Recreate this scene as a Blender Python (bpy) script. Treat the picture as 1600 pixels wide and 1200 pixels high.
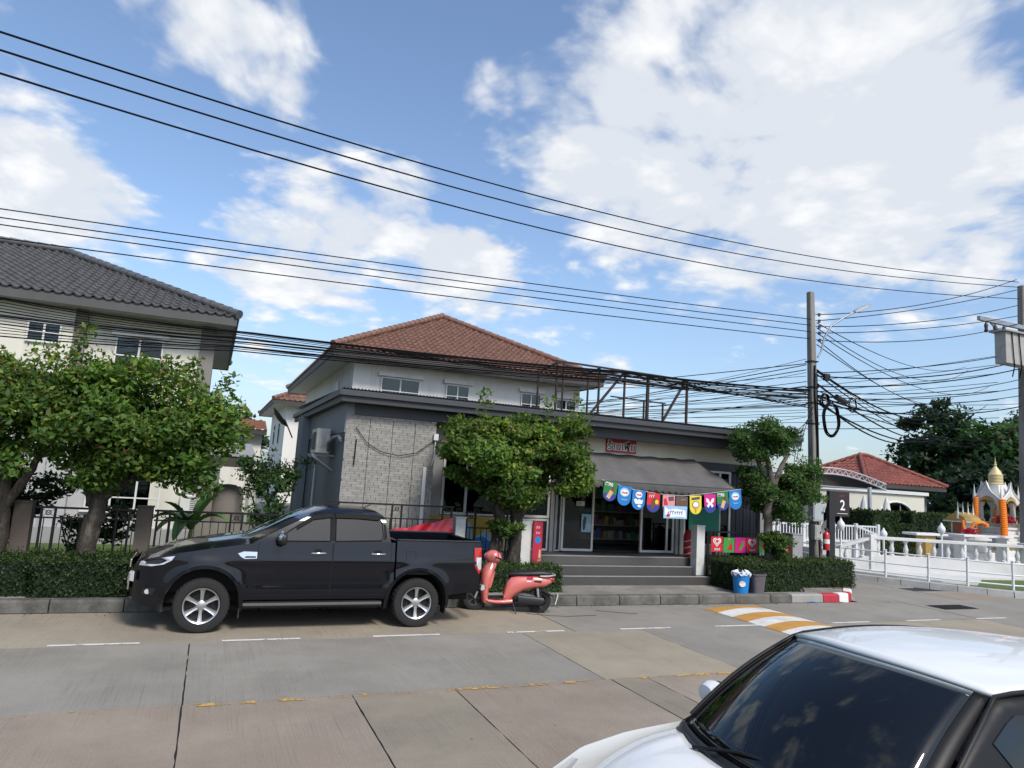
import bpy, bmesh, math, random
import numpy as np
from mathutils import Vector, Matrix
random.seed(7); rng = np.random.default_rng(11)
R = math.radians; PI = math.pi
for o in list(bpy.data.objects): bpy.data.objects.remove(o)
S = bpy.context.scene; COL = S.collection
# ------------------------------------------------------------------ camera
FOC, YAW, PITCH, ROLL, EYE = 1089.51, 0.39716, 0.13353, 0.06325, 2.4427
F = Vector((math.sin(YAW)*math.cos(PITCH), math.cos(YAW)*math.cos(PITCH), math.sin(PITCH)))
Rt = Vector((math.cos(YAW), -math.sin(YAW), 0)); Up = Rt.cross(F)
R2 = math.cos(ROLL)*Rt + math.sin(ROLL)*Up; U2 = -math.sin(ROLL)*Rt + math.cos(ROLL)*Up
cd = bpy.data.cameras.new('camera'); cam = bpy.data.objects.new('camera', cd); COL.objects.link(cam)
cam.matrix_world = Matrix(((R2.x, U2.x, -F.x, 0), (R2.y, U2.y, -F.y, 0), (R2.z, U2.z, -F.z, EYE), (0, 0, 0, 1)))
cd.sensor_width = 36.0; cd.lens = 36.0*FOC/1600; cd.clip_start = 0.05; cd.clip_end = 3000
S.camera = cam
# ------------------------------------------------------------------ world, sun, exposure
SUN_EL, SUN_AZ = R(47), R(168)          # azimuth clockwise from +Y
w = bpy.data.worlds.new('World'); S.world = w; w.use_nodes = True
nt = w.node_tree; nt.nodes.clear(); L = nt.links.new
def N(t, **k):
    n = nt.nodes.new(t)
    for a, b in k.items(): setattr(n, a, b)
    return n
out = N('ShaderNodeOutputWorld'); sky = N('ShaderNodeTexSky', sky_type='NISHITA', sun_disc=False)
sky.sun_elevation = SUN_EL; sky.sun_rotation = SUN_AZ; sky.altitude = 0; sky.air_density = 1.0; sky.dust_density = 1.4; sky.ozone_density = 2.6
bg = N('ShaderNodeBackground'); bg.inputs[1].default_value = 0.115; L(sky.outputs[0], bg.inputs[0])
bgc = N('ShaderNodeBackground'); bgc.inputs[1].default_value = 0.575
tc = N('ShaderNodeTexCoord')
sep = N('ShaderNodeSeparateXYZ'); L(tc.outputs['Generated'], sep.inputs[0])
def mth(op, a, b=None, c=None, clamp=False):
    n = N('ShaderNodeMath', operation=op); n.use_clamp = clamp
    for i, q in enumerate((a, b, c)):
        if q is None: continue
        if isinstance(q, (int, float)): n.inputs[i].default_value = q
        else: L(q, n.inputs[i])
    return n.outputs[0]
zz = mth('ADD', mth('MAXIMUM', sep.outputs[2], 0.0), 0.22)
cmb = N('ShaderNodeCombineXYZ'); L(mth('DIVIDE', sep.outputs[0], zz), cmb.inputs[0]); L(mth('DIVIDE', sep.outputs[1], zz), cmb.inputs[1])
def noise(scale, detail, rough=0.55, off=(0, 0, 0), dist=0.0):
    mp = N('ShaderNodeMapping'); L(cmb.outputs[0], mp.inputs[0]); mp.inputs[1].default_value = off
    n = N('ShaderNodeTexNoise'); n.inputs['Scale'].default_value = scale; n.inputs['Detail'].default_value = detail
    n.inputs['Roughness'].default_value = rough; n.inputs['Distortion'].default_value = dist; L(mp.outputs[0], n.inputs[0]); return n.outputs[0]
n1 = noise(2.1, 14, 0.62, (3.1, 1.7, 0.4), 0.35); n2 = noise(7.5, 10, 0.62, (1, 5, 2)); n3 = noise(0.55, 2, 0.5, (7.7, 2.2, 0))
def vor(scale, detail, off):
    mp = N('ShaderNodeMapping'); mp.inputs[1].default_value = off
    wv = N('ShaderNodeVectorMath', operation='MULTIPLY_ADD'); L(wn.outputs['Color'], wv.inputs[0]); wv.inputs[1].default_value = (.22, .22, 0); L(cmb.outputs[0], wv.inputs[2]); L(wv.outputs[0], mp.inputs[0])
    v = N('ShaderNodeTexVoronoi', feature='SMOOTH_F1', voronoi_dimensions='2D'); v.inputs['Scale'].default_value = scale; v.inputs['Detail'].default_value = detail; v.inputs['Roughness'].default_value = .55; v.inputs['Smoothness'].default_value = .35; L(mp.outputs[0], v.inputs[0]); return v.outputs['Distance']
wn = N('ShaderNodeTexNoise'); wn.inputs['Scale'].default_value = 3.0; wn.inputs['Detail'].default_value = 4; L(cmb.outputs[0], wn.inputs[0])
puff = vor(4.2, 3.5, (2.3, .7, 0))
n1b = noise(2.1, 6, 0.62, (3.1+.10, 1.7+.16, 0.4), 0.35)
cover = mth('MULTIPLY_ADD', n3, 0.30, -0.16)
# the clouds of the day: azimuth, elevation, angular radius, amount
for az, el, rad, amt in ((41.8, 28.9, 18, 0.46), (55.5, 30.4, 17, 0.38), (24.6, 28.9, 9, 0.38), (32.6, 23.8, 8, 0.2), (52.8, 20.6, 12, 0.32), (11.8, 17.9, 10, 0.46), (3.2, 17.4, 7, 0.34), (19.5, 16.3, 6, 0.28), (-14.5, 19.1, 8, 0.34), (-10.7, 15.5, 7, 0.26), (-3.6, 29.1, 8, 0.17), (2.5, 27.5, 6, 0.14), (2.8, 11.9, 6, 0.12), (-8.7, 30.0, 6, 0.1), (-15.2, 26.1, 8, -0.22), (-11.6, 24.6, 5, -0.16), (10.8, 32.9, 8, -0.18), (9.9, 26.6, 6, -0.24), (36.1, 14.4, 7, -0.08), (-4.4, 21.9, 6, -0.22), (13.1, 9.0, 10, -0.15), (47.7, 3.7, 14, -0.14), (59.5, 22.5, 4, -0.2)):
    d = (math.sin(R(az))*math.cos(R(el)), math.cos(R(az))*math.cos(R(el)), math.sin(R(el))); dp = N('ShaderNodeVectorMath', operation='DOT_PRODUCT'); L(tc.outputs['Generated'], dp.inputs[0]); dp.inputs[1].default_value = d
    mr = N('ShaderNodeMapRange', interpolation_type='SMOOTHSTEP'); L(dp.outputs['Value'], mr.inputs[0])
    mr.inputs[1].default_value = math.cos(R(rad)); mr.inputs[2].default_value = 1.0; mr.inputs[3].default_value = 0; mr.inputs[4].default_value = amt
    cover = mth('ADD', cover, mr.outputs[0])
dens = mth('ADD', mth('ADD', mth('MULTIPLY_ADD', n1, 1.55, -0.275), mth('ADD', mth('MULTIPLY_ADD', n2, 0.20, -0.10), mth('MULTIPLY_ADD', puff, -0.50, 0.325))), mth('MULTIPLY', cover, 0.95))
mk = N('ShaderNodeMapRange', interpolation_type='SMOOTHSTEP'); L(dens, mk.inputs[0]); mk.inputs[1].default_value = 0.44; mk.inputs[2].default_value = 0.84
mk.inputs[3].default_value = 0.0; mk.inputs[4].default_value = 0.95
cr = N('ShaderNodeValToRGB'); L(mth('ADD', mth('ADD', mth('MULTIPLY', puff, 0.42), mth('MULTIPLY', mth('MINIMUM', dens, 0.85), 0.12)), mth('ADD', mth('MULTIPLY', n2, 0.42), mth('MULTIPLY_ADD', mth('SUBTRACT', n1b, n1), 1.2, 0.0))), cr.inputs[0])
cr.color_ramp.elements[0].position = 0.36; cr.color_ramp.elements[0].color = (1.0, 1.0, 1.0, 1); cr.color_ramp.elements[1].position = 0.66; cr.color_ramp.elements[1].color = (0.75, 0.79, 0.85, 1)
L(cr.outputs[0], bgc.inputs[0])
# thin haze towards the horizon
hz = N('ShaderNodeMapRange', interpolation_type='SMOOTHSTEP'); L(sep.outputs[2], hz.inputs[0]); hz.inputs[1].default_value = 0.0; hz.inputs[2].default_value = 0.36; hz.inputs[3].default_value = 0.36; hz.inputs[4].default_value = 0.0
bgh = N('ShaderNodeBackground'); bgh.inputs[0].default_value = (0.52, 0.68, 0.88, 1); bgh.inputs[1].default_value = 0.36
mh = N('ShaderNodeMixShader'); L(hz.outputs[0], mh.inputs[0]); L(bg.outputs[0], mh.inputs[1]); L(bgh.outputs[0], mh.inputs[2])
mx = N('ShaderNodeMixShader'); L(mk.outputs[0], mx.inputs[0]); L(mh.outputs[0], mx.inputs[1]); L(bgc.outputs[0], mx.inputs[2]); L(mx.outputs[0], out.inputs[0])
w.cycles.sampling_method = 'MANUAL'; w.cycles.sample_map_resolution = 256
sd = bpy.data.lights.new('sun', 'SUN'); sd.energy = 2.0; sd.angle = R(14); sd.color = (1.0, 0.95, 0.88)
sun = bpy.data.objects.new('sun', sd); COL.objects.link(sun)
sdir = Vector((math.sin(SUN_AZ)*math.cos(SUN_EL), math.cos(SUN_AZ)*math.cos(SUN_EL), math.sin(SUN_EL)))
sun.rotation_euler = sdir.to_track_quat('Z', 'Y').to_euler()
S.view_settings.view_transform = 'Standard'; S.view_settings.look = 'None'; S.view_settings.gamma = 1; S.view_settings.use_curve_mapping = False
S.view_settings.exposure = 0.85
S.cycles.max_bounces = 6; S.cycles.transparent_max_bounces = 12; S.cycles.caustics_reflective = False; S.cycles.caustics_refractive = False
# ------------------------------------------------------------------ helpers
MATS = {}
def mat(name, col, rough=0.6, metal=0.0, var=0.12, scale=2.5, bump=0.0, bscale=40.0, coat=0.0, col2=None, c2=0.5, stretch=None, spec=0.5, attr=None, emit=None, trans=0.0):
    """plain surface: base colour with large and fine irregularity, optional second colour in blotches, optional relief"""
    if name in MATS: return MATS[name]
    m = bpy.data.materials.new(name); m.use_nodes = True; t = m.node_tree; b = t.nodes['Principled BSDF']; l = t.links.new
    b.inputs['Roughness'].default_value = rough; b.inputs['Metallic'].default_value = metal; b.inputs['Specular IOR Level'].default_value = spec
    b.inputs['Coat Weight'].default_value = coat; b.inputs['Coat Roughness'].default_value = 0.04
    tx = t.nodes.new('ShaderNodeTexCoord'); mp = t.nodes.new('ShaderNodeMapping'); l(tx.outputs['Object'], mp.inputs[0])
    if stretch: mp.inputs[3].default_value = stretch
    n = t.nodes.new('ShaderNodeTexNoise'); n.inputs['Scale'].default_value = scale; n.inputs['Detail'].default_value = 8; n.inputs['Roughness'].default_value = 0.65; l(mp.outputs[0], n.inputs[0])
    c1 = t.nodes.new('ShaderNodeMapRange'); l(n.outputs[0], c1.inputs[0]); c1.inputs[1].default_value = 0.25; c1.inputs[2].default_value = 0.75; c1.inputs[3].default_value = 1-var; c1.inputs[4].default_value = 1+var
    mixc = t.nodes.new('ShaderNodeMix'); mixc.data_type = 'RGBA'; mixc.blend_type = 'MULTIPLY'; mixc.inputs[0].default_value = 1.0
    mixc.inputs[6].default_value = (*col, 1)
    if attr:
        a = t.nodes.new('ShaderNodeAttribute'); a.attribute_name = attr; l(a.outputs['Color'], mixc.inputs[6])
    cc = t.nodes.new('ShaderNodeCombineColor')
    for i in range(3): l(c1.outputs[0], cc.inputs[i])
    src = None
    if col2:
        n_ = t.nodes.new('ShaderNodeTexNoise'); n_.inputs['Scale'].default_value = scale*0.6; n_.inputs['Detail'].default_value = 10; n_.inputs['Roughness'].default_value = 0.7
        mp2 = t.nodes.new('ShaderNodeMapping'); l(tx.outputs['Object'], mp2.inputs[0]); mp2.inputs[1].default_value = (5.3, 1.9, 8.8)
        if stretch: mp2.inputs[3].default_value = stretch
        l(mp2.outputs[0], n_.inputs[0])
        rm = t.nodes.new('ShaderNodeMapRange'); l(n_.outputs[0], rm.inputs[0]); rm.inputs[1].default_value = c2-0.08; rm.inputs[2].default_value = c2+0.12
        m2 = t.nodes.new('ShaderNodeMix'); m2.data_type = 'RGBA'; m2.inputs[6].default_value = (*col, 1); m2.inputs[7].default_value = (*col2, 1); l(rm.outputs[0], m2.inputs[0]); l(m2.outputs[2], mixc.inputs[6])
    l(cc.outputs[0], mixc.inputs[7]); l(mixc.outputs[2], b.inputs['Base Color'])
    if bump:
        n4 = t.nodes.new('ShaderNodeTexNoise'); n4.inputs['Scale'].default_value = bscale; n4.inputs['Detail'].default_value = 6; l(mp.outputs[0], n4.inputs[0])
        bp = t.nodes.new('ShaderNodeBump'); bp.inputs['Strength'].default_value = bump; bp.inputs['Distance'].default_value = 0.02; l(n4.outputs[0], bp.inputs['Height']); l(bp.outputs[0], b.inputs['Normal'])
        r1 = t.nodes.new('ShaderNodeMapRange'); l(n4.outputs[0], r1.inputs[0]); r1.inputs[3].default_value = max(0, rough-0.12); r1.inputs[4].default_value = min(1, rough+0.12); l(r1.outputs[0], b.inputs['Roughness'])
    if emit: b.inputs['Emission Color'].default_value = (*emit, 1); b.inputs['Emission Strength'].default_value = 1
    MATS[name] = m; return m
def leafmat(name):
    if name in MATS: return MATS[name]
    m = bpy.data.materials.new(name); m.use_nodes = True; t = m.node_tree; b = t.nodes['Principled BSDF']; l = t.links.new
    a = t.nodes.new('ShaderNodeAttribute'); a.attribute_name = 'tint'; l(a.outputs['Color'], b.inputs['Base Color']); b.inputs['Roughness'].default_value = 0.55; b.inputs['Specular IOR Level'].default_value = 0.3
    tr = t.nodes.new('ShaderNodeBsdfTranslucent'); mm = t.nodes.new('ShaderNodeMix'); mm.data_type = 'RGBA'; mm.blend_type = 'MULTIPLY'; mm.inputs[0].default_value = 1; l(a.outputs['Color'], mm.inputs[6]); mm.inputs[7].default_value = (1.3, 1.5, 0.6, 1); l(mm.outputs[2], tr.inputs[0])
    ms = t.nodes.new('ShaderNodeMixShader'); ms.inputs[0].default_value = 0.36; o = t.nodes['Material Output']; l(b.outputs[0], ms.inputs[1]); l(tr.outputs[0], ms.inputs[2]); l(ms.outputs[0], o.inputs[0])
    MATS[name] = m; return m
def glassmat(name, tint=(0.55, 0.62, 0.62), refl=1.0, dark=0.0, body=(0.01, 0.015, 0.02)):
    """window pane: mirror-like by angle, otherwise see-through (or tinted almost black)"""
    if name in MATS: return MATS[name]
    m = bpy.data.materials.new(name); m.use_nodes = True; t = m.node_tree; l = t.links.new; t.nodes.remove(t.nodes['Principled BSDF']); o = t.nodes['Material Output']
    tp = t.nodes.new('ShaderNodeBsdfTransparent'); tp.inputs[0].default_value = (*tint, 1)
    df = t.nodes.new('ShaderNodeBsdfDiffuse'); df.inputs[0].default_value = (*body, 1)
    m0 = t.nodes.new('ShaderNodeMixShader'); m0.inputs[0].default_value = dark; l(tp.outputs[0], m0.inputs[1]); l(df.outputs[0], m0.inputs[2])
    gl = t.nodes.new('ShaderNodeBsdfGlossy'); gl.inputs['Roughness'].default_value = 0.015; gl.inputs[0].default_value = (refl*.93, refl, min(1, refl*1.08), 1)
    fr = t.nodes.new('ShaderNodeFresnel'); fr.inputs[0].default_value = 1.52
    tx = t.nodes.new('ShaderNodeTexCoord'); nn = t.nodes.new('ShaderNodeTexNoise'); nn.inputs['Scale'].default_value = 1.3; nn.inputs['Detail'].default_value = 1; l(tx.outputs['Object'], nn.inputs[0])
    bp = t.nodes.new('ShaderNodeBump'); bp.inputs['Strength'].default_value = 0.03; bp.inputs['Distance'].default_value = 0.05; l(nn.outputs[0], bp.inputs['Height']); l(bp.outputs[0], gl.inputs['Normal'])
    m1 = t.nodes.new('ShaderNodeMixShader'); l(fr.outputs[0], m1.inputs[0]); l(m0.outputs[0], m1.inputs[1]); l(gl.outputs[0], m1.inputs[2]); l(m1.outputs[0], o.inputs[0])
    MATS[name] = m; return m

def V3(p): return np.array(p, float)
class MB:
    def __init__(s): s.v = []; s.f = []; s.m = []; s.mi = 0
    def add(s, vs, fs):
        k = len(s.v); s.v += [tuple(map(float, q)) for q in vs]; s.f += [tuple(i+k for i in f) for f in fs]; s.m += [s.mi]*len(fs); return s
    def box(s, a, b):
        x0, y0, z0 = map(min, zip(a, b)); x1, y1, z1 = map(max, zip(a, b))
        return s.add([(x0,y0,z0),(x1,y0,z0),(x1,y1,z0),(x0,y1,z0),(x0,y0,z1),(x1,y0,z1),(x1,y1,z1),(x0,y1,z1)], [(3,2,1,0),(4,5,6,7),(0,1,5,4),(1,2,6,5),(2,3,7,6),(3,0,4,7)])
    def bar(s, p, q, w, h=None, up=(0, 0, 1)):
        """box beam from p to q"""
        h = h or w; p, q = Vector(p), Vector(q); d = (q-p).normalized(); u = Vector(up)
        if abs(d.dot(u)) > 0.98: u = Vector((1, 0, 0))
        r = d.cross(u).normalized()*(w/2); u = r.cross(d).normalized()*(h/2)
        return s.add([p-r-u, p+r-u, p+r+u, p-r+u, q-r-u, q+r-u, q+r+u, q-r+u], [(0,1,2,3),(7,6,5,4),(4,5,1,0),(5,6,2,1),(6,7,3,2),(7,4,0,3)])
    def cyl(s, p, q, r0, r1=None, n=12, caps=True):
        r1 = r0 if r1 is None else r1; p, q = Vector(p), Vector(q); d = (q-p).normalized(); u = Vector((0,0,1)) if abs(d.z) < 0.9 else Vector((1,0,0))
        a = d.cross(u).normalized(); b = d.cross(a); vs = []
        for c, r in ((p, r0), (q, r1)):
            for i in range(n): t = 2*PI*i/n; vs.append(c+(a*math.cos(t)+b*math.sin(t))*r)
        fs = [(i, i+n, (i+1) % n+n, (i+1) % n) for i in range(n)]
        if caps: fs += [tuple(range(n)), tuple(range(2*n-1, n-1, -1))]
        return s.add(vs, fs)
    def tube(s, pts, r, n=6, closed=False, caps=True):
        pts = [Vector(p) for p in pts]; m = len(pts); rr = r if isinstance(r, (list, tuple)) else [r]*m; vs = []
        ref = None
        for i, p in enumerate(pts):
            if closed: d = pts[(i+1) % m]-pts[i-1]
            else: d = pts[min(i+1, m-1)]-pts[max(i-1, 0)]
            d.normalize()
            if ref is None:
                u = Vector((0,0,1)) if abs(d.z) < 0.9 else Vector((1,0,0)); ref = d.cross(u).normalized()
            ref = (ref-d*ref.dot(d)).normalized(); b = d.cross(ref)
            for k in range(n): t = 2*PI*k/n; vs.append(p+(ref*math.cos(t)+b*math.sin(t))*rr[i])
        fs = []
        for i in range(m if closed else m-1):
            j = (i+1) % m
            fs += [(i*n+k, i*n+(k+1) % n, j*n+(k+1) % n, j*n+k) for k in range(n)]
        if caps and not closed: fs += [tuple(range(n-1, -1, -1)), tuple(range((m-1)*n, m*n))]
        return s.add(vs, fs)
    def lathe(s, prof, o=(0, 0, 0), n=16, axis='z', sq=0, caps=True):
        """prof: (radius, height) pairs; sq>0 gives a squared plan"""
        vs = []; o = Vector(o)
        for r, h in prof:
            for k in range(n):
                t = 2*PI*(k+0.5)/n; c, d = math.cos(t), math.sin(t); q = r
                if sq: q = r/((abs(c)**sq+abs(d)**sq)**(1/sq))
                p = (c*q, d*q, h) if axis == 'z' else ((c*q, h, d*q) if axis == 'y' else (h, c*q, d*q)); vs.append(o+Vector(p))
        m = len(prof); fs = []
        for i in range(m-1): fs += [(i*n+k, i*n+(k+1) % n, (i+1)*n+(k+1) % n, (i+1)*n+k) for k in range(n)]
        if caps: fs += [tuple(range(n-1, -1, -1)), tuple(range((m-1)*n, m*n))]
        if axis == 'y': fs = [f[::-1] for f in fs]
        return s.add(vs, fs)
    def prism(s, poly, axis, a, b):
        """2-D polygon pushed along an axis: 'x' (y,z), 'y' (x,z), 'z' (x,y)"""
        def P(q, c): return (c, q[0], q[1]) if axis == 'x' else ((q[0], c, q[1]) if axis == 'y' else (q[0], q[1], c))
        n = len(poly); vs = [P(q, a) for q in poly]+[P(q, b) for q in poly]
        return s.add(vs, [tuple(range(n)), tuple(range(2*n-1, n-1, -1))]+[(i, i+n, (i+1) % n+n, (i+1) % n) for i in range(n)])
    def loft(s, rings, closed=True, caps=True):
        n = len(rings[0]); vs = [p for r in rings for p in r]; fs = []
        for i in range(len(rings)-1): fs += [(i*n+k, i*n+(k+1) % n, (i+1)*n+(k+1) % n, (i+1)*n+k) for k in range(n if closed else n-1)]
        if caps and closed: fs += [tuple(range(n-1, -1, -1)), tuple(range((len(rings)-1)*n, len(rings)*n))]
        return s.add(vs, fs)
    def grid(s, fn, nu, nv):
        vs = [fn(i/nu, j/nv) for i in range(nu+1) for j in range(nv+1)]
        return s.add(vs, [(i*(nv+1)+j, (i+1)*(nv+1)+j, (i+1)*(nv+1)+j+1, i*(nv+1)+j+1) for i in range(nu) for j in range(nv)])
    def mesh(s, name, mats, off=(0, 0, 0), smooth=None, fix=True):
        me = bpy.data.meshes.new(name); o = V3(off)
        me.from_pydata((np.array(s.v)-o).tolist() if len(s.v) else [], [], s.f)
        for m in (mats if isinstance(mats, (list, tuple)) else [mats]): me.materials.append(m)
        if isinstance(mats, (list, tuple)): me.polygons.foreach_set('material_index', s.m)
        if fix and len(s.f) < 60000:
            b = bmesh.new(); b.from_mesh(me); bmesh.ops.recalc_face_normals(b, faces=b.faces); b.to_mesh(me); b.free()
        if smooth is not None:
            me.polygons.foreach_set('use_smooth', [True]*len(me.polygons)); me.set_sharp_from_angle(angle=R(smooth))
        me.update(); return me
    def build(s, name, mats, parent=None, smooth=None, bevel=0, world=True, kind=None, fix=True, solid=0, sub=0):
        """one mesh object; with a parent the world coordinates are made local to it"""
        off = rootloc(parent) if (parent is not None and world) else (0, 0, 0)
        o = bpy.data.objects.new(name, s.mesh(name, mats, off, smooth, fix)); COL.objects.link(o); o.parent = parent
        if solid: q = o.modifiers.new('solid', 'SOLIDIFY'); q.thickness = solid; q.offset = -1
        if sub: q = o.modifiers.new('sub', 'SUBSURF'); q.levels = sub; q.render_levels = sub
        if bevel: q = o.modifiers.new('bevel', 'BEVEL'); q.width = bevel; q.segments = 2; q.limit_method = 'ANGLE'; q.angle_limit = R(40)
        if kind: o['kind'] = kind
        return o
def rootloc(o):
    v = Vector((0, 0, 0))
    while o is not None: v = v+o.location; o = o.parent
    return v
def tag(o, label=None, cat=None, group=None, kind=None):
    if label: o['label'] = label
    if cat: o['category'] = cat
    if group: o['group'] = group
    if kind: o['kind'] = kind
    return o
def thing(name, label, cat, loc=(0, 0, 0), rz=0, group=None):
    o = bpy.data.objects.new(name, None); o.empty_display_size = 0.2; COL.objects.link(o); o.location = loc; o.rotation_euler = (0, 0, rz)
    return tag(o, label, cat, group)
def piece(name, me, parent, loc=(0, 0, 0), rot=(0, 0, 0), scale=(1, 1, 1)):
    """an object sharing mesh data, loc in world when the parent has no turn"""
    o = bpy.data.objects.new(name, me); COL.objects.link(o); o.parent = parent
    o.location = Vector(loc)-(rootloc(parent) if parent is not None else Vector((0, 0, 0))); o.rotation_euler = rot; o.scale = scale; return o
def copy_tree(o, parent=None):
    c = o.copy(); COL.objects.link(c); c.parent = parent
    for ch in list(o.children): copy_tree(ch, c)
    return c
def text_mesh(body, size, mt, depth=0.003, bold=0.0, align='CENTER'):
    cu = bpy.data.curves.new('lettering', 'FONT'); cu.body = body; cu.size = size; cu.extrude = depth; cu.offset = bold; cu.align_x = align; cu.align_y = 'CENTER'; cu.resolution_u = 3
    o = bpy.data.objects.new('lettering', cu); COL.objects.link(o); dg = bpy.context.evaluated_depsgraph_get()
    me = bpy.data.meshes.new_from_object(o.evaluated_get(dg)); bpy.data.objects.remove(o); bpy.data.curves.remove(cu)
    me.materials.clear(); me.materials.append(mt); return me
def letters(body, size, mt, parent, loc, rot=(PI/2, 0, 0), depth=0.003, bold=0.0, name='lettering', sx=1.0):
    return piece(name, text_mesh(body, size, mt, depth, bold), parent, loc, rot, (sx, 1, 1))
def leaves(name, pts, size, mt, parent=None, cols=None, off=(0, 0, 0), aspect=0.5, nrm=None, flat=0.0, droop=0.0, sub=None, kind=None):
    """a cloud of leaf blades: each a folded four-corner blade at its own point, turned its own way"""
    n = len(pts); pts = np.asarray(pts, float)-np.array(off); d = rng.normal(size=(n, 3)); d[:, 2] = d[:, 2]*(1-flat)-droop; d /= np.linalg.norm(d, axis=1)[:, None]
    u = rng.normal(size=(n, 3))
    if nrm is not None: u = u*0.55+nrm
    u = np.cross(d, u); u /= np.linalg.norm(u, axis=1)[:, None]+1e-9; nn = np.cross(d, u)
    ln = size*rng.uniform(0.65, 1.3, n)[:, None]; wd = ln*aspect
    a = pts-d*ln*0.5; b = pts+u*wd*0.5+nn*wd*0.18-d*ln*.05; c = pts+d*ln*0.5; e = pts-u*wd*0.5+nn*wd*0.18-d*ln*.05
    vs = np.stack([a, b, c, e], 1).reshape(-1, 3)
    me = bpy.data.meshes.new(name); me.vertices.add(4*n); me.vertices.foreach_set('co', vs.ravel())
    me.loops.add(4*n); me.loops.foreach_set('vertex_index', np.arange(4*n)); me.polygons.add(n); me.polygons.foreach_set('loop_start', np.arange(n)*4); me.polygons.foreach_set('loop_total', np.full(n, 4))
    at = me.attributes.new('tint', 'FLOAT_COLOR', 'FACE'); cc = np.ones((n, 4)); cc[:, :3] = cols; at.data.foreach_set('color', cc.ravel())
    me.materials.append(mt); me.update(); me.validate()
    o = bpy.data.objects.new(name, me); COL.objects.link(o); o.parent = parent
    if kind: o['kind'] = kind
    return o
def tints(n, base, spread=0.3, alt=None, pa=0.1):
    c = np.tile(np.array(base), (n, 1))*rng.uniform(1-spread, 1+spread, (n, 1))*rng.uniform(.92, 1.08, (n, 3))
    if alt is not None: k = rng.random(n) < pa; c[k] = np.array(alt)*rng.uniform(.7, 1.2, (k.sum(), 1))
    return np.clip(c, 0.003, 1)
def marks(parent, x, y, z, w_, h_, n, mt, name='print_marks'):
    """small unreadable print: a row of short strokes lying on a flat face that looks towards -y"""
    m = MB(); q = random.Random(int(x*91+z*57)+n); st = w_/n
    for i in range(n):
        a = x-w_/2+st*(i+.12); hh = h_*q.uniform(.6, 1); m.box((a, y-.0015, z-h_/2), (a+st*.28, y, z-h_/2+hh)); m.box((a, y-.0015, z-h_/2+hh-h_*.22), (a+st*.72, y, z-h_/2+hh))
    return m.build(name, mt, parent, world=False, kind='stuff')
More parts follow.
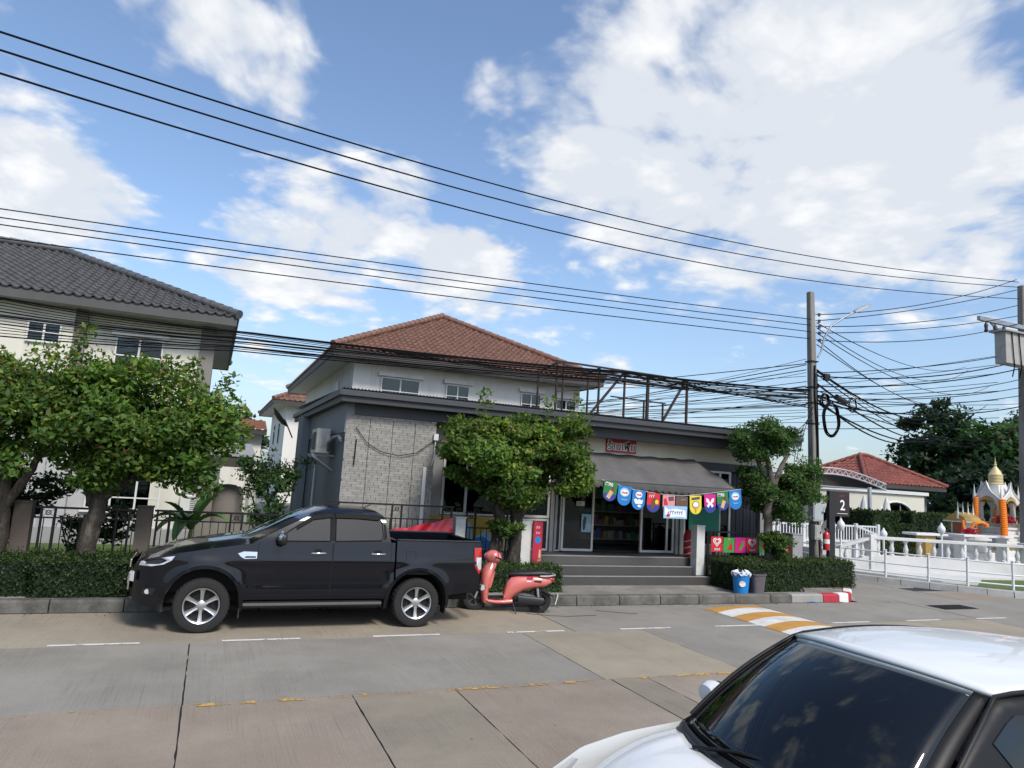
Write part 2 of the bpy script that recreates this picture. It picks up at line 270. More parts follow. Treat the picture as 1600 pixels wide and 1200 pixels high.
# ================================================================== ground, road, pavement
def slabmat(name, c, c2, k=0.5):
    """broomed concrete: sand grain, stains, fine grooves across the lane"""
    m = mat(name, c, 0.82, 0, 0.16, 0.9, 0.35, 55, col2=c2, c2=k)
    t = m.node_tree; l = t.links.new; b = t.nodes['Principled BSDF']; old = b.inputs['Base Color'].links[0].from_socket
    tx = t.nodes.new('ShaderNodeTexCoord'); mp = t.nodes.new('ShaderNodeMapping'); mp.inputs[3].default_value = (62, 0.7, 1); mp.inputs[2].default_value = (0, 0, R(3)); l(tx.outputs['Object'], mp.inputs[0])
    n = t.nodes.new('ShaderNodeTexNoise'); n.inputs['Scale'].default_value = 1.0; n.inputs['Detail'].default_value = 3; l(mp.outputs[0], n.inputs[0])
    r = t.nodes.new('ShaderNodeMapRange'); l(n.outputs[0], r.inputs[0]); r.inputs[1].default_value = 0.3; r.inputs[2].default_value = 0.52; r.inputs[3].default_value = 0.80; r.inputs[4].default_value = 1.03
    g = t.nodes.new('ShaderNodeTexNoise'); g.inputs['Scale'].default_value = 90; g.inputs['Detail'].default_value = 2; l(tx.outputs['Object'], g.inputs[0])
    r2 = t.nodes.new('ShaderNodeMapRange'); l(g.outputs[0], r2.inputs[0]); r2.inputs[1].default_value = 0.3; r2.inputs[2].default_value = 0.7; r2.inputs[3].default_value = 0.80; r2.inputs[4].default_value = 1.18
    pt = t.nodes.new('ShaderNodeTexNoise'); pt.inputs['Scale'].default_value = 0.8; pt.inputs['Detail'].default_value = 5; l(tx.outputs['Object'], pt.inputs[0])
    rp = t.nodes.new('ShaderNodeMapRange'); l(pt.outputs[0], rp.inputs[0]); rp.inputs[1].default_value = 0.42; rp.inputs[2].default_value = 0.62
    mi = t.nodes.new('ShaderNodeMix'); mi.data_type = 'FLOAT'; mi.inputs[2].default_value = 1.0; l(rp.outputs[0], mi.inputs[0]); l(r.outputs[0], mi.inputs[3])
    mm = t.nodes.new('ShaderNodeMath'); mm.operation = 'MULTIPLY'; l(mi.outputs[0], mm.inputs[0]); l(r2.outputs[0], mm.inputs[1])
    vo = t.nodes.new('ShaderNodeTexVoronoi'); vo.inputs['Scale'].default_value = 2.6; vo.inputs['Randomness'].default_value = 1; l(tx.outputs['Object'], vo.inputs[0])
    nd = t.nodes.new('ShaderNodeTexNoise'); nd.inputs['Scale'].default_value = 30; l(tx.outputs['Object'], nd.inputs[0])
    sp = t.nodes.new('ShaderNodeMath'); sp.operation = 'MULTIPLY_ADD'; l(nd.outputs[0], sp.inputs[0]); sp.inputs[1].default_value = .06; l(vo.outputs['Distance'], sp.inputs[2])
    rs = t.nodes.new('ShaderNodeMapRange'); l(sp.outputs[0], rs.inputs[0]); rs.inputs[1].default_value = .05; rs.inputs[2].default_value = .075; rs.inputs[3].default_value = .38; rs.inputs[4].default_value = 1
    st = t.nodes.new('ShaderNodeTexNoise'); st.inputs['Scale'].default_value = .45; st.inputs['Detail'].default_value = 7; st.inputs['Roughness'].default_value = .7; l(tx.outputs['Object'], st.inputs[0])
    rst = t.nodes.new('ShaderNodeMapRange'); l(st.outputs[0], rst.inputs[0]); rst.inputs[1].default_value = .55; rst.inputs[2].default_value = .75; rst.inputs[3].default_value = 1; rst.inputs[4].default_value = .72
    m2_ = t.nodes.new('ShaderNodeMath'); m2_.operation = 'MULTIPLY'; l(rs.outputs[0], m2_.inputs[0]); l(rst.outputs[0], m2_.inputs[1]); m3_ = t.nodes.new('ShaderNodeMath'); m3_.operation = 'MULTIPLY'; l(m2_.outputs[0], m3_.inputs[0]); l(mm.outputs[0], m3_.inputs[1]); mm = m3_
    vs = t.nodes.new('ShaderNodeVectorMath'); vs.operation = 'SCALE'; l(old, vs.inputs[0]); l(mm.outputs[0], vs.inputs['Scale']); l(vs.outputs[0], b.inputs['Base Color'])
    return m
SG = slabmat('concrete_grey', (0.216, 0.199, 0.167), (0.255, 0.236, 0.202)); SB = slabmat('concrete_beige', (0.29, 0.25, 0.186), (0.235, 0.204, 0.156), .53); SP = slabmat('concrete_rose', (0.235, 0.190, 0.147), (0.27, 0.225, 0.18)); SD = slabmat('concrete_tan', (0.245, 0.212, 0.16), (0.20, 0.174, 0.133))
g = MB(); g.add([(-900, -900, -.08), (900, -900, -.08), (900, 900, -.08), (-900, 900, -.08)], [(0, 1, 2, 3)])
tag(g.build('ground', mat('soil', (0.09, 0.10, 0.05), 0.95, 0, .3, .2, .3, 8, col2=(0.05, 0.085, 0.025))), kind='structure')
rd = MB(); rd.box((-45, -8, -.07), (90, 12.62, -.018)); rd.box((16.72, 12.62, -.07), (18.5, 70, -.018)); rd.box((14.7, 12.62, -.07), (16.72, 16, -.0185)); rd.box((18.5, 12.62, -.07), (21, 16, -.0187))
road = tag(rd.build('road', mat('joint_tar', (0.016, 0.016, 0.016), 0.7, 0, .2)), kind='structure')
def slab(x0, x1, y0, y1, m, gap=0.008, z=0.0):
    b = MB(); zt = z+random.uniform(-.002, .002); near = x1 > -12 and x0 < 22 and y1 > 1
    def edge(a, c):
        n = max(1, int(math.dist(a, c)/.14)) if near else 1; out = []
        for k in range(n):
            t = k/n; j = 0 if k == 0 else random.gauss(0, .0018)-(random.random() < .05)*random.uniform(.004, .015); dx, dy = (c[0]-a[0])/math.dist(a, c), (c[1]-a[1])/math.dist(a, c)
            out.append((a[0]+(c[0]-a[0])*t-dy*j, a[1]+(c[1]-a[1])*t+dx*j))
        return out
    xa, xb, ya, yb = x0+gap, x1-gap, y0+gap*.6, y1-gap*.6
    b.prism(edge((xa, ya), (xb, ya))+edge((xb, ya), (xb, yb))+edge((xb, yb), (xa, yb))+edge((xa, yb), (xa, ya)), 'z', -.016, zt); return b.build('slab', m, road)
rows = [(10.5, 12.62, [-45, -38, -32, -26, -20, -14, -8.5, -3.4, 5.82, 9.62, 11.4, 16, 22, 28, 36, 46, 60, 90], [SB]*7+[SB, SG, SG, SG, SG, SP, SG, SP, SG, SG, SP]),
        (7.95, 10.5, [-45, -38, -32, -26, -20, -14, -9, -4.7, 0.0, 4.86, 7.1, 11.2, 16, 22, 28, 36, 46, 60, 90], [SG]*8+[SG, SB, SG, SB, SG, SG, SG, SG, SP, SG]),
        (4.95, 7.95, [-45, -32, -24, -16, -9, -4.6, -.005, 1.68, 2.855, 4.94, 5.47, 9, 14, 20, 27, 36, 46, 60, 90], [SP, SP, SP, SP, SB, SP, SP, SD, SP, SD, SP, SP, SB, SP, SP, SG, SG, SP]),
        (1.9, 4.95, [-45, -32, -24, -16, -9, -4.6, 0, 4.8, 9, 14, 20, 27, 36, 46, 60, 90], [SP, SB, SP, SB, SP, SP, SB, SP, SG, SP, SB, SP, SP, SP, SP]),
        (-3, 1.9, [-45, -30, -16, -8, -4.6, 0, 4.8, 9, 14, 20, 27, 36, 46, 60, 90], [SG]*14), (-8, -3, [-45, -30, -8, 0, 9, 20, 36, 90], [SG]*7)]
for y0, y1, xs, ms in rows:
    for i in range(len(xs)-1): slab(xs[i], xs[i+1], y0, y1, ms[i])
for x0, x1, y0, y1, m in ((14.72, 18.5, 12.62, 14.6, SG), (16.74, 18.45, 14.62, 19, SG), (16.74, 18.45, 19, 26, SB), (16.74, 18.45, 26, 34, SG), (16.74, 18.45, 34, 50, SG), (16.74, 18.45, 50, 70, SG), (18.5, 21.0, 12.62, 14.0, SP), (18.47, 19.3, 14.62, 16, SG), (14.72, 16.72, 14.62, 15.9, SG)): slab(x0, x1, y0, y1, m)
# painted lines
WP = mat('road_paint_white', (0.62, 0.61, 0.57), 0.75, 0, .2, 6, .2, 60, col2=(0.33, 0.32, 0.29), c2=.56)
def worn(name, col, th=.5):
    m = mat(name, col, .75, 0, .18, 5, .2, 60); t = m.node_tree; l = t.links.new; b = t.nodes['Principled BSDF']
    tx = t.nodes.new('ShaderNodeTexCoord'); n = t.nodes.new('ShaderNodeTexNoise'); n.inputs['Scale'].default_value = 3.2; n.inputs['Detail'].default_value = 9; n.inputs['Roughness'].default_value = .75; l(tx.outputs['Object'], n.inputs[0])
    r = t.nodes.new('ShaderNodeMapRange'); l(n.outputs[0], r.inputs[0]); r.inputs[1].default_value = th-.02; r.inputs[2].default_value = th+.03; l(r.outputs[0], b.inputs['Alpha']); return m
YP = worn('road_paint_yellow', (0.48, 0.30, 0.09), .545); WW = worn('road_paint_white_worn', (0.6, 0.59, .56), .42)
for x in (-9.95, -7.87, -5.79, -3.71, -1.63, .40, 2.47, 4.62, 6.72, 8.75, 11.6, 13.7, 15.9, 18.1, 20.2):
    m = MB(); m.box((x, 10.535, .004), (x+1.03, 10.605, .0052)); tag(m.build('lane_dash', WW, road))
for x0, x1 in ((-12, -1.3), (-1.1, 2.6), (2.75, 4.7), (5.05, 8.6), (8.8, 16), (16.2, 30)):
    m = MB(); m.box((x0, 7.86, .0048), (x1, 7.945, .006)); m.build('lane_line', YP, road)
# speed humps
HO = mat('hump_orange', (0.46, 0.235, 0.05), .7, 0, .2, 4, .25, 40, col2=(.40, .2, .05), c2=.6); HW = mat('hump_white', (0.60, 0.59, 0.55), .7, 0, .18, 4, .25, 40, col2=(.42, .41, .38), c2=.6)
def hump(name, x0, x1, ys, axis, h, label):
    o = MB()
    for q in range(len(ys)-1):
        b = MB(); nseg = 10
        def fn(u, v):
            a = x0+(x1-x0)*u; c = ys[q]+(ys[q+1]-ys[q])*v; sk = (u-.5)*.22
            z = .005+h*max(0, 1-(2*u-1)**2)
            end = min(1, max(0, (c-ys[0])/.18), max(0, (ys[-1]-c)/.18)); z = .005+(z-.005)*(.25+.75*end)
            return (a, c+sk, z) if axis == 'x' else (c+sk, a, z)
        b.grid(fn, nseg, 3); b.build('stripe', HO if q % 2 == 0 else HW, o_root, smooth=60)
o_root = thing('speed_hump', 'low speed hump striped orange and white on the road before the scooter kerb', 'speed hump', (10.5, 10, 0))
hump('speed_hump', 9.74, 11.3, [12.26-.43*i for i in range(22)][::-1], 'x', .062, '')
o_root = thing('speed_hump', 'small far speed hump striped orange and white in the side lane', 'speed hump', (17.5, 17.2, 0))
hump('speed_hump', 16.6, 17.5, [16.76+.3*i for i in range(6)], 'y', .06, '')
# kerb and pavement
KC = mat('kerb_concrete', (0.125, 0.12, 0.106), .9, 0, .2, 3, .5, 30, col2=(0.05, 0.047, 0.04), c2=.52); KL = mat('kerb_concrete_pale', (0.27, 0.265, 0.245), .9, 0, .15, 3, .4, 30)
KR = mat('kerb_red', (0.38, 0.02, 0.035), .6, 0, .12, 5); KW = mat('kerb_white', (0.68, 0.67, 0.64), .65, 0, .1, 5)
PV = mat('pavement_concrete', (0.235, 0.222, 0.195), .92, 0, .2, 1.2, .4, 45, col2=(0.14, 0.13, .11), c2=.55)
pv = MB(); pv.prism([(-45, 12.82), (13.9, 12.82), (14.62, 13.0), (16.2, 14.4), (16.55, 16), (16.55, 70), (-45, 70)], 'z', -.05, .165)
pave = tag(pv.build('pavement', PV), kind='structure')
kp = [Vector((x, 12.68, 0)) for x in np.arange(-45, 12.6, 1.0)]+[Vector(p) for p in ((12.62, 12.68, 0), (13.6, 12.68, 0), (14.12, 12.69, 0), (14.5, 12.76, 0), (14.78, 12.92, 0), (15.3, 13.38, 0), (15.85, 13.9, 0), (16.3, 14.35, 0), (16.55, 15.1, 0), (16.65, 16, 0))]+[Vector((16.66, y, 0)) for y in range(17, 40)]
for i in range(len(kp)-1):
    a, b = kp[i], kp[i+1]; d = (b-a).normalized(); n = Vector((-d.y, d.x, 0)); a = a+d*.008; b = b-d*.008
    m = MB(); o0, o1 = -.05, .16; h = .188
    ring = lambda p: [p+n*o0+Vector((0, 0, -.03)), p+n*(o0+.012)+Vector((0, 0, h-.03)), p+n*(o0+.045)+Vector((0, 0, h)), p+n*o1+Vector((0, 0, h)), p+n*o1+Vector((0, 0, -.03))]
    m.loft([ring(a), ring(b)]); k = i-58
    mt = {58: KL, 59: KR, 60: KW, 61: KR, 62: KW}.get(i, KC) if a.x > 12.5 and a.y < 13 else KC
    m.build('kerb_stone', mt, pave, bevel=.012)
gut = MB(); gut.box((-45, 12.60, -.02), (14.2, 12.66, .0035)); gut.build('gutter_line', mat('gutter_dark', (.012, .012, .011), .9), road)  # near-black strip along the foot of the kerb
# cracks and dark patching in the lane beside the scooter
ck = MB()
for pts in (([(5.6, 12.0), (5.95, 11.75), (6.3, 11.66), (6.9, 11.7)]), ([(7.15, 12.15), (7.4, 11.98), (7.85, 11.75)])):
    for a, b in zip(pts[:-1], pts[1:]): ck.bar((a[0], a[1], .0045), (b[0], b[1], .0045), .022, .002)
ck.build('crack', MATS['gutter_dark'], road)
# manhole grating in the junction
mh_ = thing('drain_grating', 'dark iron drain grating lying flat in the junction by the red and white kerb', 'drain grating', (16.9, 11.8, 0))
m = MB(); m.box((16.3, 11.55, .002), (17.5, 12.05, .008)); m.build('frame', mat('iron_dark', (.04, .04, .04), .7, .5), mh_)
bm_ = MB(); bm_.box((-.02, -.22, 0), (.02, .22, .012)); bme = bm_.mesh('bar', MATS['iron_dark'])
for i in range(12): piece('bar', bme, mh_, (16.38+i*.095, 11.8, .009))
# lawns behind the pavement and the plot across the lane
GR = mat('lawn', (0.065, 0.115, 0.022), .95, 0, .35, 6, .6, 60, col2=(0.10, 0.12, 0.035), c2=.52)
m = MB(); m.box((-45, 14.0, .1), (2.2, 45, .24)); lawn = tag(m.build('garden_lawn', GR), kind='structure')
m = MB(); m.prism([(18.45, 70), (18.45, 17.4), (18.62, 16.2), (19.35, 15.1), (20.2, 13.95), (21.1, 12.95), (22.6, 12.2), (25, 11.9), (90, 11.9), (90, 70)], 'z', -.06, .14)
plot = tag(m.build('corner_lawn', GR), kind='structure')
WK = mat('kerb_whitewash', (0.36, 0.36, 0.35), .8, 0, .15, 2, .3, 30, col2=(.25, .25, .24), c2=.58)
wp = [(18.45, 26), (18.45, 24), (18.45, 22), (18.45, 20), (18.45, 18.6), (18.45, 17.4), (18.62, 16.2), (19.0, 15.6), (19.35, 15.1), (19.78, 14.5), (20.2, 13.95), (20.65, 13.4), (21.1, 12.95), (21.8, 12.55), (22.6, 12.2), (23.8, 12), (25, 11.9), (27, 11.9), (29, 11.9), (31, 11.9), (34, 11.9)]
for i in range(len(wp)-1):
    a, b = Vector((*wp[i], 0)), Vector((*wp[i+1], 0)); d = (b-a).normalized(); n = Vector((-d.y, d.x, 0)); q = MB()
    q.loft([[p+n*-.06+Vector((0, 0, -.03)), p+n*-.04+Vector((0, 0, .17)), p+n*.22+Vector((0, 0, .17)), p+n*.22+Vector((0, 0, -.03))] for p in (a+d*.005, b-d*.005)]); q.build('kerb_stone', WK, plot, bevel=.012)
# ================================================================== the shop
GP = mat('paint_slate', (0.145, 0.16, 0.182), .75, 0, .08, 1.2, .15, 60); GPL = mat('paint_slate_pale', (0.20, 0.222, 0.24), .75, 0, .08, 1.2, .15, 60)
CR = mat('paint_cream_band', (0.58, 0.55, 0.45), .8, 0, .1, 1.5, .15, 50, col2=(.50, .47, .385), c2=.58); DK = mat('fascia_dark', (0.028, 0.030, 0.036), .55, 0, .15, 2); DK2 = mat('beam_dark', (0.06, 0.065, 0.075), .65, 0, .1, 2)
WF = mat('frame_white', (0.62, 0.62, 0.60), .5, 0, .06, 3); GF = mat('frame_grey', (0.30, 0.31, .31), .5, .1, .1, 3); RM = mat('roof_metal', (0.035, 0.036, 0.042), .5, .3, .15, 2)
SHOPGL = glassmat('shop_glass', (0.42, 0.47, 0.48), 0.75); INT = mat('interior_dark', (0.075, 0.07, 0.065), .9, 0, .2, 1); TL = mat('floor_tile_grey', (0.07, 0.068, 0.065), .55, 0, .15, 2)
shop = thing('corner_shop', 'low grey shop with awning, brick panel and glass doors behind the steps', 'shop', (8.5, 18, .165))
FL = .74; BY = 15.0; WY = 15.6; X0, X1, YB = 2.55, 14.6, 23.6
m = MB(); m.box((4.53, 14.66, .1), (X1-.05, WY+.1, FL-.012)); m.box((X0+.05, BY+.08, .1), (4.53, YB, FL-.02)); m.box((4.53, WY+.1, .1), (X1-.05, YB, FL-.015)); m.build('plinth', TL, shop)
# side and back walls, brick pier core, end piers
m = MB(); m.box((X0, BY+.02, FL-.02), (X0+.15, YB, 3.18)); m.box((X0+.15, YB-.15, FL), (X1, YB, 3.8)); m.box((X1-.15, WY+.02, FL-.02), (X1, YB-.15, 3.8)); m.build('side_wall', GP, shop)
m = MB(); m.box((X0-.03, BY+.02, 3.18), (X0+.15, YB, 3.84)); m.box((X0-.25, 20.9, .2), (X0-.03, 22.0, 3.84)); m.build('wall_band', GPL, shop)
m = MB(); m.box((X0+.15, BY+.02, .2), (4.52, BY+.2, 3.575)); m.box((4.4, BY+.2, .2), (4.52, WY+.1, 3.575)); m.build('pier_wall', mat('mortar_grey', (.13, .125, .115), .9), shop)
m = MB(); m.box((X0+.151, BY-.005, 3.57), (X1+.05, BY+.24, 3.81)); m.build('beam', DK2, shop, bevel=.01)
m = MB(); m.box((4.53, WY-.04, 3.2), (X1, WY+.16, 3.84)); m.build('cream_band', CR, shop, bevel=.008)
m = MB(); m.box((11.5, WY-.08, 2.985), (X1, WY+.12, 3.198)); m.build('lintel', DK2, shop)
m = MB(); m.box((4.53, WY-.02, 2.985), (11.5, WY+.12, 3.198)); m.build('lintel', GF, shop)
# brick cladding: stacked slips in panels 0.5 m wide, rows shifted by half
BK = [mat('slip_brick_%s' % n, c, .9, 0, .18, 9, .5, 70) for n, c in (('warm', (.285, .275, .25)), ('pale', (.31, .30, .275)), ('grey', (.26, .25, .23)))]
bk = MB(); z = .3; row = 0
while z < 3.55:
    x = X0-.012+(-.29*((row*.37) % 1))
    while x < 4.52:
        a = max(x, X0-.012); b = min(x+.285, 4.535)
        if b-a > .03:
            bk.mi = random.choice((0, 0, 1, 2)); d = random.uniform(.016, .024); bk.box((a+.0025, BY+.02-d, z), (b-.0025, BY+.019, min(z+.049, 3.565)))
        x += .29
    z += .053; row += 1
bk.build('brick_cladding', BK, shop, kind='stuff', fix=False)
jm = MB()
for x in (3.05, 3.55, 4.05): jm.box((x-.004, BY-.012, .3), (x+.004, BY+.01, 3.51))
jm.build('panel_joint', mat('joint_dark', (.06, .06, .058), .9), shop)
m = MB(); m.box((4.29, BY-.045, .3), (4.37, BY-.008, 2.55)); m.build('cable_conduit', WF, shop, bevel=.01)
m = MB(); m.box((4.47, BY-.09, 3.16), (4.57, BY-.01, 3.30)); m.tube([(4.52, BY-.05, 3.16), (4.51, BY-.05, 2.8), (4.47, BY-.04, 2.6)], .012); m.build('junction_box', WF, shop)
m = MB(); m.tube([(2.75, BY-.03, 3.3), (3.0, BY-.04, 3.0), (3.3, BY-.04, 2.83), (3.7, BY-.05, 2.76), (4.1, BY-.05, 2.85), (4.5, BY-.05, 3.16)], .008, 5); m.tube([(2.78, BY-.03, 3.05), (2.77, BY-.03, 2.5)], .012, 5); m.build('loose_wire', mat('cable_black', (.004, .004, .005), .75, 0, .1, 3, spec=.12), shop, smooth=60)
# roof edge and corrugated sheet
m = MB(); m.box((X0-.2, 14.66, 3.80), (X1+.35, 14.74, 4.03)); m.box((X0-.2, 14.741, 3.80), (X0-.12, YB+.2, 4.03)); m.box((X1+.27, 14.741, 3.80), (X1+.35, YB+.2, 4.03)); m.build('fascia', DK, shop, bevel=.008)
m = MB(); m.box((X0-.22, 14.60, 3.93), (X1+.37, 14.655, 4.05)); m.box((X0-.26, 14.60, 3.93), (X0-.205, YB+.2, 4.05)); m.build('gutter', mat('gutter_slate', (.05, .054, .062), .5, .2, .1), shop, bevel=.006)
m = MB(); m.box((X0-.12, 14.74, 3.81), (X1+.27, BY+.3, 3.83)); m.box((X0-.12, BY+.3, 3.85), (X1+.27, YB+.2, 3.87)); m.build('soffit', DK2, shop)
sh = MB()
def rf(u, v):
    x = X0-.22+(X1+.57-X0)*u; y = 14.58+(YB+.2-14.58)*v; k = (u*170) % 1.0
    return (x, y, 4.065+.035*max(0, math.cos((k-.5)*2*PI))**1.5+.09*(v)*2)
sh.grid(rf, 170*6, 2); sh.build('roof_sheet', RM, shop, smooth=50)
# steps and terrace edge
ST = mat('step_tile', (0.055, 0.052, 0.050), .5, 0, .12, 2.5, .1, 40); SN = mat('step_nosing', (0.30, 0.295, 0.285), .6, 0, .1, 5)
for i, (xa, xb, ya) in enumerate(((7.2, 11.4, 14.05), (7.15, 11.12, 14.35))):
    zt = .165+.19*(i+1); s_ = MB(); s_.box((xa, ya, .1), (xb, 14.659, zt)); st = s_.build('step', ST, shop, bevel=.004)
    q = MB(); q.box((xa-.003, ya-.006, zt+.001), (xb+.003, ya+.11, zt+.008)); q.build('nosing', SN, st)
    n = int((xb-xa)/.3)
    for k in range(1, n+1): q = MB(); q.box((xa+k*.3-.003, ya-.0015, .17), (xa+k*.3+.003, ya+.02, zt-.01)); q.build('tile_joint', MATS['joint_dark'], st)
q = MB(); q.box((6.75, 14.652, FL-.011), (11.36, 14.8, FL-.002)); q.build('nosing', SN, shop)
q = MB(); q.box((6.75, 14.8, FL-.012), (11.36, 15.5, FL-.004)); q.build('landing', TL, shop)
# shop front: windows, doors
def frame_unit(name, xa, xb, za, zb, y, mf, mg, parent, t=.055, d=.06, mull=(), trans=()):
    """a window or door leaf: frame, glazing bars and pane"""
    m = MB(); m.box((xa, y-d/2, za), (xa+t, y+d/2, zb)); m.box((xb-t, y-d/2, za), (xb, y+d/2, zb)); m.box((xa+t, y-d/2, za), (xb-t, y+d/2, za+t)); m.box((xa+t, y-d/2, zb-t), (xb-t, y+d/2, zb))
    fr = m.build(name, mf, parent, bevel=.006)
    for x in mull: q = MB(); q.box((x-t/2, y-d/2+.004, za+t), (x+t/2, y+d/2-.004, zb-t)); q.build('mullion', mf, fr)
    for z in trans: q = MB(); q.box((xa+t, y-d/2+.008, z-t*.35), (xb-t, y+d/2-.008, z+t*.35)); q.build('glazing_bar', mf, fr)
    xs = [xa+t]+sorted(mull)+[xb-t]
    for i in range(len(xs)-1):
        e = t/2; a = xs[i]+(e if i else 0); b = xs[i+1]-(e if i < len(xs)-2 else 0)
        q = MB(); q.box((a-.004, y-.004, za+t-.004), (b+.004, y+.004, zb-t+.004)); q.build('pane', mg, fr)
    return fr
frame_unit('window', 4.93, 7.72, 1.52, 2.98, WY-.03, WF, SHOPGL, shop, .06, .08, mull=(5.53, 6.97))
m = MB(); m.box((4.54, WY-.06, .72), (4.92, WY+.1, 2.985)); m.build('pier', GF, shop)
m = MB(); m.box((4.94, WY-.02, .72), (6.9, WY+.1, 1.50)); m.build('low_wall', CR, shop)
frame_unit('low_window', 6.93, 7.72, .745, 1.50, WY-.03, WF, SHOPGL, shop, .05, .07)
m = MB(); m.box((7.73, WY-.12, FL-.01), (7.83, WY+.1, 2.985)); m.box((7.86, WY-.10, FL-.01), (7.92, WY+.1, 2.985)); m.build('door_post', GF, shop, bevel=.005)
frame_unit('side_light', 7.93, 8.07, FL, 2.98, WY, WF, SHOPGL, shop, .03, .06)
frame_unit('sliding_door', 8.08, 8.98, FL+.01, 2.98, WY-.03, WF, SHOPGL, shop, .06, .06)
frame_unit('sliding_door', 10.37, 11.42, FL+.01, 2.98, WY-.03, WF, SHOPGL, shop, .06, .06, mull=(11.2,))
m = MB(); m.box((11.44, WY-.1, FL-.01), (11.53, WY+.1, 2.98)); m.box((11.58, WY-.1, FL-.01), (11.7, WY+.1, 2.98)); m.build('door_post', GF, shop, bevel=.005)
frame_unit('window', 11.71, 13.27, .95, 2.98, WY-.03, WF, SHOPGL, shop, .06, .08, mull=(12.0, 12.9))
m = MB(); m.box((11.71, WY-.06, .72), (13.27, WY+.1, .94)); m.build('low_wall', CR, shop)
sl = MB(); sl.box((-.055, -.012, 0), (.055, .012, 2.2)); slm = sl.mesh('slat', mat('shutter_navy', (.018, .022, .034), .6, .2, .1, 3))
for k in range(8): piece('slat', slm, shop, (13.35+k*.125, WY+.03+(.008 if k % 2 else 0), .76))
m = MB(); m.box((14.29, WY-.1, .72), (14.44, WY+.1, 2.98)); m.box((14.46, WY-.06, .72), (14.6, WY+.1, 2.98)); m.build('pier', GF, shop, bevel=.005)
# inside: floor, rear wall, shelves
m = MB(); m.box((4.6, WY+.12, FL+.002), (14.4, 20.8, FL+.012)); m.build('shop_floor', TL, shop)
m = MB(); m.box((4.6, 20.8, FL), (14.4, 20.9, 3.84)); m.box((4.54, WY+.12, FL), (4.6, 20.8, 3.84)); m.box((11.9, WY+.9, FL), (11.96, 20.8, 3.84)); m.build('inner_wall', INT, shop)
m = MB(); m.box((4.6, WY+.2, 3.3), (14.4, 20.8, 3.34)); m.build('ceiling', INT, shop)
GOODS = [mat('carton_%d' % i, c, .7, 0, .3, 12) for i, c in enumerate(((.30, .06, .05), (.06, .12, .25), (.35, .26, .08), (.30, .30, .28), (.07, .2, .09), (.22, .1, .18), (.12, .08, .05)))]
def shelf(x0, x1, y, n, label):
    t = thing('shop_shelf', label, 'shelf', ((x0+x1)/2, y, FL)); m = MB(); m.box((x0, y, FL+.012), (x0+.04, y+.4, 2.75)); m.box((x1-.04, y, FL+.012), (x1, y+.4, 2.75)); m.box((x0+.04, y+.37, FL+.012), (x1-.04, y+.4, 2.75)); m.build('shelf_frame', INT, t)
    gd = MB()
    for k in range(n):
        z = FL+.15+k*.38; q = MB(); q.box((x0+.041, y-.01, z), (x1-.041, y+.369, z+.03)); q.build('shelf_board', mat('shelf_metal', (.32, .32, .31), .5, .2), t, bevel=.004)
        x = x0+.06
        while x < x1-.12:
            wd = random.uniform(.06, .16); gd.mi = random.randrange(7); gd.box((x, y+.03+random.uniform(0, .05), z+.031), (x+wd-.012, y+.3, z+.031+random.uniform(.12, .29))); x += wd
    gd.build('goods', GOODS, t, kind='stuff')
shelf(9.5, 11.8, 17.3, 5, 'long goods shelf seen through the open shop doorway')
shelf(5.5, 8.7, 17.6, 5, 'goods shelf behind the shop windows left of the door')
# notices on the glass
bl = thing('door_poster', 'pale blue poster on the left glass door of the shop', 'poster', (8.76, WY-.07, 1.2)); PW = mat('paper_white', (.66, .66, .64), .7, 0, .05)
m = MB(); m.box((8.62, WY-.068, 1.22), (8.9, WY-.063, 1.66)); m.build('sheet', mat('paper_blue', (.22, .42, .58), .6, 0, .15, 6, col2=(.45, .6, .7), c2=.55), bl)
m = MB(); m.prism([(8.67, 1.27), (8.72, 1.27), (8.75, 1.45), (8.76, 1.58), (8.7, 1.6), (8.66, 1.5)], 'y', -.0, -.002); m.v = [(a, WY-.070+b, c) for a, b, c in m.v]; m.build('figure_print', mat('print_dark', (.08, .06, .06), .7), bl)
n_ = thing('door_notice', 'small white notice on the left glass door above the blue poster', 'notice', (8.55, WY-.07, 1.9)); m = MB(); m.box((8.46, WY-.067, 1.86), (8.69, WY-.063, 1.97)); m.build('sheet', PW, n_)
for i in range(3): m = MB(); m.box((8.48, WY-.0695, 1.88+i*.028), (8.6+.02*(i % 2), WY-.0675, 1.892+i*.028)); m.build('printed_line', MATS['print_dark'], n_)
n_ = thing('door_sheet', 'brownish paper sheet high on the left glass door', 'notice', (8.75, WY-.07, 2.3)); m = MB(); m.box((8.63, WY-.067, 2.2), (8.9, WY-.063, 2.62)); m.build('sheet', mat('paper_brown', (.25, .19, .08), .7, 0, .2, 5), n_)
gb = thing('green_banner', 'plain green banner hanging inside the right shop window', 'banner', (12.4, WY-.1, 1.4)); m = MB(); m.box((11.86, WY-.095, 1.32), (12.87, WY-.09, 1.98)); m.build('sheet', mat('banner_green', (.02, .22, .15), .6, 0, .1, 3), gb)
# name board
SR = mat('sign_red', (.40, .012, .045), .45, 0, .06, 3); BLK = mat('ink_black', (.01, .01, .012), .6, 0, 0); WHT = mat('ink_white', (.75, .75, .73), .6, 0, 0)
sg = thing('shop_name_board', 'red board with white-edged Thai lettering on the cream band above the awning', 'sign', (9.68, WY-.08, 3.25)); m = MB(); m.box((9.24, WY-.085, 3.26), (10.13, WY-.045, 3.61)); m.build('board', SR, sg, bevel=.004)
letters('ร้านเพิ่ม', .27, WHT, sg, (9.685, WY-.087, 3.41), bold=.022, depth=.002); letters('ร้านเพิ่ม', .27, BLK, sg, (9.685, WY-.092, 3.41), bold=.001, depth=.002)
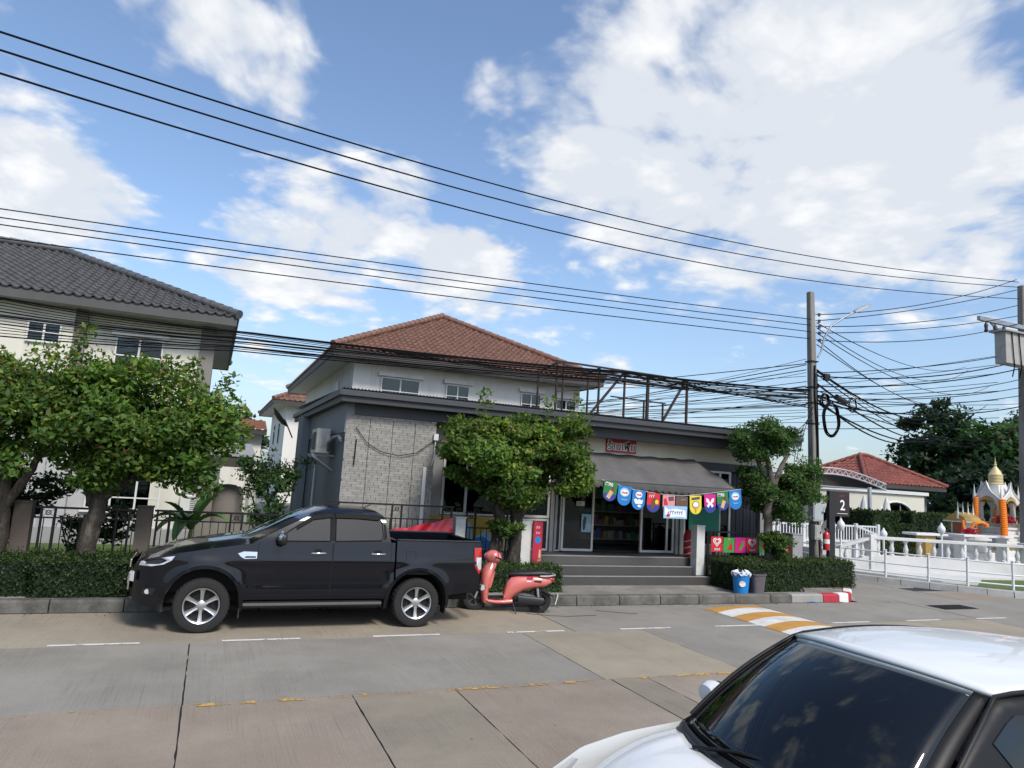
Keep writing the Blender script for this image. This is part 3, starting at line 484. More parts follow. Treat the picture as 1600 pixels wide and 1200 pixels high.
# awning
AW = mat('awning_canvas', (0.105, 0.10, 0.097), .9, 0, .2, 1.6, .3, 25, col2=(.078, .075, .072), c2=.55)
aw = thing('awning', 'grey canvas awning with scalloped edge over the shop doorway', 'awning', (9.85, 15.5, 2.9)); ax0, ax1 = 7.8, 11.97
def awf(u, v):
    x = ax0+(ax1-ax0)*u+(.12*v if u == 0 else 0); y = 15.5-1.72*v; rib = abs(((u*4) % 1)-.5)*2
    return (x, y, 3.235-.72*v-.055*(1-rib**6)*math.sin(PI*min(1, v*1.02))*(.7+.3*math.sin(u*17))+.012*math.sin(u*40+v*9)-.02*math.sin(PI*u))
m = MB(); m.grid(awf, 48, 16); m.build('canvas', AW, aw, smooth=70, solid=.006)
m = MB()
def val(u, v):
    x = ax0+.1+(ax1-ax0-.1)*u; z0 = 2.512-.02*math.sin(PI*u); sc = abs(math.sin(u*PI*22)); drop = .10+.07*u+.06*sc
    return (x, 13.775-.012*math.sin(u*60)*v-.03*v, z0-drop*v)
m.grid(val, 176, 3); m.build('valance', mat('awning_valance', (0.062, 0.06, .058), .9, 0, .2, 4), aw, smooth=70, solid=.004)
m = MB(); m.cyl((ax0+.1, 13.79, 2.505), (ax1+.16, 13.79, 2.505), .018); m.build('front_tube', DK, aw, smooth=50)
for x in (ax0+.12, ax1-.03): m = MB(); m.bar((x, 15.5, 2.55), (x, 13.8, 2.5), .03); m.bar((x, 15.48, 3.2), (x, 13.8, 2.52), .025); m.build('arm', DK, aw)
# air conditioner on the side wall
ac = thing('air_conditioner', 'dusty cream outdoor air conditioner unit on a bracket on the shop side wall', 'air conditioner', (2.3, 16.7, 2.7)); AC = mat('ac_cream', (.60, .57, .51), .6, 0, .15, 5, col2=(.26, .24, .2), c2=.58)
m = MB(); m.box((2.12, 16.2, 2.72), (2.42, 17.05, 3.28)); m.build('casing', AC, ac, bevel=.02)
m = MB()
for i in range(9): m.box((2.108, 16.3+i*.055, 2.8), (2.122, 16.32+i*.055, 3.2))
m.build('grille', mat('grille_dark', (.12, .12, .115), .7), ac)
m = MB(); m.cyl((2.11, 16.78, 3.0), (2.118, 16.78, 3.0), .2, n=20); m.build('fan_guard', MATS['grille_dark'], ac)
for y in (16.3, 16.95): m = MB(); m.bar((2.05, y, 2.68), (2.55, y, 2.68), .05); m.bar((2.08, y, 2.66), (2.55, y, 2.35), .04); m.build('bracket', GF, ac)
m = MB(); m.tube([(2.4, 16.2, 2.8), (2.35, 15.95, 2.95), (2.42, 15.7, 3.08), (2.48, 15.4, 3.1), (2.5, 15.2, 3.02)], .045, 8); m.build('pipe_duct', mat('duct_grey', (.22, .23, .25), .6), ac, smooth=60)
m = MB(); m.cyl((2.5, 18.9, .3), (2.5, 18.9, 3.1), .025); dp = tag(m.build('drain_pipe', WF, smooth=50), 'thin white drain pipe running down the slate side wall of the shop', 'pipe')
# steel billboard frame standing on the roof
bf = thing('billboard_frame', 'empty rusty steel billboard frame standing on the shop roof', 'billboard frame', (10.8, 17.5, 4.2)); RS = mat('steel_rust', (.04, .026, .022), .8, .2, .3, 6)
def fb(name, p, q, w=.05): m = MB(); m.bar(p, q, w); m.build(name, RS, bf)
for x, w in ((8.55, .05), (8.75, .04), (9.9, .05), (10.75, .05), (11.55, .075), (12.95, .06)): fb('upright', (x, 17.2, 4.1), (x, 17.2, 5.72), w)
for x in (8.45, 10.1, 12.1, 12.8): fb('rear_upright', (x, 18.2, 4.1), (x, 18.2, 5.6 if x < 12 else 5.05), .045)
fb('top_rail', (8.5, 17.2, 5.745), (13.05, 17.2, 5.70)); fb('lower_rail', (9.9, 17.2, 5.5), (13.02, 17.2, 5.42), .035); fb('rear_rail', (8.4, 18.2, 5.62), (12.9, 18.2, 5.60), .045); fb('rear_rail', (10.9, 18.2, 5.08), (12.9, 18.2, 5.05), .04)
for a, b in (((9.45, 17.2, 4.12), (10.7, 17.2, 5.65)), ((11.95, 17.2, 4.12), (12.85, 17.2, 5.6))): fb('brace', a, b, .06)
for x in (8.55, 9.9, 12.95): fb('tie', (x, 17.2, 5.7), (x, 18.2, 5.6), .04)
# ================================================================== houses with tiled hip roofs
def tile_slope(mb, e0, e1, t0, t1, pitch=.30, course=.32, amp=.03, lip=.035, seg=6):
    """one roof slope of waved tiles laid in courses between the eave e0-e1 and the top t0-t1"""
    e0, e1, t0, t1 = map(lambda p: np.array(p, float), (e0, e1, t0, t1)); ax = (e1-e0)/np.linalg.norm(e1-e0)
    up = (t0+t1)/2-(e0+e1)/2; up -= ax*up.dot(ax); ln = np.linalg.norm(up); uph = up/ln; nrm = np.cross(ax, uph); nrm *= np.sign(nrm[2])
    n = max(2, int(round(ln/course))); W = np.linalg.norm(e1-e0)
    a0 = (t0-e0).dot(ax); a1 = (t1-e0).dot(ax)
    for r in range(n):
        v0, v1 = r/n, (r+1)/n; l0, r0 = a0*v0, W+(a1-W)*v0; l1, r1 = a0*v1, W+(a1-W)*v1
        lo, hi = min(l0, l1), max(r0, r1); k0 = math.floor(lo/pitch*seg); k1 = math.ceil(hi/pitch*seg); k0 -= k0 % seg
        xs = np.arange(k0, k1+1)*pitch/seg+(pitch/2 if False else 0)
        xa = np.clip(xs, l0, r0); xb = np.clip(xs, l1, r1); wv = amp*np.cos(xs/pitch*2*PI)+amp*.35*np.cos(xs/pitch*4*PI)
        jit = .004*np.sin(xs*13.7+r*7.1)
        pa = e0+np.outer(xa, ax)+uph*(ln*v0-.015)+np.outer(wv+lip+jit, nrm); pb = e0+np.outer(xb, ax)+uph*(ln*v1+.02)+np.outer(wv, nrm); pc = pa-np.outer(np.full(len(xs), lip*.9), nrm)
        m = len(xs); base = len(mb.v); mb.v += [tuple(p) for p in pc]+[tuple(p) for p in pa]+[tuple(p) for p in pb]
        for i in range(m-1):
            if xa[i+1]-xa[i] > 1e-6 or xb[i+1]-xb[i] > 1e-6:
                mb.f += [(base+i, base+i+1, base+m+i+1, base+m+i), (base+m+i, base+m+i+1, base+2*m+i+1, base+2*m+i)]; mb.m += [0, 0]
def ridge_caps(mb, p, q, r=.11, step=.33):
    p, q = Vector(p), Vector(q); L_ = (q-p).length; n = max(1, int(L_/step)); d = (q-p)/n
    for i in range(n): a = p+d*i; mb.cyl(a-d*.06, a+d*1.0, r*1.12, r*.92, 10)
def hip_roof(parent, x0, x1, y0, y1, ze, rise, mt, mcap, ridge='y', mfas=None, msof=None, wall=None, pitch=.3, course=.32):
    if ridge == 'y': h = (x1-x0)/2; A = ((x0+x1)/2, y0+h, ze+rise); B = ((x0+x1)/2, max(y0+h, y1-h), ze+rise)
    else: h = (y1-y0)/2; A = (x0+h, (y0+y1)/2, ze+rise); B = (max(x0+h, x1-h), (y0+y1)/2, ze+rise)
    c = [(x0, y0, ze), (x1, y0, ze), (x1, y1, ze), (x0, y1, ze)]
    sl = [(c[0], c[1], A, A if ridge == 'y' else B), (c[3], c[0], B, A) if ridge == 'y' else (c[3], c[0], A, A), (c[1], c[2], A, B) if ridge == 'y' else (c[1], c[2], B, B), (c[2], c[3], B, B if ridge == 'y' else A)]
    rf = None
    for s in sl:
        m = MB(); tile_slope(m, *s, pitch=pitch, course=course); o = m.build('roof_tiles', mt, parent, smooth=50, kind='stuff', fix=False); rf = rf or o
    m = MB()
    for p, q in ((c[0], A), (c[1], A if ridge == 'y' else B), (c[2], B), (c[3], B if ridge == 'y' else A)): ridge_caps(m, Vector(p)+Vector((0, 0, .07)), Vector(q)+Vector((0, 0, .07)))
    if (Vector(A)-Vector(B)).length > .4: ridge_caps(m, Vector(A)+Vector((0, 0, .08)), Vector(B)+Vector((0, 0, .08)))
    m.build('ridge_tiles', mcap, parent, smooth=50, kind='stuff')
    m = MB(); t = .05; zf = ze-.25
    m.box((x0+.02, y0+.02, zf), (x1-.02, y0+.02+t, ze+.01)); m.box((x0+.02, y1-.02-t, zf), (x1-.02, y1-.02, ze+.01)); m.box((x0+.02, y0+.02+t, zf), (x0+.02+t, y1-.02-t, ze+.01)); m.box((x1-.02-t, y0+.02+t, zf), (x1-.02, y1-.02-t, ze+.01)); m.build('fascia', mfas, parent, bevel=.008)
    m = MB(); m.box((x0+.07, y0+.07, zf+.03), (x1-.07, y1-.07, zf+.05)); m.build('soffit', msof, parent)
    if wall: 
        m = MB(); k = [(Vector(p)-Vector(((x0+x1)/2, (y0+y1)/2, p[2])))*.985 for p in c]; cc = Vector(((x0+x1)/2, (y0+y1)/2, ze-.02)); 
        m.add([cc+p.xy.to_3d() for p in k]+[Vector(A)-Vector((0, 0, .1)), Vector(B)-Vector((0, 0, .1))], [(0, 1, 4), (1, 2, 5, 4), (2, 3, 5), (3, 0, 4, 5)] if ridge == 'y' else [(0, 1, 5, 4), (1, 2, 5), (2, 3, 4, 5), (3, 0, 4)]); m.build('roof_deck', mfas, parent)
def house_window(parent, xa, xb, za, zb, y, mf, mg, mull=1, trans=(), hood=True, name='window', curtain=None):
    f = frame_unit(name, xa, xb, za, zb, y-.03, mf, mg, parent, .045, .07, mull=[xa+(xb-xa)*(i+1)/(mull+1) for i in range(mull)], trans=trans)
    q = MB(); q.box((xa, y-.004, za), (xb, y+.03, zb)); q.build('curtain', curtain or CUR, f)
    if hood: q = MB(); q.box((xa-.1, y-.13, zb+.02), (xb+.1, y+.01, zb+.16)); q.build('window_hood', WHITEWALL, f, bevel=.008); q = MB(); q.box((xa-.07, y-.1, za-.08), (xb+.07, y+.01, za-.005)); q.build('sill', WHITEWALL, f, bevel=.008)
    return f
CUR = mat('curtain_greygreen', (.12, .15, .14), .9, 0, .4, 9, stretch=(6, 1, .2)); CURT = mat('curtain_teal', (.03, .14, .17), .9, 0, .3, 9, stretch=(6, 1, .2))
WHITEWALL = mat('render_white', (.71, .69, .65), .85, 0, .08, .9, .12, 60, col2=(.56, .54, .49), c2=.60, stretch=(2.2, 2.2, .22)); CREAMWALL = mat('render_cream', (.62, .60, .52), .85, 0, .08, .9, .12, 60, col2=(.50, .48, .41), c2=.6, stretch=(2.2, 2.2, .22)); GREYWALL = mat('render_grey', (.42, .425, .43), .85, 0, .08, .9, .12, 60); TAUPE = mat('render_taupe', (.20, .185, .165), .85, 0, .08, .9, .12, 60)
TB = mat('tile_brown', (.15, .074, .050), .8, 0, .35, 5, .2, 30, col2=(.20, .105, .074), c2=.5); TBC = mat('tile_brown_cap', (.19, .098, .07), .8, 0, .3, 5); TG = mat('tile_charcoal', (.066, .064, .063), .7, 0, .28, 5, .2, 30, col2=(.085, .085, .088), c2=.5); TGC = mat('tile_charcoal_cap', (.085, .087, .092), .7, 0, .3, 5); TR = mat('tile_red', (.20, .055, .04), .75, 0, .25, 4, .2, 30, col2=(.25, .085, .06), c2=.52)
FB = mat('fascia_brown', (.045, .038, .036), .65, 0, .15, 3); FG = mat('fascia_grey', (.07, .07, .068), .65, 0, .15, 3); SOF = mat('soffit_board', (.60, .585, .56), .8, 0, .08, 2); SOFG = mat('soffit_grey', (.40, .39, .37), .8, 0, .08, 2)
HG = glassmat('house_glass', (.55, .6, .6), .9)
# --- brown-roofed house behind the shop
bh = thing('brown_roof_house', 'white house with brown tiled hip roof rising behind the shop', 'house', (8, 29, .2)); bx0, bx1, by0, by1 = 3.1, 12.9, 22.0, 36.4
m = MB(); m.box((bx0+.85, by0+.85, .1), (bx1-.55, by1-.8, 5.96)); m.build('wall', WHITEWALL, bh, bevel=.01)
hip_roof(bh, bx0, bx1, by0, by1, 6.18, 2.55, TB, TBC, 'y', FB, SOF, wall=True, pitch=.2, course=.3)
for xa, xb, za in ((4.86, 6.2, 4.3), (7.12, 7.98, 4.4), (9.95, 10.75, 4.4)): house_window(bh, xa, xb, za, 5.5, by0+.85, WF, HG, 1, ((za+5.5)/2+.15,))
house_window(bh, 11.35, 12.2, 4.6, 5.42, by0+.85, WF, HG, 1, (5.05,), hood=True)
m = MB(); m.box((bx0+.80, 25.5, 4.9), (bx0+.86, 26.2, 5.5)); m.build('side_window', MATS['frame_white'], bh)
# --- the twin of it in the row behind
th = thing('far_brown_roof_house', 'white house with brown roof edge in the gap left of the shop', 'house', (8, 48, .2))
m = MB(); m.box((3.75, 43.2, .1), (12.5, 54, 5.9)); m.build('wall', WHITEWALL, th, bevel=.01); hip_roof(th, 2.9, 13.2, 42.3, 56, 6.1, 2.5, TB, TBC, 'y', FB, SOF, wall=True, course=.5)
for y in (46.0, 49.5): m = MB(); m.box((3.70, y, 3.6), (3.76, y+1.0, 5.0)); w_ = m.build('side_window', MATS['frame_white'], th); q = MB(); q.box((3.69, y+.08, 3.68), (3.698, y+.92, 4.92)); q.build('pane', HG, w_)
m = MB(); m.box((.4, 32.9, .1), (1.95, 36, 3.7)); an = thing('rear_annex', 'small white annex with orange tiled lean-to roof beside the shop side wall', 'annex', (1.2, 34, .2)); m.build('wall', WHITEWALL, an)
m = MB(); tile_slope(m, (.1, 32.4, 3.85), (2.1, 32.4, 3.85), (.1, 34.2, 4.35), (2.1, 34.2, 4.35)); m.build('roof_tiles', mat('tile_orange', (.22, .09, .055), .75, 0, .25, 4), an, smooth=50, kind='stuff', fix=False)
m = MB(); m.box((.1, 32.42, 3.62), (2.1, 32.5, 3.84)); m.build('fascia', FB, an)
# satellite dish on the rear corner
ds = thing('satellite_dish', 'black mesh satellite dish on the rear corner of the shop', 'satellite dish', (2.2, 24.5, 3.5)); m = MB(); c_ = Vector((1.95, 24.3, 3.95))
m.lathe([(.02, -.12), (.22, -.09), (.4, 0), (.41, .01), (.22, -.07), (.02, -.1)], (0, 0, 0), 18); q = Matrix.Rotation(R(50), 3, 'Y'); m.v = [tuple(q @ Vector(p)+c_) for p in m.v]; m.build('dish', DK, ds, smooth=50); m = MB(); m.bar((2.1, 24.4, 3.9), (2.4, 24.4, 3.3), .04); m.build('bracket', DK, ds)
# --- grey-roofed house on the left
lh = thing('grey_roof_house', 'cream house with charcoal tiled hip roof behind the left tree', 'house', (-6, 24, .2))
LX, LY = -.45, 20.0
m = MB(); m.box((-14, LY, 3.2), (LX-.15, 28.4, 5.98)); m.box((-14, LY-.28, 3.2), (-3.45, LY-.001, 5.98)); m.build('upper_wall', CREAMWALL, lh, bevel=.008)
m = MB(); m.box((LX-.15, LY-.06, .2), (LX+.2, LY+1.0, 5.98)); m.build('corner_pilaster', TAUPE, lh, bevel=.008); m = MB(); m.box((-3.45, LY-.18, 3.2), (-3.2, LY-.001, 5.98)); m.build('step_shade_strip', TAUPE, lh)  # narrow upper strip: taupe colour stands in for shade at the wall step
m = MB(); m.box((-14, LY+.02, .2), (LX-.16, 28.4, 3.199)); m.box((-3.6, LY-.22, .2), (-3.1, LY+.019, 3.199)); m.build('lower_wall', GREYWALL, lh, bevel=.008)
m = MB(); m.box((LX-.9, LY-.03, .2), (LX-.151, LY+.019, 3.199)); m.build('cream_strip', CREAMWALL, lh)
m = MB(); m.box((-14, LY-.32, .12), (LX+.22, LY-.02, .62)); m.build('plinth', mat('plinth_grey', (.30, .30, .29), .9, 0, .15, 2), lh, bevel=.01)
hip_roof(lh, -14.6, .24, 19.2, 29.2, 6.13, 2.2, TG, TGC, 'x', FG, SOFG, wall=True, pitch=.21, course=.32)
house_window(lh, -2.55, -1.45, 4.3, 5.38, LY, WF, HG, 1, (4.9,), True, curtain=CURT); house_window(lh, -4.4, -3.68, 4.95, 5.46, LY-.28, WF, HG, 1, (5.2,), False, curtain=mat('curtain_slate', (.06, .07, .09), .9, 0, .2))
house_window(lh, -2.75, -1.1, 1.05, 2.65, LY+.02, WF, HG, 2, (1.35, 2.1), True, curtain=mat('curtain_darkteal', (.012, .06, .055), .9, 0, .2)); house_window(lh, -5.6, -4.5, 1.05, 2.65, LY+.02, WF, HG, 1, (1.35,), True, curtain=CURT)
la = thing('house_air_conditioner', 'small white air conditioner low on the grey-roofed house wall', 'air conditioner', (-.4, 19.75, 1.05)); m = MB(); m.box((-.62, 19.62, 1.08), (-.16, 19.93, 1.5)); m.build('casing', mat('ac_white', (.62, .62, .6), .5), la, bevel=.02)
m = MB()
for i in range(7): m.box((-.38, 19.612, 1.14+i*.047), (-.19, 19.625, 1.16+i*.047))
m.build('grille', MATS['grille_dark'], la)
# lean-to carport roof and water tank beside that house
lt = thing('lean_to_shed', 'small dark lean-to roof beside the grey-roofed house', 'shed', (.4, 22, .2)); m = MB(); m.add([(-.3, 21.2, 2.62), (1.15, 21.2, 2.62), (1.15, 24.5, 3.0), (-.3, 24.5, 3.0), (-.3, 21.2, 2.56), (1.15, 21.2, 2.56), (1.15, 24.5, 2.94), (-.3, 24.5, 2.94)], [(0, 1, 2, 3), (7, 6, 5, 4), (0, 4, 5, 1), (1, 5, 6, 2), (2, 6, 7, 3), (3, 7, 4, 0)]); m.build('roof_sheet', GF, lt)
m = MB(); m.box((-.28, 21.25, 2.25), (1.1, 21.31, 2.555)); m.build('fascia', FB, lt); m = MB(); m.bar((1.05, 21.3, .2), (1.05, 21.3, 2.25), .08); m.build('post', GF, lt); m = MB(); m.box((-.2, 21.6, .2), (.15, 22.9, 2.5)); m.build('door_panel', TAUPE, lt)
tk = thing('water_tank', 'grey ribbed water tank under the lean-to roof', 'water tank', (.55, 22.2, .2)); m = MB(); m.lathe([(.42, .2), (.45, .25)]+[(.45-.015*(i % 2), .35+i*.1) for i in range(12)]+[(.4, 1.6), (.2, 1.72), (.02, 1.74)], (.55, 22.4, 0), 24); m.build('tank', TAUPE, tk, smooth=40)
m = MB(); m.box((-.6, 20.9, .2), (1.9, 21.05, .72)); tag(m.build('garden_wall', mat('block_grey', (.20, .19, .17), .9, 0, .2, 3, .3, 30)), 'low grey block wall behind the banana plant', 'wall')
# ================================================================== pickup truck
CP = mat('truck_paint', (0.0025, 0.003, 0.006), .3, .0, .05, 2, coat=.75, spec=.1); BP = mat('plastic_black', (.012, .012, .013), .55, 0, .15, 8); CH = mat('chrome', (.62, .63, .64), .12, 1.0, .04, 4); RB = mat('tyre_rubber', (.013, .013, .013), .85, 0, .2, 12, .3, 60); AL = mat('alloy_silver', (.50, .50, .50), .32, .85, .08, 6); ALD = mat('alloy_dark', (.05, .05, .052), .5, .5, .1); TGL = glassmat('truck_glass', (.05, .06, .06), 1.0, .85, (.003, .004, .005)); BT = mat('trim_matt', (.006, .006, .006), .6, 0, .1, 8, spec=.12); RED = mat('lamp_red', (.42, .006, .01), .15, 0, .05, coat=1); LMP = mat('lamp_clear', (.55, .56, .58), .08, .3, .1, 14, coat=1); DRK = mat('underbody', (.006, .006, .006), .9)
def lin(x, pts):
    return float(np.interp(x, [p[0] for p in pts], [p[1] for p in pts]))
def wheel(parent, loc, r, wd, side, ns=6, mt=AL, rim=.66, name='wheel', hub=True):
    """tyre, rim, spokes, hub and nuts; side -1 faces -y"""
    ty = MB(); h = wd/2; ri = r*rim
    ty.lathe([(ri, -h*.8), (ri+.012, -h*.94), (r*.86, -h), (r*.95, -h*.93), (r*.99, -h*.74), (r, -h*.5), (r, h*.5), (r*.99, h*.74), (r*.95, h*.93), (r*.86, h), (ri+.012, h*.94), (ri, h*.8)], (0, 0, 0), 40, 'y', caps=False); e = ty.build(name, RB, parent, smooth=35, world=False); e.location = loc
    tr = MB()
    for i in range(36):
        a = 2*PI*i/36
        for sx in (-1, 1): tr.bar((math.cos(a)*(r-.002), sx*h*.18, math.sin(a)*(r-.002)), (math.cos(a+.06)*(r-.002)*.978, sx*h*.86, math.sin(a+.06)*(r-.002)*.978), .022, .008)
    tr.build('tread', RB, e, world=False, kind='stuff')
    o = side*h; rm = MB(); rm.lathe([(ri*1.0, o*.9), (ri*.985, o*.97), (ri*.92, o*.9), (ri*.88, o*.35), (ri*.86, -o*.5), (ri*.8, -o*.5), (ri*.82, o*.3)], (0, 0, 0), 36, 'y', caps=False); rm.build('rim', mt, e, smooth=40, world=False)
    q = MB(); q.lathe([(ri*.86, o*.22), (.01, o*.22), (.01, o*.12), (ri*.86, o*.12)], (0, 0, 0), 30, 'y'); q.build('brake_disc', ALD, e, smooth=40, world=False)
    for i in range(ns):
        a = 2*PI*(i+.5)/ns; s = MB(); ca, sa = math.cos(a), math.sin(a); rings = []
        for t, w_, dep in ((.16, .055*r/.38, .64), (.45, .050*r/.38, .66), (.75, .062*r/.38, .74), (.92, .085*r/.38, .86)):
            cx, cz = ca*ri*t, sa*ri*t; nx, nz = -sa, ca; y0 = o*dep; y1 = o*(dep-.24)
            rings.append([(cx-nx*w_*.5, y1, cz-nz*w_*.5), (cx-nx*w_*.42, y0, cz-nz*w_*.42), (cx-nx*w_*.1, y0-o*.05, cz-nz*w_*.1), (cx+nx*w_*.1, y0-o*.05, cz+nz*w_*.1), (cx+nx*w_*.42, y0, cz+nz*w_*.42), (cx+nx*w_*.5, y1, cz+nz*w_*.5)])
        s.loft(rings); s.build('spoke', mt, e, smooth=30, world=False)
    q = MB(); q.lathe([(ri*.27, o*.4), (ri*.26, o*.62), (ri*.2, o*.68), (.004, o*.7)], (0, 0, 0), 20, 'y'); q.build('hub_cap', mt, e, smooth=40, world=False)
    if hub:
        for i in range(ns): a = 2*PI*i/ns; q = MB(); q.cyl((math.cos(a)*ri*.33, o*.5, math.sin(a)*ri*.33), (math.cos(a)*ri*.33, o*.66, math.sin(a)*ri*.33), .014, n=8); q.build('wheel_nut', ALD, e, world=False)
    return e
tk = thing('pickup_truck', 'black double cab pickup truck parked along the kerb', 'pickup truck', (.08, 11.93, 0), R(0.8)); tk.scale = (.978, .978, .978)
WB = 3.22; RF = .515; RR = .50
def hw(x, z):
    """half width of the truck body side"""
    y = .915; y -= max(0, .74-z)**1.5*.22; y -= max(0, z-1.08)*.16
    y -= .020*math.exp(-((z-.70)/.07)**2)*lin(x, [(.5, 0), (.8, 1), (2.5, 1), (2.8, 0)])
    y += .012*math.exp(-((z-1.02)/.05)**2)
    for c, r in ((0, RF), (WB, RR)):
        d = math.hypot(x-c, z-.40); y += .042*math.exp(-(max(0, d-r)/.10)**2)*(1 if z > .3 else .5)
    y -= lin(x, [(-.95, .34), (-.86, .235), (-.75, .15), (-.6, .075), (-.4, .02), (-.2, 0), (4.15, 0), (4.31, .03)])
    return y
ZT = [(-.93, .93), (-.86, .99), (-.75, 1.035), (-.4, 1.12), (0, 1.19), (.4, 1.25), (.7, 1.295), (2.8, 1.335), (2.81, 1.345), (2.83, 1.365), (4.31, 1.365)]
ZB = [(-.93, .42), (-.7, .36), (-.5, .42), (.5, .46), (2.7, .46), (3.7, .50), (4.31, .56)]
def skin(mb, xa, xb, side, nz=26, dx=.032, off=0.0, zb=None, zt=None, arch=True):
    nx = max(2, int(round((xb-xa)/dx))); idx = {}; vs = []; ok = {}
    for i in range(nx+1):
        x = xa+(xb-xa)*i/nx; b = lin(x, ZB) if zb is None else zb(x); t = lin(x, ZT) if zt is None else zt(x)
        for j in range(nz+1):
            z = b+(t-b)*j/nz; px, pz = x, z; inside = False
            if arch:
                for c, r in ((0, RF), (WB, RR)):
                    d = math.hypot(x-c, z-.40)
                    if d < r: inside = True; d = max(d, 1e-4); px, pz = c+(x-c)/d*r, .40+(z-.40)/d*r
            idx[i, j] = len(vs); ok[i, j] = not inside; vs.append((px, side*(hw(px, pz)+off), pz))
    fs = [(idx[i, j], idx[i+1, j], idx[i+1, j+1], idx[i, j+1]) for i in range(nx) for j in range(nz) if ok[i, j] or ok[i+1, j] or ok[i+1, j+1] or ok[i, j+1]]
    mb.add(vs, fs)
m = MB(); skin(m, -.93, 2.80, -1); skin(m, -.93, 2.80, 1)
NH = 14
def hood(u, v):
    x = -.93+1.5*u; z = lin(x, ZT); y = (hw(x, z))*(2*v-1); a = abs(2*v-1)
    return (x, y, z+.075*(1-a**2.2)*min(1, (u+.02)*3)+.02*math.exp(-((a-.62)/.12)**2)*u)
m.grid(hood, 26, NH)
def nose(u, v):                                   # front face between the two fender ends
    z = lin(-.93, ZB)+(lin(-.93, ZT)-lin(-.93, ZB))*u; y = hw(-.93, z)*(2*v-1); return (-.93-.06*(1-(2*v-1)**2), y, z)
m.grid(nose, 6, 10); body = m.build('body', CP, tk, smooth=38, world=False)
m = MB(); skin(m, 2.83, 4.31, -1); skin(m, 2.83, 4.31, 1)
for s in (-1, 1):
    m.grid(lambda u, v: (2.83+1.54*u, s*(hw(2.83+1.54*u, 1.365)-.10*v), 1.365+.012*math.sin(PI*v)), 20, 3); m.grid(lambda u, v: (2.83+1.54*u, s*(hw(2.83+1.54*u, 1.365)-.10), 1.365-.5*v), 20, 2)
m.grid(lambda u, v: (4.31+.02*math.sin(PI*u), (hw(4.31, .6+.765*u))*(2*v-1), .56+.805*u), 8, 10); m.box((2.83, -.8, .82), (4.28, .8, .86)); m.box((2.83, -.84, .86), (2.87, .84, 1.36)); m.box((4.26, -.84, .86), (4.30, .84, 1.36))
bed = m.build('cargo_bed', CP, tk, smooth=38, world=False)
m = MB(); 
for s in (-1, 1): m.box((2.84, s*.80, 1.372), (4.29, s*.885, 1.39))
m.build('bed_rail_cap', BP, tk, bevel=.008, world=False)
# cabin
def gh(z):   # plan outline of the cabin at height z: x front, x rear, half width
    t = (z-1.26)/(1.80-1.26); t = max(0, min(1, t))
    xf = .42+.98*t+.08*t*t; xr = 2.80-.11*t-.04*t**3; hwid = .875-.185*t-.03*t**4
    return xf, xr, hwid
rings = []
for z in (1.20, 1.30, 1.4, 1.5, 1.6, 1.68, 1.74, 1.785, 1.815):
    xf, xr, h = gh(z); k = max(0, z-1.70)/.115; xf += .10*k*k; xr -= .12*k*k; h -= .10*k*k
    ring = []
    for i in range(9): v = -1+2*i/8; ring.append((xf+.14*abs(v)**2.5+.0, v*h, z))
    for i in range(9): v = 1-2*i/8; ring.append((xr-.05*abs(v)**3, v*h, z))
    rings.append(ring)
xf, xr, h = gh(1.8); rings.append([(p[0]*.82+.18*1.95, p[1]*.72, 1.84) for p in rings[-1]]); rings.append([(p[0]*.4+.6*1.95, p[1]*.4, 1.852) for p in rings[-2]])
m = MB(); m.loft(rings); cab = m.build('cabin', CP, tk, smooth=42, world=False)
GA, GB = gh(1.33)[2], gh(1.70)[2]
def gy(z, o=.004): return GA+(GB-GA)*(z-1.33)/.37+.006+o
def sidepanel(name, poly, s, mt, parent, o=.005, th=.006):
    q = MB(); n = len(poly); q.add([(x, s*gy(z, o), z) for x, z in poly]+[(x, s*gy(z, o-th), z) for x, z in poly], [tuple(range(n)), tuple(range(2*n-1, n-1, -1))]+[(i, i+n, (i+1) % n+n, (i+1) % n) for i in range(n)]); return q.build(name, mt, parent, world=False)
m = MB(); m.grid(lambda u, v: (lambda z, w_: (gh(z)[0]+.14*abs(w_)**2.5-.006, w_*(gh(z)[2]-.03)*.97, z))(1.28+.42*u, 2*v-1), 8, 12); m.build('windscreen', TGL, tk, smooth=60, world=False)
m = MB(); m.grid(lambda u, v: (lambda z, w_: (gh(z)[1]-.05*abs(w_)**3+.006, w_*(gh(z)[2]-.12)*.95, z))(1.38+.3*u, 2*v-1), 6, 10); m.build('rear_window', TGL, tk, smooth=60, world=False)
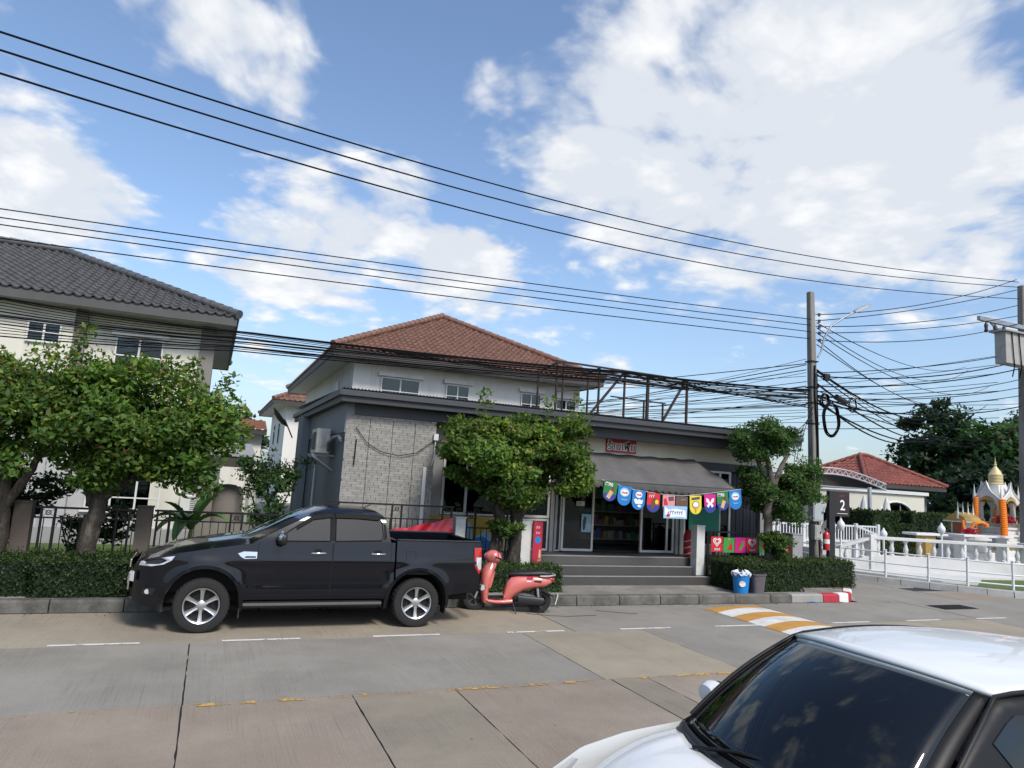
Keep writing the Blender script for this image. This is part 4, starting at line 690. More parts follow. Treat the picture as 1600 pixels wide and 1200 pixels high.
for s in (-1, 1):
    dn = 'front_door'
    for name, xa, xb in (('front_door', .70, 1.80), ('rear_door', 1.815, 2.74)):
        q = MB(); skin(q, xa, xb, s, 22, .04, .004, zb=lambda x: max(.52, (.40+math.sqrt(max(0, RR*RR-(x-WB)**2))*1.0 if abs(x-WB) < RR else 0)) if x > 2.6 else .52, zt=lambda x: lin(x, ZT)-.004, arch=False)
        d = q.build(name, CP, tk, smooth=38, world=False, solid=0)
        for xx in (xa, xb): e = MB(); e.tube([(xx, s*(hw(xx, z)+.0035), z) for z in np.linspace(.53, lin(xx, ZT)-.01, 12)], .0045, 4); e.build('door_gap', DRK, d, world=False)
        e = MB(); e.tube([(x, s*(hw(x, .52)+.003), .52) for x in np.linspace(xa, xb, 8)], .0045, 4); e.build('sill_gap', DRK, d, world=False)
        hx = xb-.21; hz_ = 1.155; e = MB(); yb = hw(hx, hz_); e.tube([(hx-.115, s*(yb+.012), hz_-.004), (hx-.08, s*(yb+.042), hz_), (hx+.08, s*(yb+.042), hz_+.002), (hx+.115, s*(yb+.012), hz_)], [.012, .017, .017, .012], 8); e.build('handle', CH, d, smooth=60, world=False)
        e = MB(); e.lathe([(.001, 0), (.06, 0), (.06, .004), (.001, .004)], (0, 0, 0), 16, 'y'); e.v = [(hx-.01+a*1.1, s*(yb+.004)+b*.1, hz_+.028+c*.6) for a, b, c in e.v]; e.build('handle_recess', DRK, d, world=False)
    fw = [(.94, 1.322), (1.13, 1.47), (1.31, 1.595), (1.46, 1.68), (1.58, 1.722), (1.757, 1.735), (1.757, 1.335)]; rw = [(1.843, 1.335), (1.843, 1.735), (2.2, 1.73), (2.53, 1.71), (2.585, 1.62), (2.605, 1.43), (2.575, 1.36)]
    w1 = sidepanel('side_window', fw, s, TGL, tk); w2 = sidepanel('side_window', rw, s, TGL, tk)
    for poly in (fw, rw): e = MB(); e.tube([(x, s*gy(z, .006), z) for x, z in poly], .011, 5, closed=True); e.build('window_trim', BT, tk, smooth=60, world=False)
    sidepanel('door_pillar', [(1.765, 1.345), (1.765, 1.70), (1.835, 1.70), (1.835, 1.345)], s, BT, tk, .004)
    sidepanel('quarter_panel', [(2.61, 1.37), (2.625, 1.44), (2.61, 1.62), (2.645, 1.6), (2.67, 1.4)], s, BT, tk, .004)
    for xs in (np.linspace(1.24, 1.79, 14), np.linspace(1.83, 2.53, 10)):      # rain visors over the windows
        e = MB(); top = [(x, (1.52+(x-1.24)*.62 if x < 1.5 else 1.68+(x-1.5)*.13) if x < 1.7 else 1.712-(max(0, x-2.2))*.06) for x in xs]
        e.loft([[(x, s*gy(z, .006), z+.045), (x, s*gy(z, .03), z+.013), (x, s*gy(z, .04), z-.022), (x, s*gy(z, .034), z-.022), (x, s*gy(z, .02), z+.012)] for x, z in top]); e.build('rain_visor', BT, tk, smooth=50, world=False)
    # mirror
    e = MB(); mo = Vector((1.02, s*1.03, 1.375)); e.lathe([(.001, -.05), (.09, -.045), (.115, -.01), (.112, .03), (.09, .05), (.001, .052)], (0, 0, 0), 20, 'x', sq=3); e.v = [(mo.x+a*1.1, mo.y+b*1.15, mo.z+c*.86) for a, b, c in e.v]; mi = e.build('mirror_shell', BP, tk, smooth=40, world=False)
    e = MB(); e.lathe([(.001, -.062), (.07, -.058), (.10, -.03), (.108, .0), (.1, .0), (.001, -.04)], (0, 0, 0), 18, 'x', sq=3); e.v = [(mo.x+a*1.1-.004, mo.y+b*1.17, mo.z+.02+c*.80) for a, b, c in e.v]; e.build('mirror_cap', CH, mi, smooth=40, world=False)
    e = MB(); e.bar((1.0, s*.86, 1.33), (1.02, s*1.0, 1.33), .07, .045); e.build('mirror_arm', BP, mi, world=False)
    # lamps, vent, arches, side step
    e = MB(); hp = [(-.88, .925), (-.86, .985), (-.74, 1.025), (-.56, 1.06), (-.42, 1.085), (-.46, 1.02), (-.56, .96), (-.72, .925)]
    n = len(hp); e.add([(x, s*(hw(x, z)+.012), z) for x, z in hp]+[(x, s*(hw(x, z)-.02), z) for x, z in hp], [tuple(range(n)), tuple(range(2*n-1, n-1, -1))]+[(i, i+n, (i+1) % n+n, (i+1) % n) for i in range(n)]); hl = e.build('headlight', LMP, tk, world=False)
    e = MB(); n_ = 0; e.add([(x, s*(hw(x, z)+.014), z) for x, z in ((-.8, .95), (-.78, .99), (-.62, 1.03), (-.56, 1.02), (-.62, .97))], [(0, 1, 2, 3, 4)]); e.build('lens_unit', ALD, hl, world=False)
    e = MB(); fl = [(-.80, .52), (-.80, .60), (-.70, .63), (-.62, .62), (-.66, .53)]; e.add([(x, s*(hw(x, z)+.006), z) for x, z in fl], [(0, 1, 2, 3, 4)]); fg_ = e.build('fog_lamp_recess', BP, tk, world=False)
    e = MB(); e.cyl((-.73, s*(hw(-.73, .57)+.0), .57), (-.73, s*(hw(-.73, .57)+.012), .57), .035, n=14); e.build('fog_lamp', LMP, fg_, world=False)
    e = MB(); e.tube([(x, s*(hw(x, .44)+.004), .66+.02*math.sin((x+.9)*4)) for x in np.linspace(-.9, -.5, 8)], .008, 4); e.build('bumper_gap', DRK, tk, world=False)
    e = MB(); vp = [(.42, 1.135), (.50, 1.165), (.69, 1.16), (.69, 1.065), (.52, 1.06), (.47, 1.085)]; e.add([(x, s*(hw(x, z)+.007), z) for x, z in vp]+[(x, s*(hw(x, z)-.01), z) for x, z in vp], [tuple(range(6)), tuple(range(11, 5, -1))]+[(i, i+6, (i+1) % 6+6, (i+1) % 6) for i in range(6)]); vt = e.build('fender_vent', CH, tk, world=False)
    e = MB(); e.add([(x, s*(hw(x, z)+.009), z) for x, z in ((.51, 1.085), (.54, 1.10), (.675, 1.10), (.675, 1.075), (.53, 1.073))], [(0, 1, 2, 3, 4)]); e.build('vent_slot', BP, vt, world=False)
    for c, r in ((0, RF), (WB, RR)):
        e = MB(); a = np.linspace(R(-12), R(192), 30); e.loft([[(c+math.cos(t)*q, s*y_, .40+math.sin(t)*q) for q, y_ in ((r, hw(c+math.cos(t)*r, .4+math.sin(t)*r)+.006), (r+.045, hw(c+math.cos(t)*(r+.045), .4+math.sin(t)*(r+.045))+.010), (r+.05, hw(c+math.cos(t)*(r+.05), .4+math.sin(t)*(r+.05))-.004), (r-.012, hw(c, .9)-.06), (r-.012, hw(c, .9)-.02))] for t in a]); e.build('arch_lip', CP, tk, smooth=50, world=False)
        e = MB(); e.loft([[(c+math.cos(t)*(r-.01), s*.90, .40+math.sin(t)*(r-.01)), (c+math.cos(t)*(r-.01), s*.45, .40+math.sin(t)*(r-.01))] for t in a], closed=False, caps=False); e.add([(c+math.cos(t)*(r-.01), s*.45, .40+math.sin(t)*(r-.01)) for t in a], [tuple(range(30))]); e.build('wheel_well', DRK, tk, world=False)
        mf = MB(); xx = c+r-.01; mf.box((xx, s*.66, .2), (xx+.02, s*.90, .55)); mf.build('mud_flap', BP, tk, world=False)
    e = MB(); e.loft([[(x, s*.78, .36), (x, s*.93, .35), (x, s*.955, .385), (x, s*.93, .42), (x, s*.80, .44)] for x in (.56, .62, 2.55, 2.63)]); e.build('side_step', BP, tk, smooth=40, world=False)
    e = MB(); e.add([(x, s*y_, z) for x, y_, z in [(4.17, hw(4.17, 1.2)+.008, 1.28), (4.315, hw(4.31, 1.2)+.012, 1.28), (4.325, hw(4.31, .9)+.012, .9), (4.28, hw(4.28, .85)+.01, .84), (4.19, hw(4.19, .98)+.008, .98)]]+[(x, s*y_, z) for x, y_, z in [(4.17, .84, 1.28), (4.32, .78, 1.28), (4.33, .78, .9), (4.28, .84, .84), (4.19, .84, .98)]], [(0, 1, 2, 3, 4), (9, 8, 7, 6, 5)]+[(i, i+5, (i+1) % 5+5, (i+1) % 5) for i in range(5)]); tl = e.build('tail_light', RED, tk, bevel=.006, world=False)
    e = MB(); e.add([(x, s*(hw(x, z)+.0145), z) for x, z in ((4.215, 1.12), (4.314, 1.12), (4.318, .93), (4.275, .91), (4.225, .99))], [(0, 1, 2, 3, 4)]); e.build('clear_lens', LMP, tl, world=False)
    for x in (0, WB): wheel(tk, (x, s*(.785), .385), .385, .265, s)
m = MB(); m.box((-.84, -.6, .38), (4.2, .6, .55)); m.box((-.5, -.7, .55), (.6, .7, 1.05)); m.cyl((WB, -.7, .385), (WB, .7, .385), .06); m.cyl((0, -.7, .385), (0, .7, .385), .05); m.build('chassis', DRK, tk, world=False)
m = MB(); m.box((-1.015, -.42, .86), (-.985, .42, .98)); m.box((-1.01, -.48, .55), (-.98, .48, .8)); m.build('grille', CH, tk, bevel=.01, world=False)
m = MB(); m.box((-1.03, -.24, .60), (-1.015, .24, .72)); np_ = m.build('number_plate', PW, tk, world=False)
m = MB(); m.add([(-.93, -.70, .70), (-.98, -.62, .70), (-.98, -.62, .84), (-.93, -.70, .84), (-.925, -.695, .70), (-.975, -.615, .70), (-.975, -.615, .84), (-.925, -.695, .84)], [(0, 1, 2, 3), (7, 6, 5, 4), (0, 4, 5, 1), (1, 5, 6, 2), (2, 6, 7, 3), (3, 7, 4, 0)]); m.build('bumper_trim', PW, tk, world=False)
m = MB(); m.tube([(4.42, -.75, .6), (4.5, -.6, .58), (4.5, .6, .58), (4.42, .75, .6)], .05, 8); m.build('rear_bumper', CH, tk, smooth=60, world=False)
for y in (-.45, .1): m = MB(); m.tube([(.55, y, 1.30), (.62, y+.3, 1.325), (.72, y+.55, 1.36)], .009, 5); m.build('wiper', BP, tk, world=False)
m = MB(); m.tube([(2.3, -.35, 1.83), (2.45, -.35, 1.90)], .012, 6); m.build('roof_antenna', BP, tk, world=False)
m = MB(); m.add([(2.99, -(hw(2.99, 1.14)+.003), 1.05), (3.16, -(hw(3.16, 1.14)+.003), 1.05), (3.16, -(hw(3.16, 1.2)+.003), 1.2), (2.99, -(hw(2.99, 1.2)+.003), 1.2)], [(0, 1, 2, 3)]); 
e = MB(); e.tube([(2.99, -(hw(2.99, 1.07)+.002), 1.07), (3.15, -(hw(3.15, 1.07)+.002), 1.07), (3.15, -(hw(3.15, 1.2)+.002), 1.2), (2.99, -(hw(2.99, 1.2)+.002), 1.2)], .003, 4, closed=True); e.build('fuel_flap_gap', DRK, tk, world=False)
# ================================================================== pink scooter
PK = mat('scooter_pink', (.62, .155, .135), .32, 0, .05, 3, coat=.8); SBK = mat('scooter_black', (.014, .014, .015), .5, 0, .15, 6); SGY = mat('scooter_grey', (.33, .32, .31), .4, .2, .1, 6)
pf, pr = Vector((4.73, 12.42, 0)), Vector((5.87, 12.06, 0)); sd_ = (pf-pr).normalized(); sroot = thing('motor_scooter', 'pink motor scooter with black seat parked at the kerb behind the pickup', 'scooter', pr, math.atan2(sd_.y, sd_.x)); WBS = (pf-pr).length
wheel(sroot, (0, 0, .22), .22, .11, 1, 5, ALD, .62, hub=False); wheel(sroot, (WBS, 0, .22), .22, .10, 1, 5, ALD, .62, hub=False)
def ring_x(x, z0, z1, h, n=14, p=2.6):
    c, r = (z0+z1)/2, (z1-z0)/2; out = []
    for i in range(n):
        t = 2*PI*i/n; a, b = math.cos(t), math.sin(t); q = (abs(a)**p+abs(b)**p)**(-1/p); out.append((x, h*a*q, c+r*b*q))
    return out
def ring_z(z, x0, x1, h, n=14, p=2.6):
    return [(y_*1.0, x_, z) if False else (c, y_, z) for c, y_ in [((x0+x1)/2+(x1-x0)/2*math.sin(2*PI*i/n)*((abs(math.cos(2*PI*i/n))**p+abs(math.sin(2*PI*i/n))**p)**(-1/p)), h*math.cos(2*PI*i/n)*((abs(math.cos(2*PI*i/n))**p+abs(math.sin(2*PI*i/n))**p)**(-1/p))) for i in range(n)]]
def bl(name, rings, mt, par=sroot, sm=50): m = MB(); m.loft(rings); return m.build(name, mt, par, smooth=sm, world=False)
rear = bl('rear_body', [ring_x(-.24, .565, .60, .03), ring_x(-.21, .54, .635, .07), ring_x(-.1, .47, .67, .115), ring_x(.08, .44, .685, .14), ring_x(.28, .39, .68, .15), ring_x(.42, .31, .67, .152), ring_x(.54, .21, .64, .15), ring_x(.62, .165, .56, .14), ring_x(.67, .16, .36, .13)], PK)
bl('floor_panel', [ring_x(.5, .15, .24, .12), ring_x(.62, .14, .235, .15), ring_x(.8, .135, .215, .16), ring_x(.95, .15, .225, .155), ring_x(1.05, .18, .30, .13)], PK)
bl('floor_mat', [ring_x(.62, .225, .26, .13), ring_x(.95, .215, .25, .135)], SBK)
ls = bl('leg_shield', [ring_z(.15, .93, 1.06, .12), ring_z(.28, .95, 1.09, .17), ring_z(.45, .94, 1.11, .21), ring_z(.6, .90, 1.11, .225), ring_z(.72, .86, 1.09, .20), ring_z(.80, .83, 1.05, .15), ring_z(.88, .82, 1.0, .10)], PK)
bl('glove_panel', [ring_z(.42, .90, .99, .12), ring_z(.55, .87, .98, .15), ring_z(.70, .84, .95, .12)], PK)
bl('front_grille', [ring_x(1.03, .42, .66, .10), ring_x(1.085, .40, .62, .085), ring_x(1.12, .38, .5, .04)], SGY)
bl('front_fender', [ring_x(WBS-.2, .28, .36, .05), ring_x(WBS-.1, .38, .455, .065), ring_x(WBS, .42, .475, .07), ring_x(WBS+.1, .385, .44, .06), ring_x(WBS+.18, .31, .35, .045)], SBK)
bl('handlebar_cowl', [ring_x(.74, .93, .99, .05), ring_x(.78, .88, 1.05, .12), ring_x(.86, .85, 1.09, .15), ring_x(.95, .86, 1.09, .145), ring_x(1.02, .89, 1.05, .12), ring_x(1.05, .93, 1.01, .07)], PK)
bl('headlight', [ring_x(1.02, .90, 1.04, .075, 18, 2), ring_x(1.055, .915, 1.025, .06, 18, 2), ring_x(1.07, .95, .99, .03, 18, 2)], LMP)
bl('instrument', [ring_x(.73, .97, 1.05, .05), ring_x(.78, .99, 1.08, .06)], SBK)
for s in (-1, 1):
    m = MB(); m.tube([(.86, s*.12, .98), (.82, s*.24, .97), (.79, s*.27, .965)], .014, 8); hb = m.build('handlebar', SBK, sroot, smooth=60, world=False)
    m = MB(); m.cyl((.795, s*.27, .965), (.765, s*.38, .955), .018, n=12); m.build('grip', SBK, hb, smooth=50, world=False)
    m = MB(); m.tube([(.87, s*.2, 1.0), (.9, s*.29, .975), (.875, s*.37, .955)], .007, 6); m.build('brake_lever', AL, hb, smooth=60, world=False)
    m = MB(); m.tube([(.82, s*.22, .98), (.84, s*.28, 1.1), (.82, s*.33, 1.2)], .007, 6); ms_ = m.build('mirror_stem', SBK, sroot, smooth=60, world=False)
    m = MB(); m.lathe([(.005, -.012), (.055, -.01), (.06, 0), (.055, .006), (.004, .007)], (.82, s*.34, 1.23), 16, 'x'); m.build('mirror', SBK, ms_, smooth=40, world=False)
    m = MB(); m.tube([(WBS, s*.06, .22), (1.08, s*.06, .55), (1.03, s*.05, .7)], .02, 8); m.build('fork', SGY, sroot, smooth=60, world=False)
    m = MB(); m.add([(-.02, s*.139, .59), (.12, s*.146, .595), (.12, s*.147, .565), (-.02, s*.14, .56)], [(0, 1, 2, 3)]); m.build('side_vent', SBK, rear, world=False)
    m = MB(); m.add([(.14, s*.150, .655), (.26, s*.149, .655), (.26, s*.152, .615), (.15, s*.152, .615)], [(0, 1, 2, 3)]); m.build('badge', mat('scooter_badge', (.5, .02, .07), .4), rear, world=False)
    m = MB(); m.add([(.17, s*.1535, .585), (.26, s*.1535, .585), (.26, s*.1535, .56), (.18, s*.153, .56)], [(0, 1, 2, 3)]); m.build('sticker', WHT, rear, world=False)
seat = bl('seat', [ring_x(-.22, .69, .73, .08), ring_x(-.16, .665, .76, .115), ring_x(.0, .66, .775, .135), ring_x(.2, .655, .755, .14), ring_x(.35, .65, .74, .135), ring_x(.5, .645, .735, .12), ring_x(.6, .64, .70, .08)], SBK)
bl('under_seat', [ring_x(.5, .25, .66, .12), ring_x(.64, .24, .60, .11)], SBK)
m = MB(); m.tube([(.02, -.13, .67), (-.16, -.13, .68), (-.27, -.08, .70), (-.27, .08, .70), (-.16, .13, .68), (.02, .13, .67)], .016, 8); m.build('grab_rail', SGY, sroot, smooth=60, world=False)
bl('tail_lamp', [ring_x(-.27, .58, .64, .05), ring_x(-.235, .56, .665, .075), ring_x(-.2, .56, .66, .08)], RED)
m = MB(); m.box((-.30, -.09, .28), (-.285, .09, .46)); pl = m.build('number_plate', PW, sroot, world=False); pl.rotation_euler = (0, R(-14), 0); pl.location = (.05, 0, -.03)
for zz_, hh_ in ((.415, .035), (.345, .05)):
    o = marks(pl, 0, 0, 0, .13, hh_, 4, BLK); o.rotation_euler = (0, 0, -PI/2); o.location = (-.3005, 0, zz_)
m = MB(); m.bar((-.05, 0, .42), (-.27, 0, .30), .17, .02); m.build('rear_mudguard', SBK, sroot, world=False)
bl('engine', [ring_x(-.05, .15, .3, .06), ring_x(.1, .14, .34, .11), ring_x(.35, .15, .38, .12), ring_x(.5, .2, .36, .08)], SBK)
m = MB(); m.tube([(.42, -.1, .16), (.25, -.14, .15), (.1, -.15, .2), (-.12, -.15, .27)], [.025, .04, .055, .045], 10); m.build('exhaust', SGY, sroot, smooth=50, world=False)
bl('drive_case', [[(x, y+.14, z) for x, y, z in ring_x(-.07, .15, .29, .03)], [(x, y+.14, z) for x, y, z in ring_x(.15, .15, .31, .04)], [(x, y+.13, z) for x, y, z in ring_x(.4, .15, .32, .035)]], SBK)
m = MB(); m.tube([(.02, .1, .25), (.05, .1, .45)], .028, 8); m.build('shock_absorber', AL, sroot, smooth=50, world=False)
m = MB(); m.tube([(.5, .1, .18), (.46, .2, .08), (.44, .24, .004)], .012, 6); m.build('side_stand', SBK, sroot, smooth=60, world=False)
# ================================================================== white hatchback in the foreground
CW = mat('car_white', (.66, .675, .67), .35, 0, .03, 1.5, coat=.6); CGL = glassmat('car_glass', (.03, .035, .04), 1.0, .93, (.0035, .004, .006)); CBK = mat('pillar_black', (.008, .008, .009), .45, 0, .05, spec=.25)
car = thing('white_hatchback', 'white hatchback with dark windscreen parked in the near right foreground', 'car', (1.72, 3.07, 0))
def cowl(v): return np.array((1.02+.24*v*v, .80*v, 1.005-.035*v*v))
def wtop(v): return np.array((1.86+.17*abs(v)**2.2, .645*v, 1.565-.055*abs(v)**2.5))
def rrear(v): return np.array((4.05-.10*v*v, .60*v, 1.50-.05*abs(v)**2.5))
def hoodp(u, v):
    c = cowl(v*.995); x = .04+.16*v*v+(c[0]-.075-.04-.16*v*v)*u; hwid = .60+.20*math.sin(PI/2*min(1, u*1.15)); z = .70+(c[2]-.015-.70)*math.sin(PI/2*u)**.72-.10*abs(v)**3.2*(1-u*.75)+.018*math.exp(-((abs(v)-.72)/.10)**2)*u
    return (x, v*hwid, z)
m = MB(); m.grid(lambda a, b: hoodp(a, 2*b-1), 22, 28); m.build('bonnet', CW, car, smooth=60, world=False, solid=.012)
m = MB(); m.grid(lambda a, b: (lambda v: tuple(np.array(hoodp(1, v))*(1-a)+cowl(v)*a-np.array((0, 0, .028*math.sin(PI*a)+.006))))(2*b-1), 4, 24); m.build('scuttle_panel', BP, car, smooth=60, world=False, solid=.02)
def wsp(a, b, o=0.0):
    v = 2*b-1; p = cowl(v)*(1-a)+wtop(v)*a; return tuple(p+np.array((-.035, 0, .05))*math.sin(PI*a)*(1-.4*v*v)+np.array((-.3, 0, .9))*o)
m = MB(); m.grid(lambda a, b: wsp(.02+.955*a, .045+.91*b), 16, 24); m.build('windscreen', CGL, car, smooth=70, world=False, solid=.01)
m = MB(); m.grid(lambda a, b: wsp(a, b, -.014), 16, 24); m.build('windscreen_border', CBK, car, smooth=70, world=False, solid=.008)
def roofp(a, b):
    v = 2*b-1; p = wtop(v)*(1-a)+rrear(v)*a; bul = math.sin(PI*min(1, a*.93+.03)); return (p[0], p[1]*(1+.14*bul), p[2]+.065*bul*(1-.2*abs(v)**3)+.004)
m = MB(); m.grid(roofp, 24, 28); rf_ = m.build('roof', CW, car, smooth=60, world=False, solid=.03)
m = MB(); m.grid(lambda a, b: (lambda v: (4.05-.1*v*v+.30*a, (.60+.12*a)*v, (1.50-.05*abs(v)**2.5)*(1-a)+.98*a))(2*b-1), 8, 16); m.build('rear_window', CGL, car, smooth=60, world=False, solid=.01)
def cw_(x): return lin(x, [(0, .52), (.08, .64), (.25, .74), (.5, .80), (.9, .835), (1.3, .845), (3.2, .845), (3.9, .82), (4.2, .76), (4.35, .66)])
def czt(x): return lin(x, [(0, .60), (.05, .66), (.2, .76), (.5, .88), (.8, .93), (1.26, .965), (2.0, .985), (4.35, 1.0)])
def carskin(mb, xa, xb, s, off=0):
    nx = max(2, int((xb-xa)/.04)); nz = 18; vs = []; ok = []
    for i in range(nx+1):
        x = xa+(xb-xa)*i/nx
        for j in range(nz+1):
            z = .22+(czt(x)-.22)*j/nz; px, pz, ins = x, z, False
            for c in (.80, 3.50):
                d = math.hypot(x-c, z-.30)
                if d < .345: ins = True; d = max(d, 1e-4); px, pz = c+(x-c)/d*.345, .30+(z-.30)/d*.345
            y = cw_(px)-max(0, .55-pz)**1.6*.25-max(0, pz-.75)**1.5*.25+.012*math.exp(-((pz-.72)/.05)**2); vs.append((px, s*(y+off), pz)); ok.append(not ins)
    k = nz+1; mb.add(vs, [(i*k+j, (i+1)*k+j, (i+1)*k+j+1, i*k+j+1) for i in range(nx) for j in range(nz) if ok[i*k+j] or ok[(i+1)*k+j] or ok[(i+1)*k+j+1] or ok[i*k+j+1]])
m = MB(); carskin(m, 0, 4.35, -1); carskin(m, 0, 4.35, 1); m.grid(lambda a, b: (-.0-.07*(1-(2*b-1)**2), .52*(2*b-1), .22+.48*a), 6, 10); m.grid(lambda a, b: (4.35+.05*(1-(2*b-1)**2), (.66-.0*a)*(2*b-1), .25+.75*a), 6, 10); m.build('body', CW, car, smooth=40, world=False)
for s in (-1, 1):
    A = np.array((1.27, s*.805, .965)); T = wtop(s)
    def rail(t):
        if t < .4: k = t/.4; return A*(1-k)+(T+np.array((0, s*.012, -.01)))*k+np.array((-.01, s*.02, .03))*math.sin(PI*k)
        k = (t-.4)/.6; p = np.array(roofp(k, 1.0 if s > 0 else 0.0)); return p+np.array((0, s*.012, -.012))
    def belt(t): x = 1.27+(4.15-1.27)*t; return np.array((x, s*(cw_(x)-.03), czt(x)-.005))
    def sg(t, v): return tuple(rail(t)*(1-v)+belt(t)*v+np.array((0, s*.03, 0))*math.sin(PI*v))
    m = MB(); m.grid(lambda a, b: sg(a, b), 30, 8); m.build('side_pillars', CBK, car, smooth=50, world=False, solid=.01)
    for ta, tb in ((.30, .56), (.60, .86)):
        m = MB(); m.grid(lambda a, b: tuple(np.array(sg(ta+(tb-ta)*a, max(.14, .16 if ta > .4 else .16)+.80*b))+np.array((0, s*.006, 0))), 10, 6); m.build('side_window', CGL, car, smooth=60, world=False)
    m = MB(); m.tube([tuple(rail(t)+np.array((0, s*.006, .008))) for t in np.linspace(.02, .96, 26)], .012, 6); m.build('roof_seal', CBK, car, smooth=60, world=False)
    m = MB(); m.lathe([(.004, -.075), (.06, -.065), (.085, -.02), (.088, .02), (.07, .055), (.004, .06)], (0, 0, 0), 18, 'x', sq=2.4); m.v = [(1.60+a*1.0, s*.955+b*1.15, 1.075+c*.88) for a, b, c in m.v]; mo_ = m.build('door_mirror', CW, car, smooth=45, world=False)
    m = MB(); m.lathe([(.004, .058), (.078, .055), (.08, .066), (.004, .068)], (0, 0, 0), 18, 'x', sq=2.4); m.v = [(1.60+a, s*.955+b*1.12, 1.075+c*.85) for a, b, c in m.v]; m.build('mirror_back', CBK, mo_, smooth=45, world=False)
    m = MB(); m.bar((1.60, s*.80, 1.0), (1.60, s*.90, 1.04), .06, .04); m.build('mirror_arm', CBK, mo_, world=False)
    for xx in (1.36, 2.5, 3.5):
        m = MB(); m.tube([(xx, s*(cw_(xx)+.008-max(0, .55-z)**1.6*.25-max(0, z-.75)**1.5*.25), z) for z in np.linspace(.3, czt(xx)-.02, 10)], .004, 4); m.build('door_gap', DRK, car, world=False)
    for xx in (2.25, 3.0): m = MB(); m.tube([(xx-.1, s*(cw_(xx)-.0), .86), (xx-.07, s*(cw_(xx)+.03), .865), (xx+.07, s*(cw_(xx)+.03), .865), (xx+.1, s*(cw_(xx)), .86)], .013, 6); m.build('handle', CW, car, smooth=60, world=False)
    m = MB(); m.add([(x, s*(cw_(x)+.004-max(0, z-.75)**1.5*.25), z) for x, z in ((.04, .60), (.10, .70), (.45, .84), (.5, .82), (.3, .66), (.12, .6))], [tuple(range(6))]); m.build('headlight', LMP, car, world=False)
    m = MB(); m.box((4.24, s*.60, .75), (4.37, s*.745, .98)); m.build('tail_light', RED, car, bevel=.02, world=False)
    for x in (.80, 3.50): wheel(car, (x, s*.735, .295), .295, .185, s, 5)
for (a, b) in (((.97, .35, .995), (1.16, -.24, 1.07)), ((.95, -.12, .995), (1.24, -.64, 1.05))):
    m = MB(); m.tube([a, tuple((np.array(a)+np.array(b))/2+np.array((-.02, 0, .03))), b], [.012, .010, .007], 6); m.build('wiper', CBK, car, smooth=60, world=False)
m = MB(); m.box((.05, -.7, .18), (4.3, .7, .5)); m.build('underbody', DRK, car, world=False)
# ================================================================== trees, hedges, plants
LF = leafmat('leaf'); BARK = mat('bark', (.035, .028, .022), .95, 0, .5, 12, 1.0, 40, col2=(.12, .105, .085), c2=.57, stretch=(1, 1, .4)); BARKG = mat('bark_grey', (.12, .105, .09), .95, 0, .4, 14, .8, 45, col2=(.2, .18, .16), c2=.58)
G1, G2, YG, RY = (.055, .115, .020), (.085, .158, .027), (.18, .235, .034), (.17, .11, .04)
def crown_points(ells, ncl, per, crad, seed=1):
    """points gathered in clumps through the volume of some ellipsoids; returns points, outward normals and clump height 0..1"""
    r = np.random.default_rng(seed); P, Nn, H, T = [], [], [], []
    vol = np.array([e[3]*e[4]*e[5] for e in ells]); pick = r.choice(len(ells), ncl, p=vol/vol.sum())
    for k in pick:
        e = ells[k]; c, rad = np.array(e[:3]), np.array(e[3:6]); d = r.normal(size=3); d /= np.linalg.norm(d); q = r.random()**.33*(.55+.45*r.random())
        cc = c+d*rad*min(1, q+.18)*.92; n = int(per*r.uniform(.6, 1.4)); s = crad*r.uniform(.65, 1.25)
        pp = r.normal(size=(n, 3)); pp /= np.linalg.norm(pp, axis=1)[:, None]; pp *= (r.random(n)**.45)[:, None]; pp[:, 2] *= .62; P.append(cc+pp*s)
        nn = (P[-1]-c)/rad; Nn.append(nn/np.linalg.norm(nn, axis=1)[:, None]*.8+np.array((0, 0, .7))); H.append(np.clip((P[-1][:, 2]-c[2])/rad[2]*.5+.5, 0, 1)*.6+np.full(n, r.random())*.4); T.append(np.full(n, r.uniform(.70, 1.32)))
    return np.concatenate(P), np.concatenate(Nn), np.concatenate(H), np.concatenate(T)
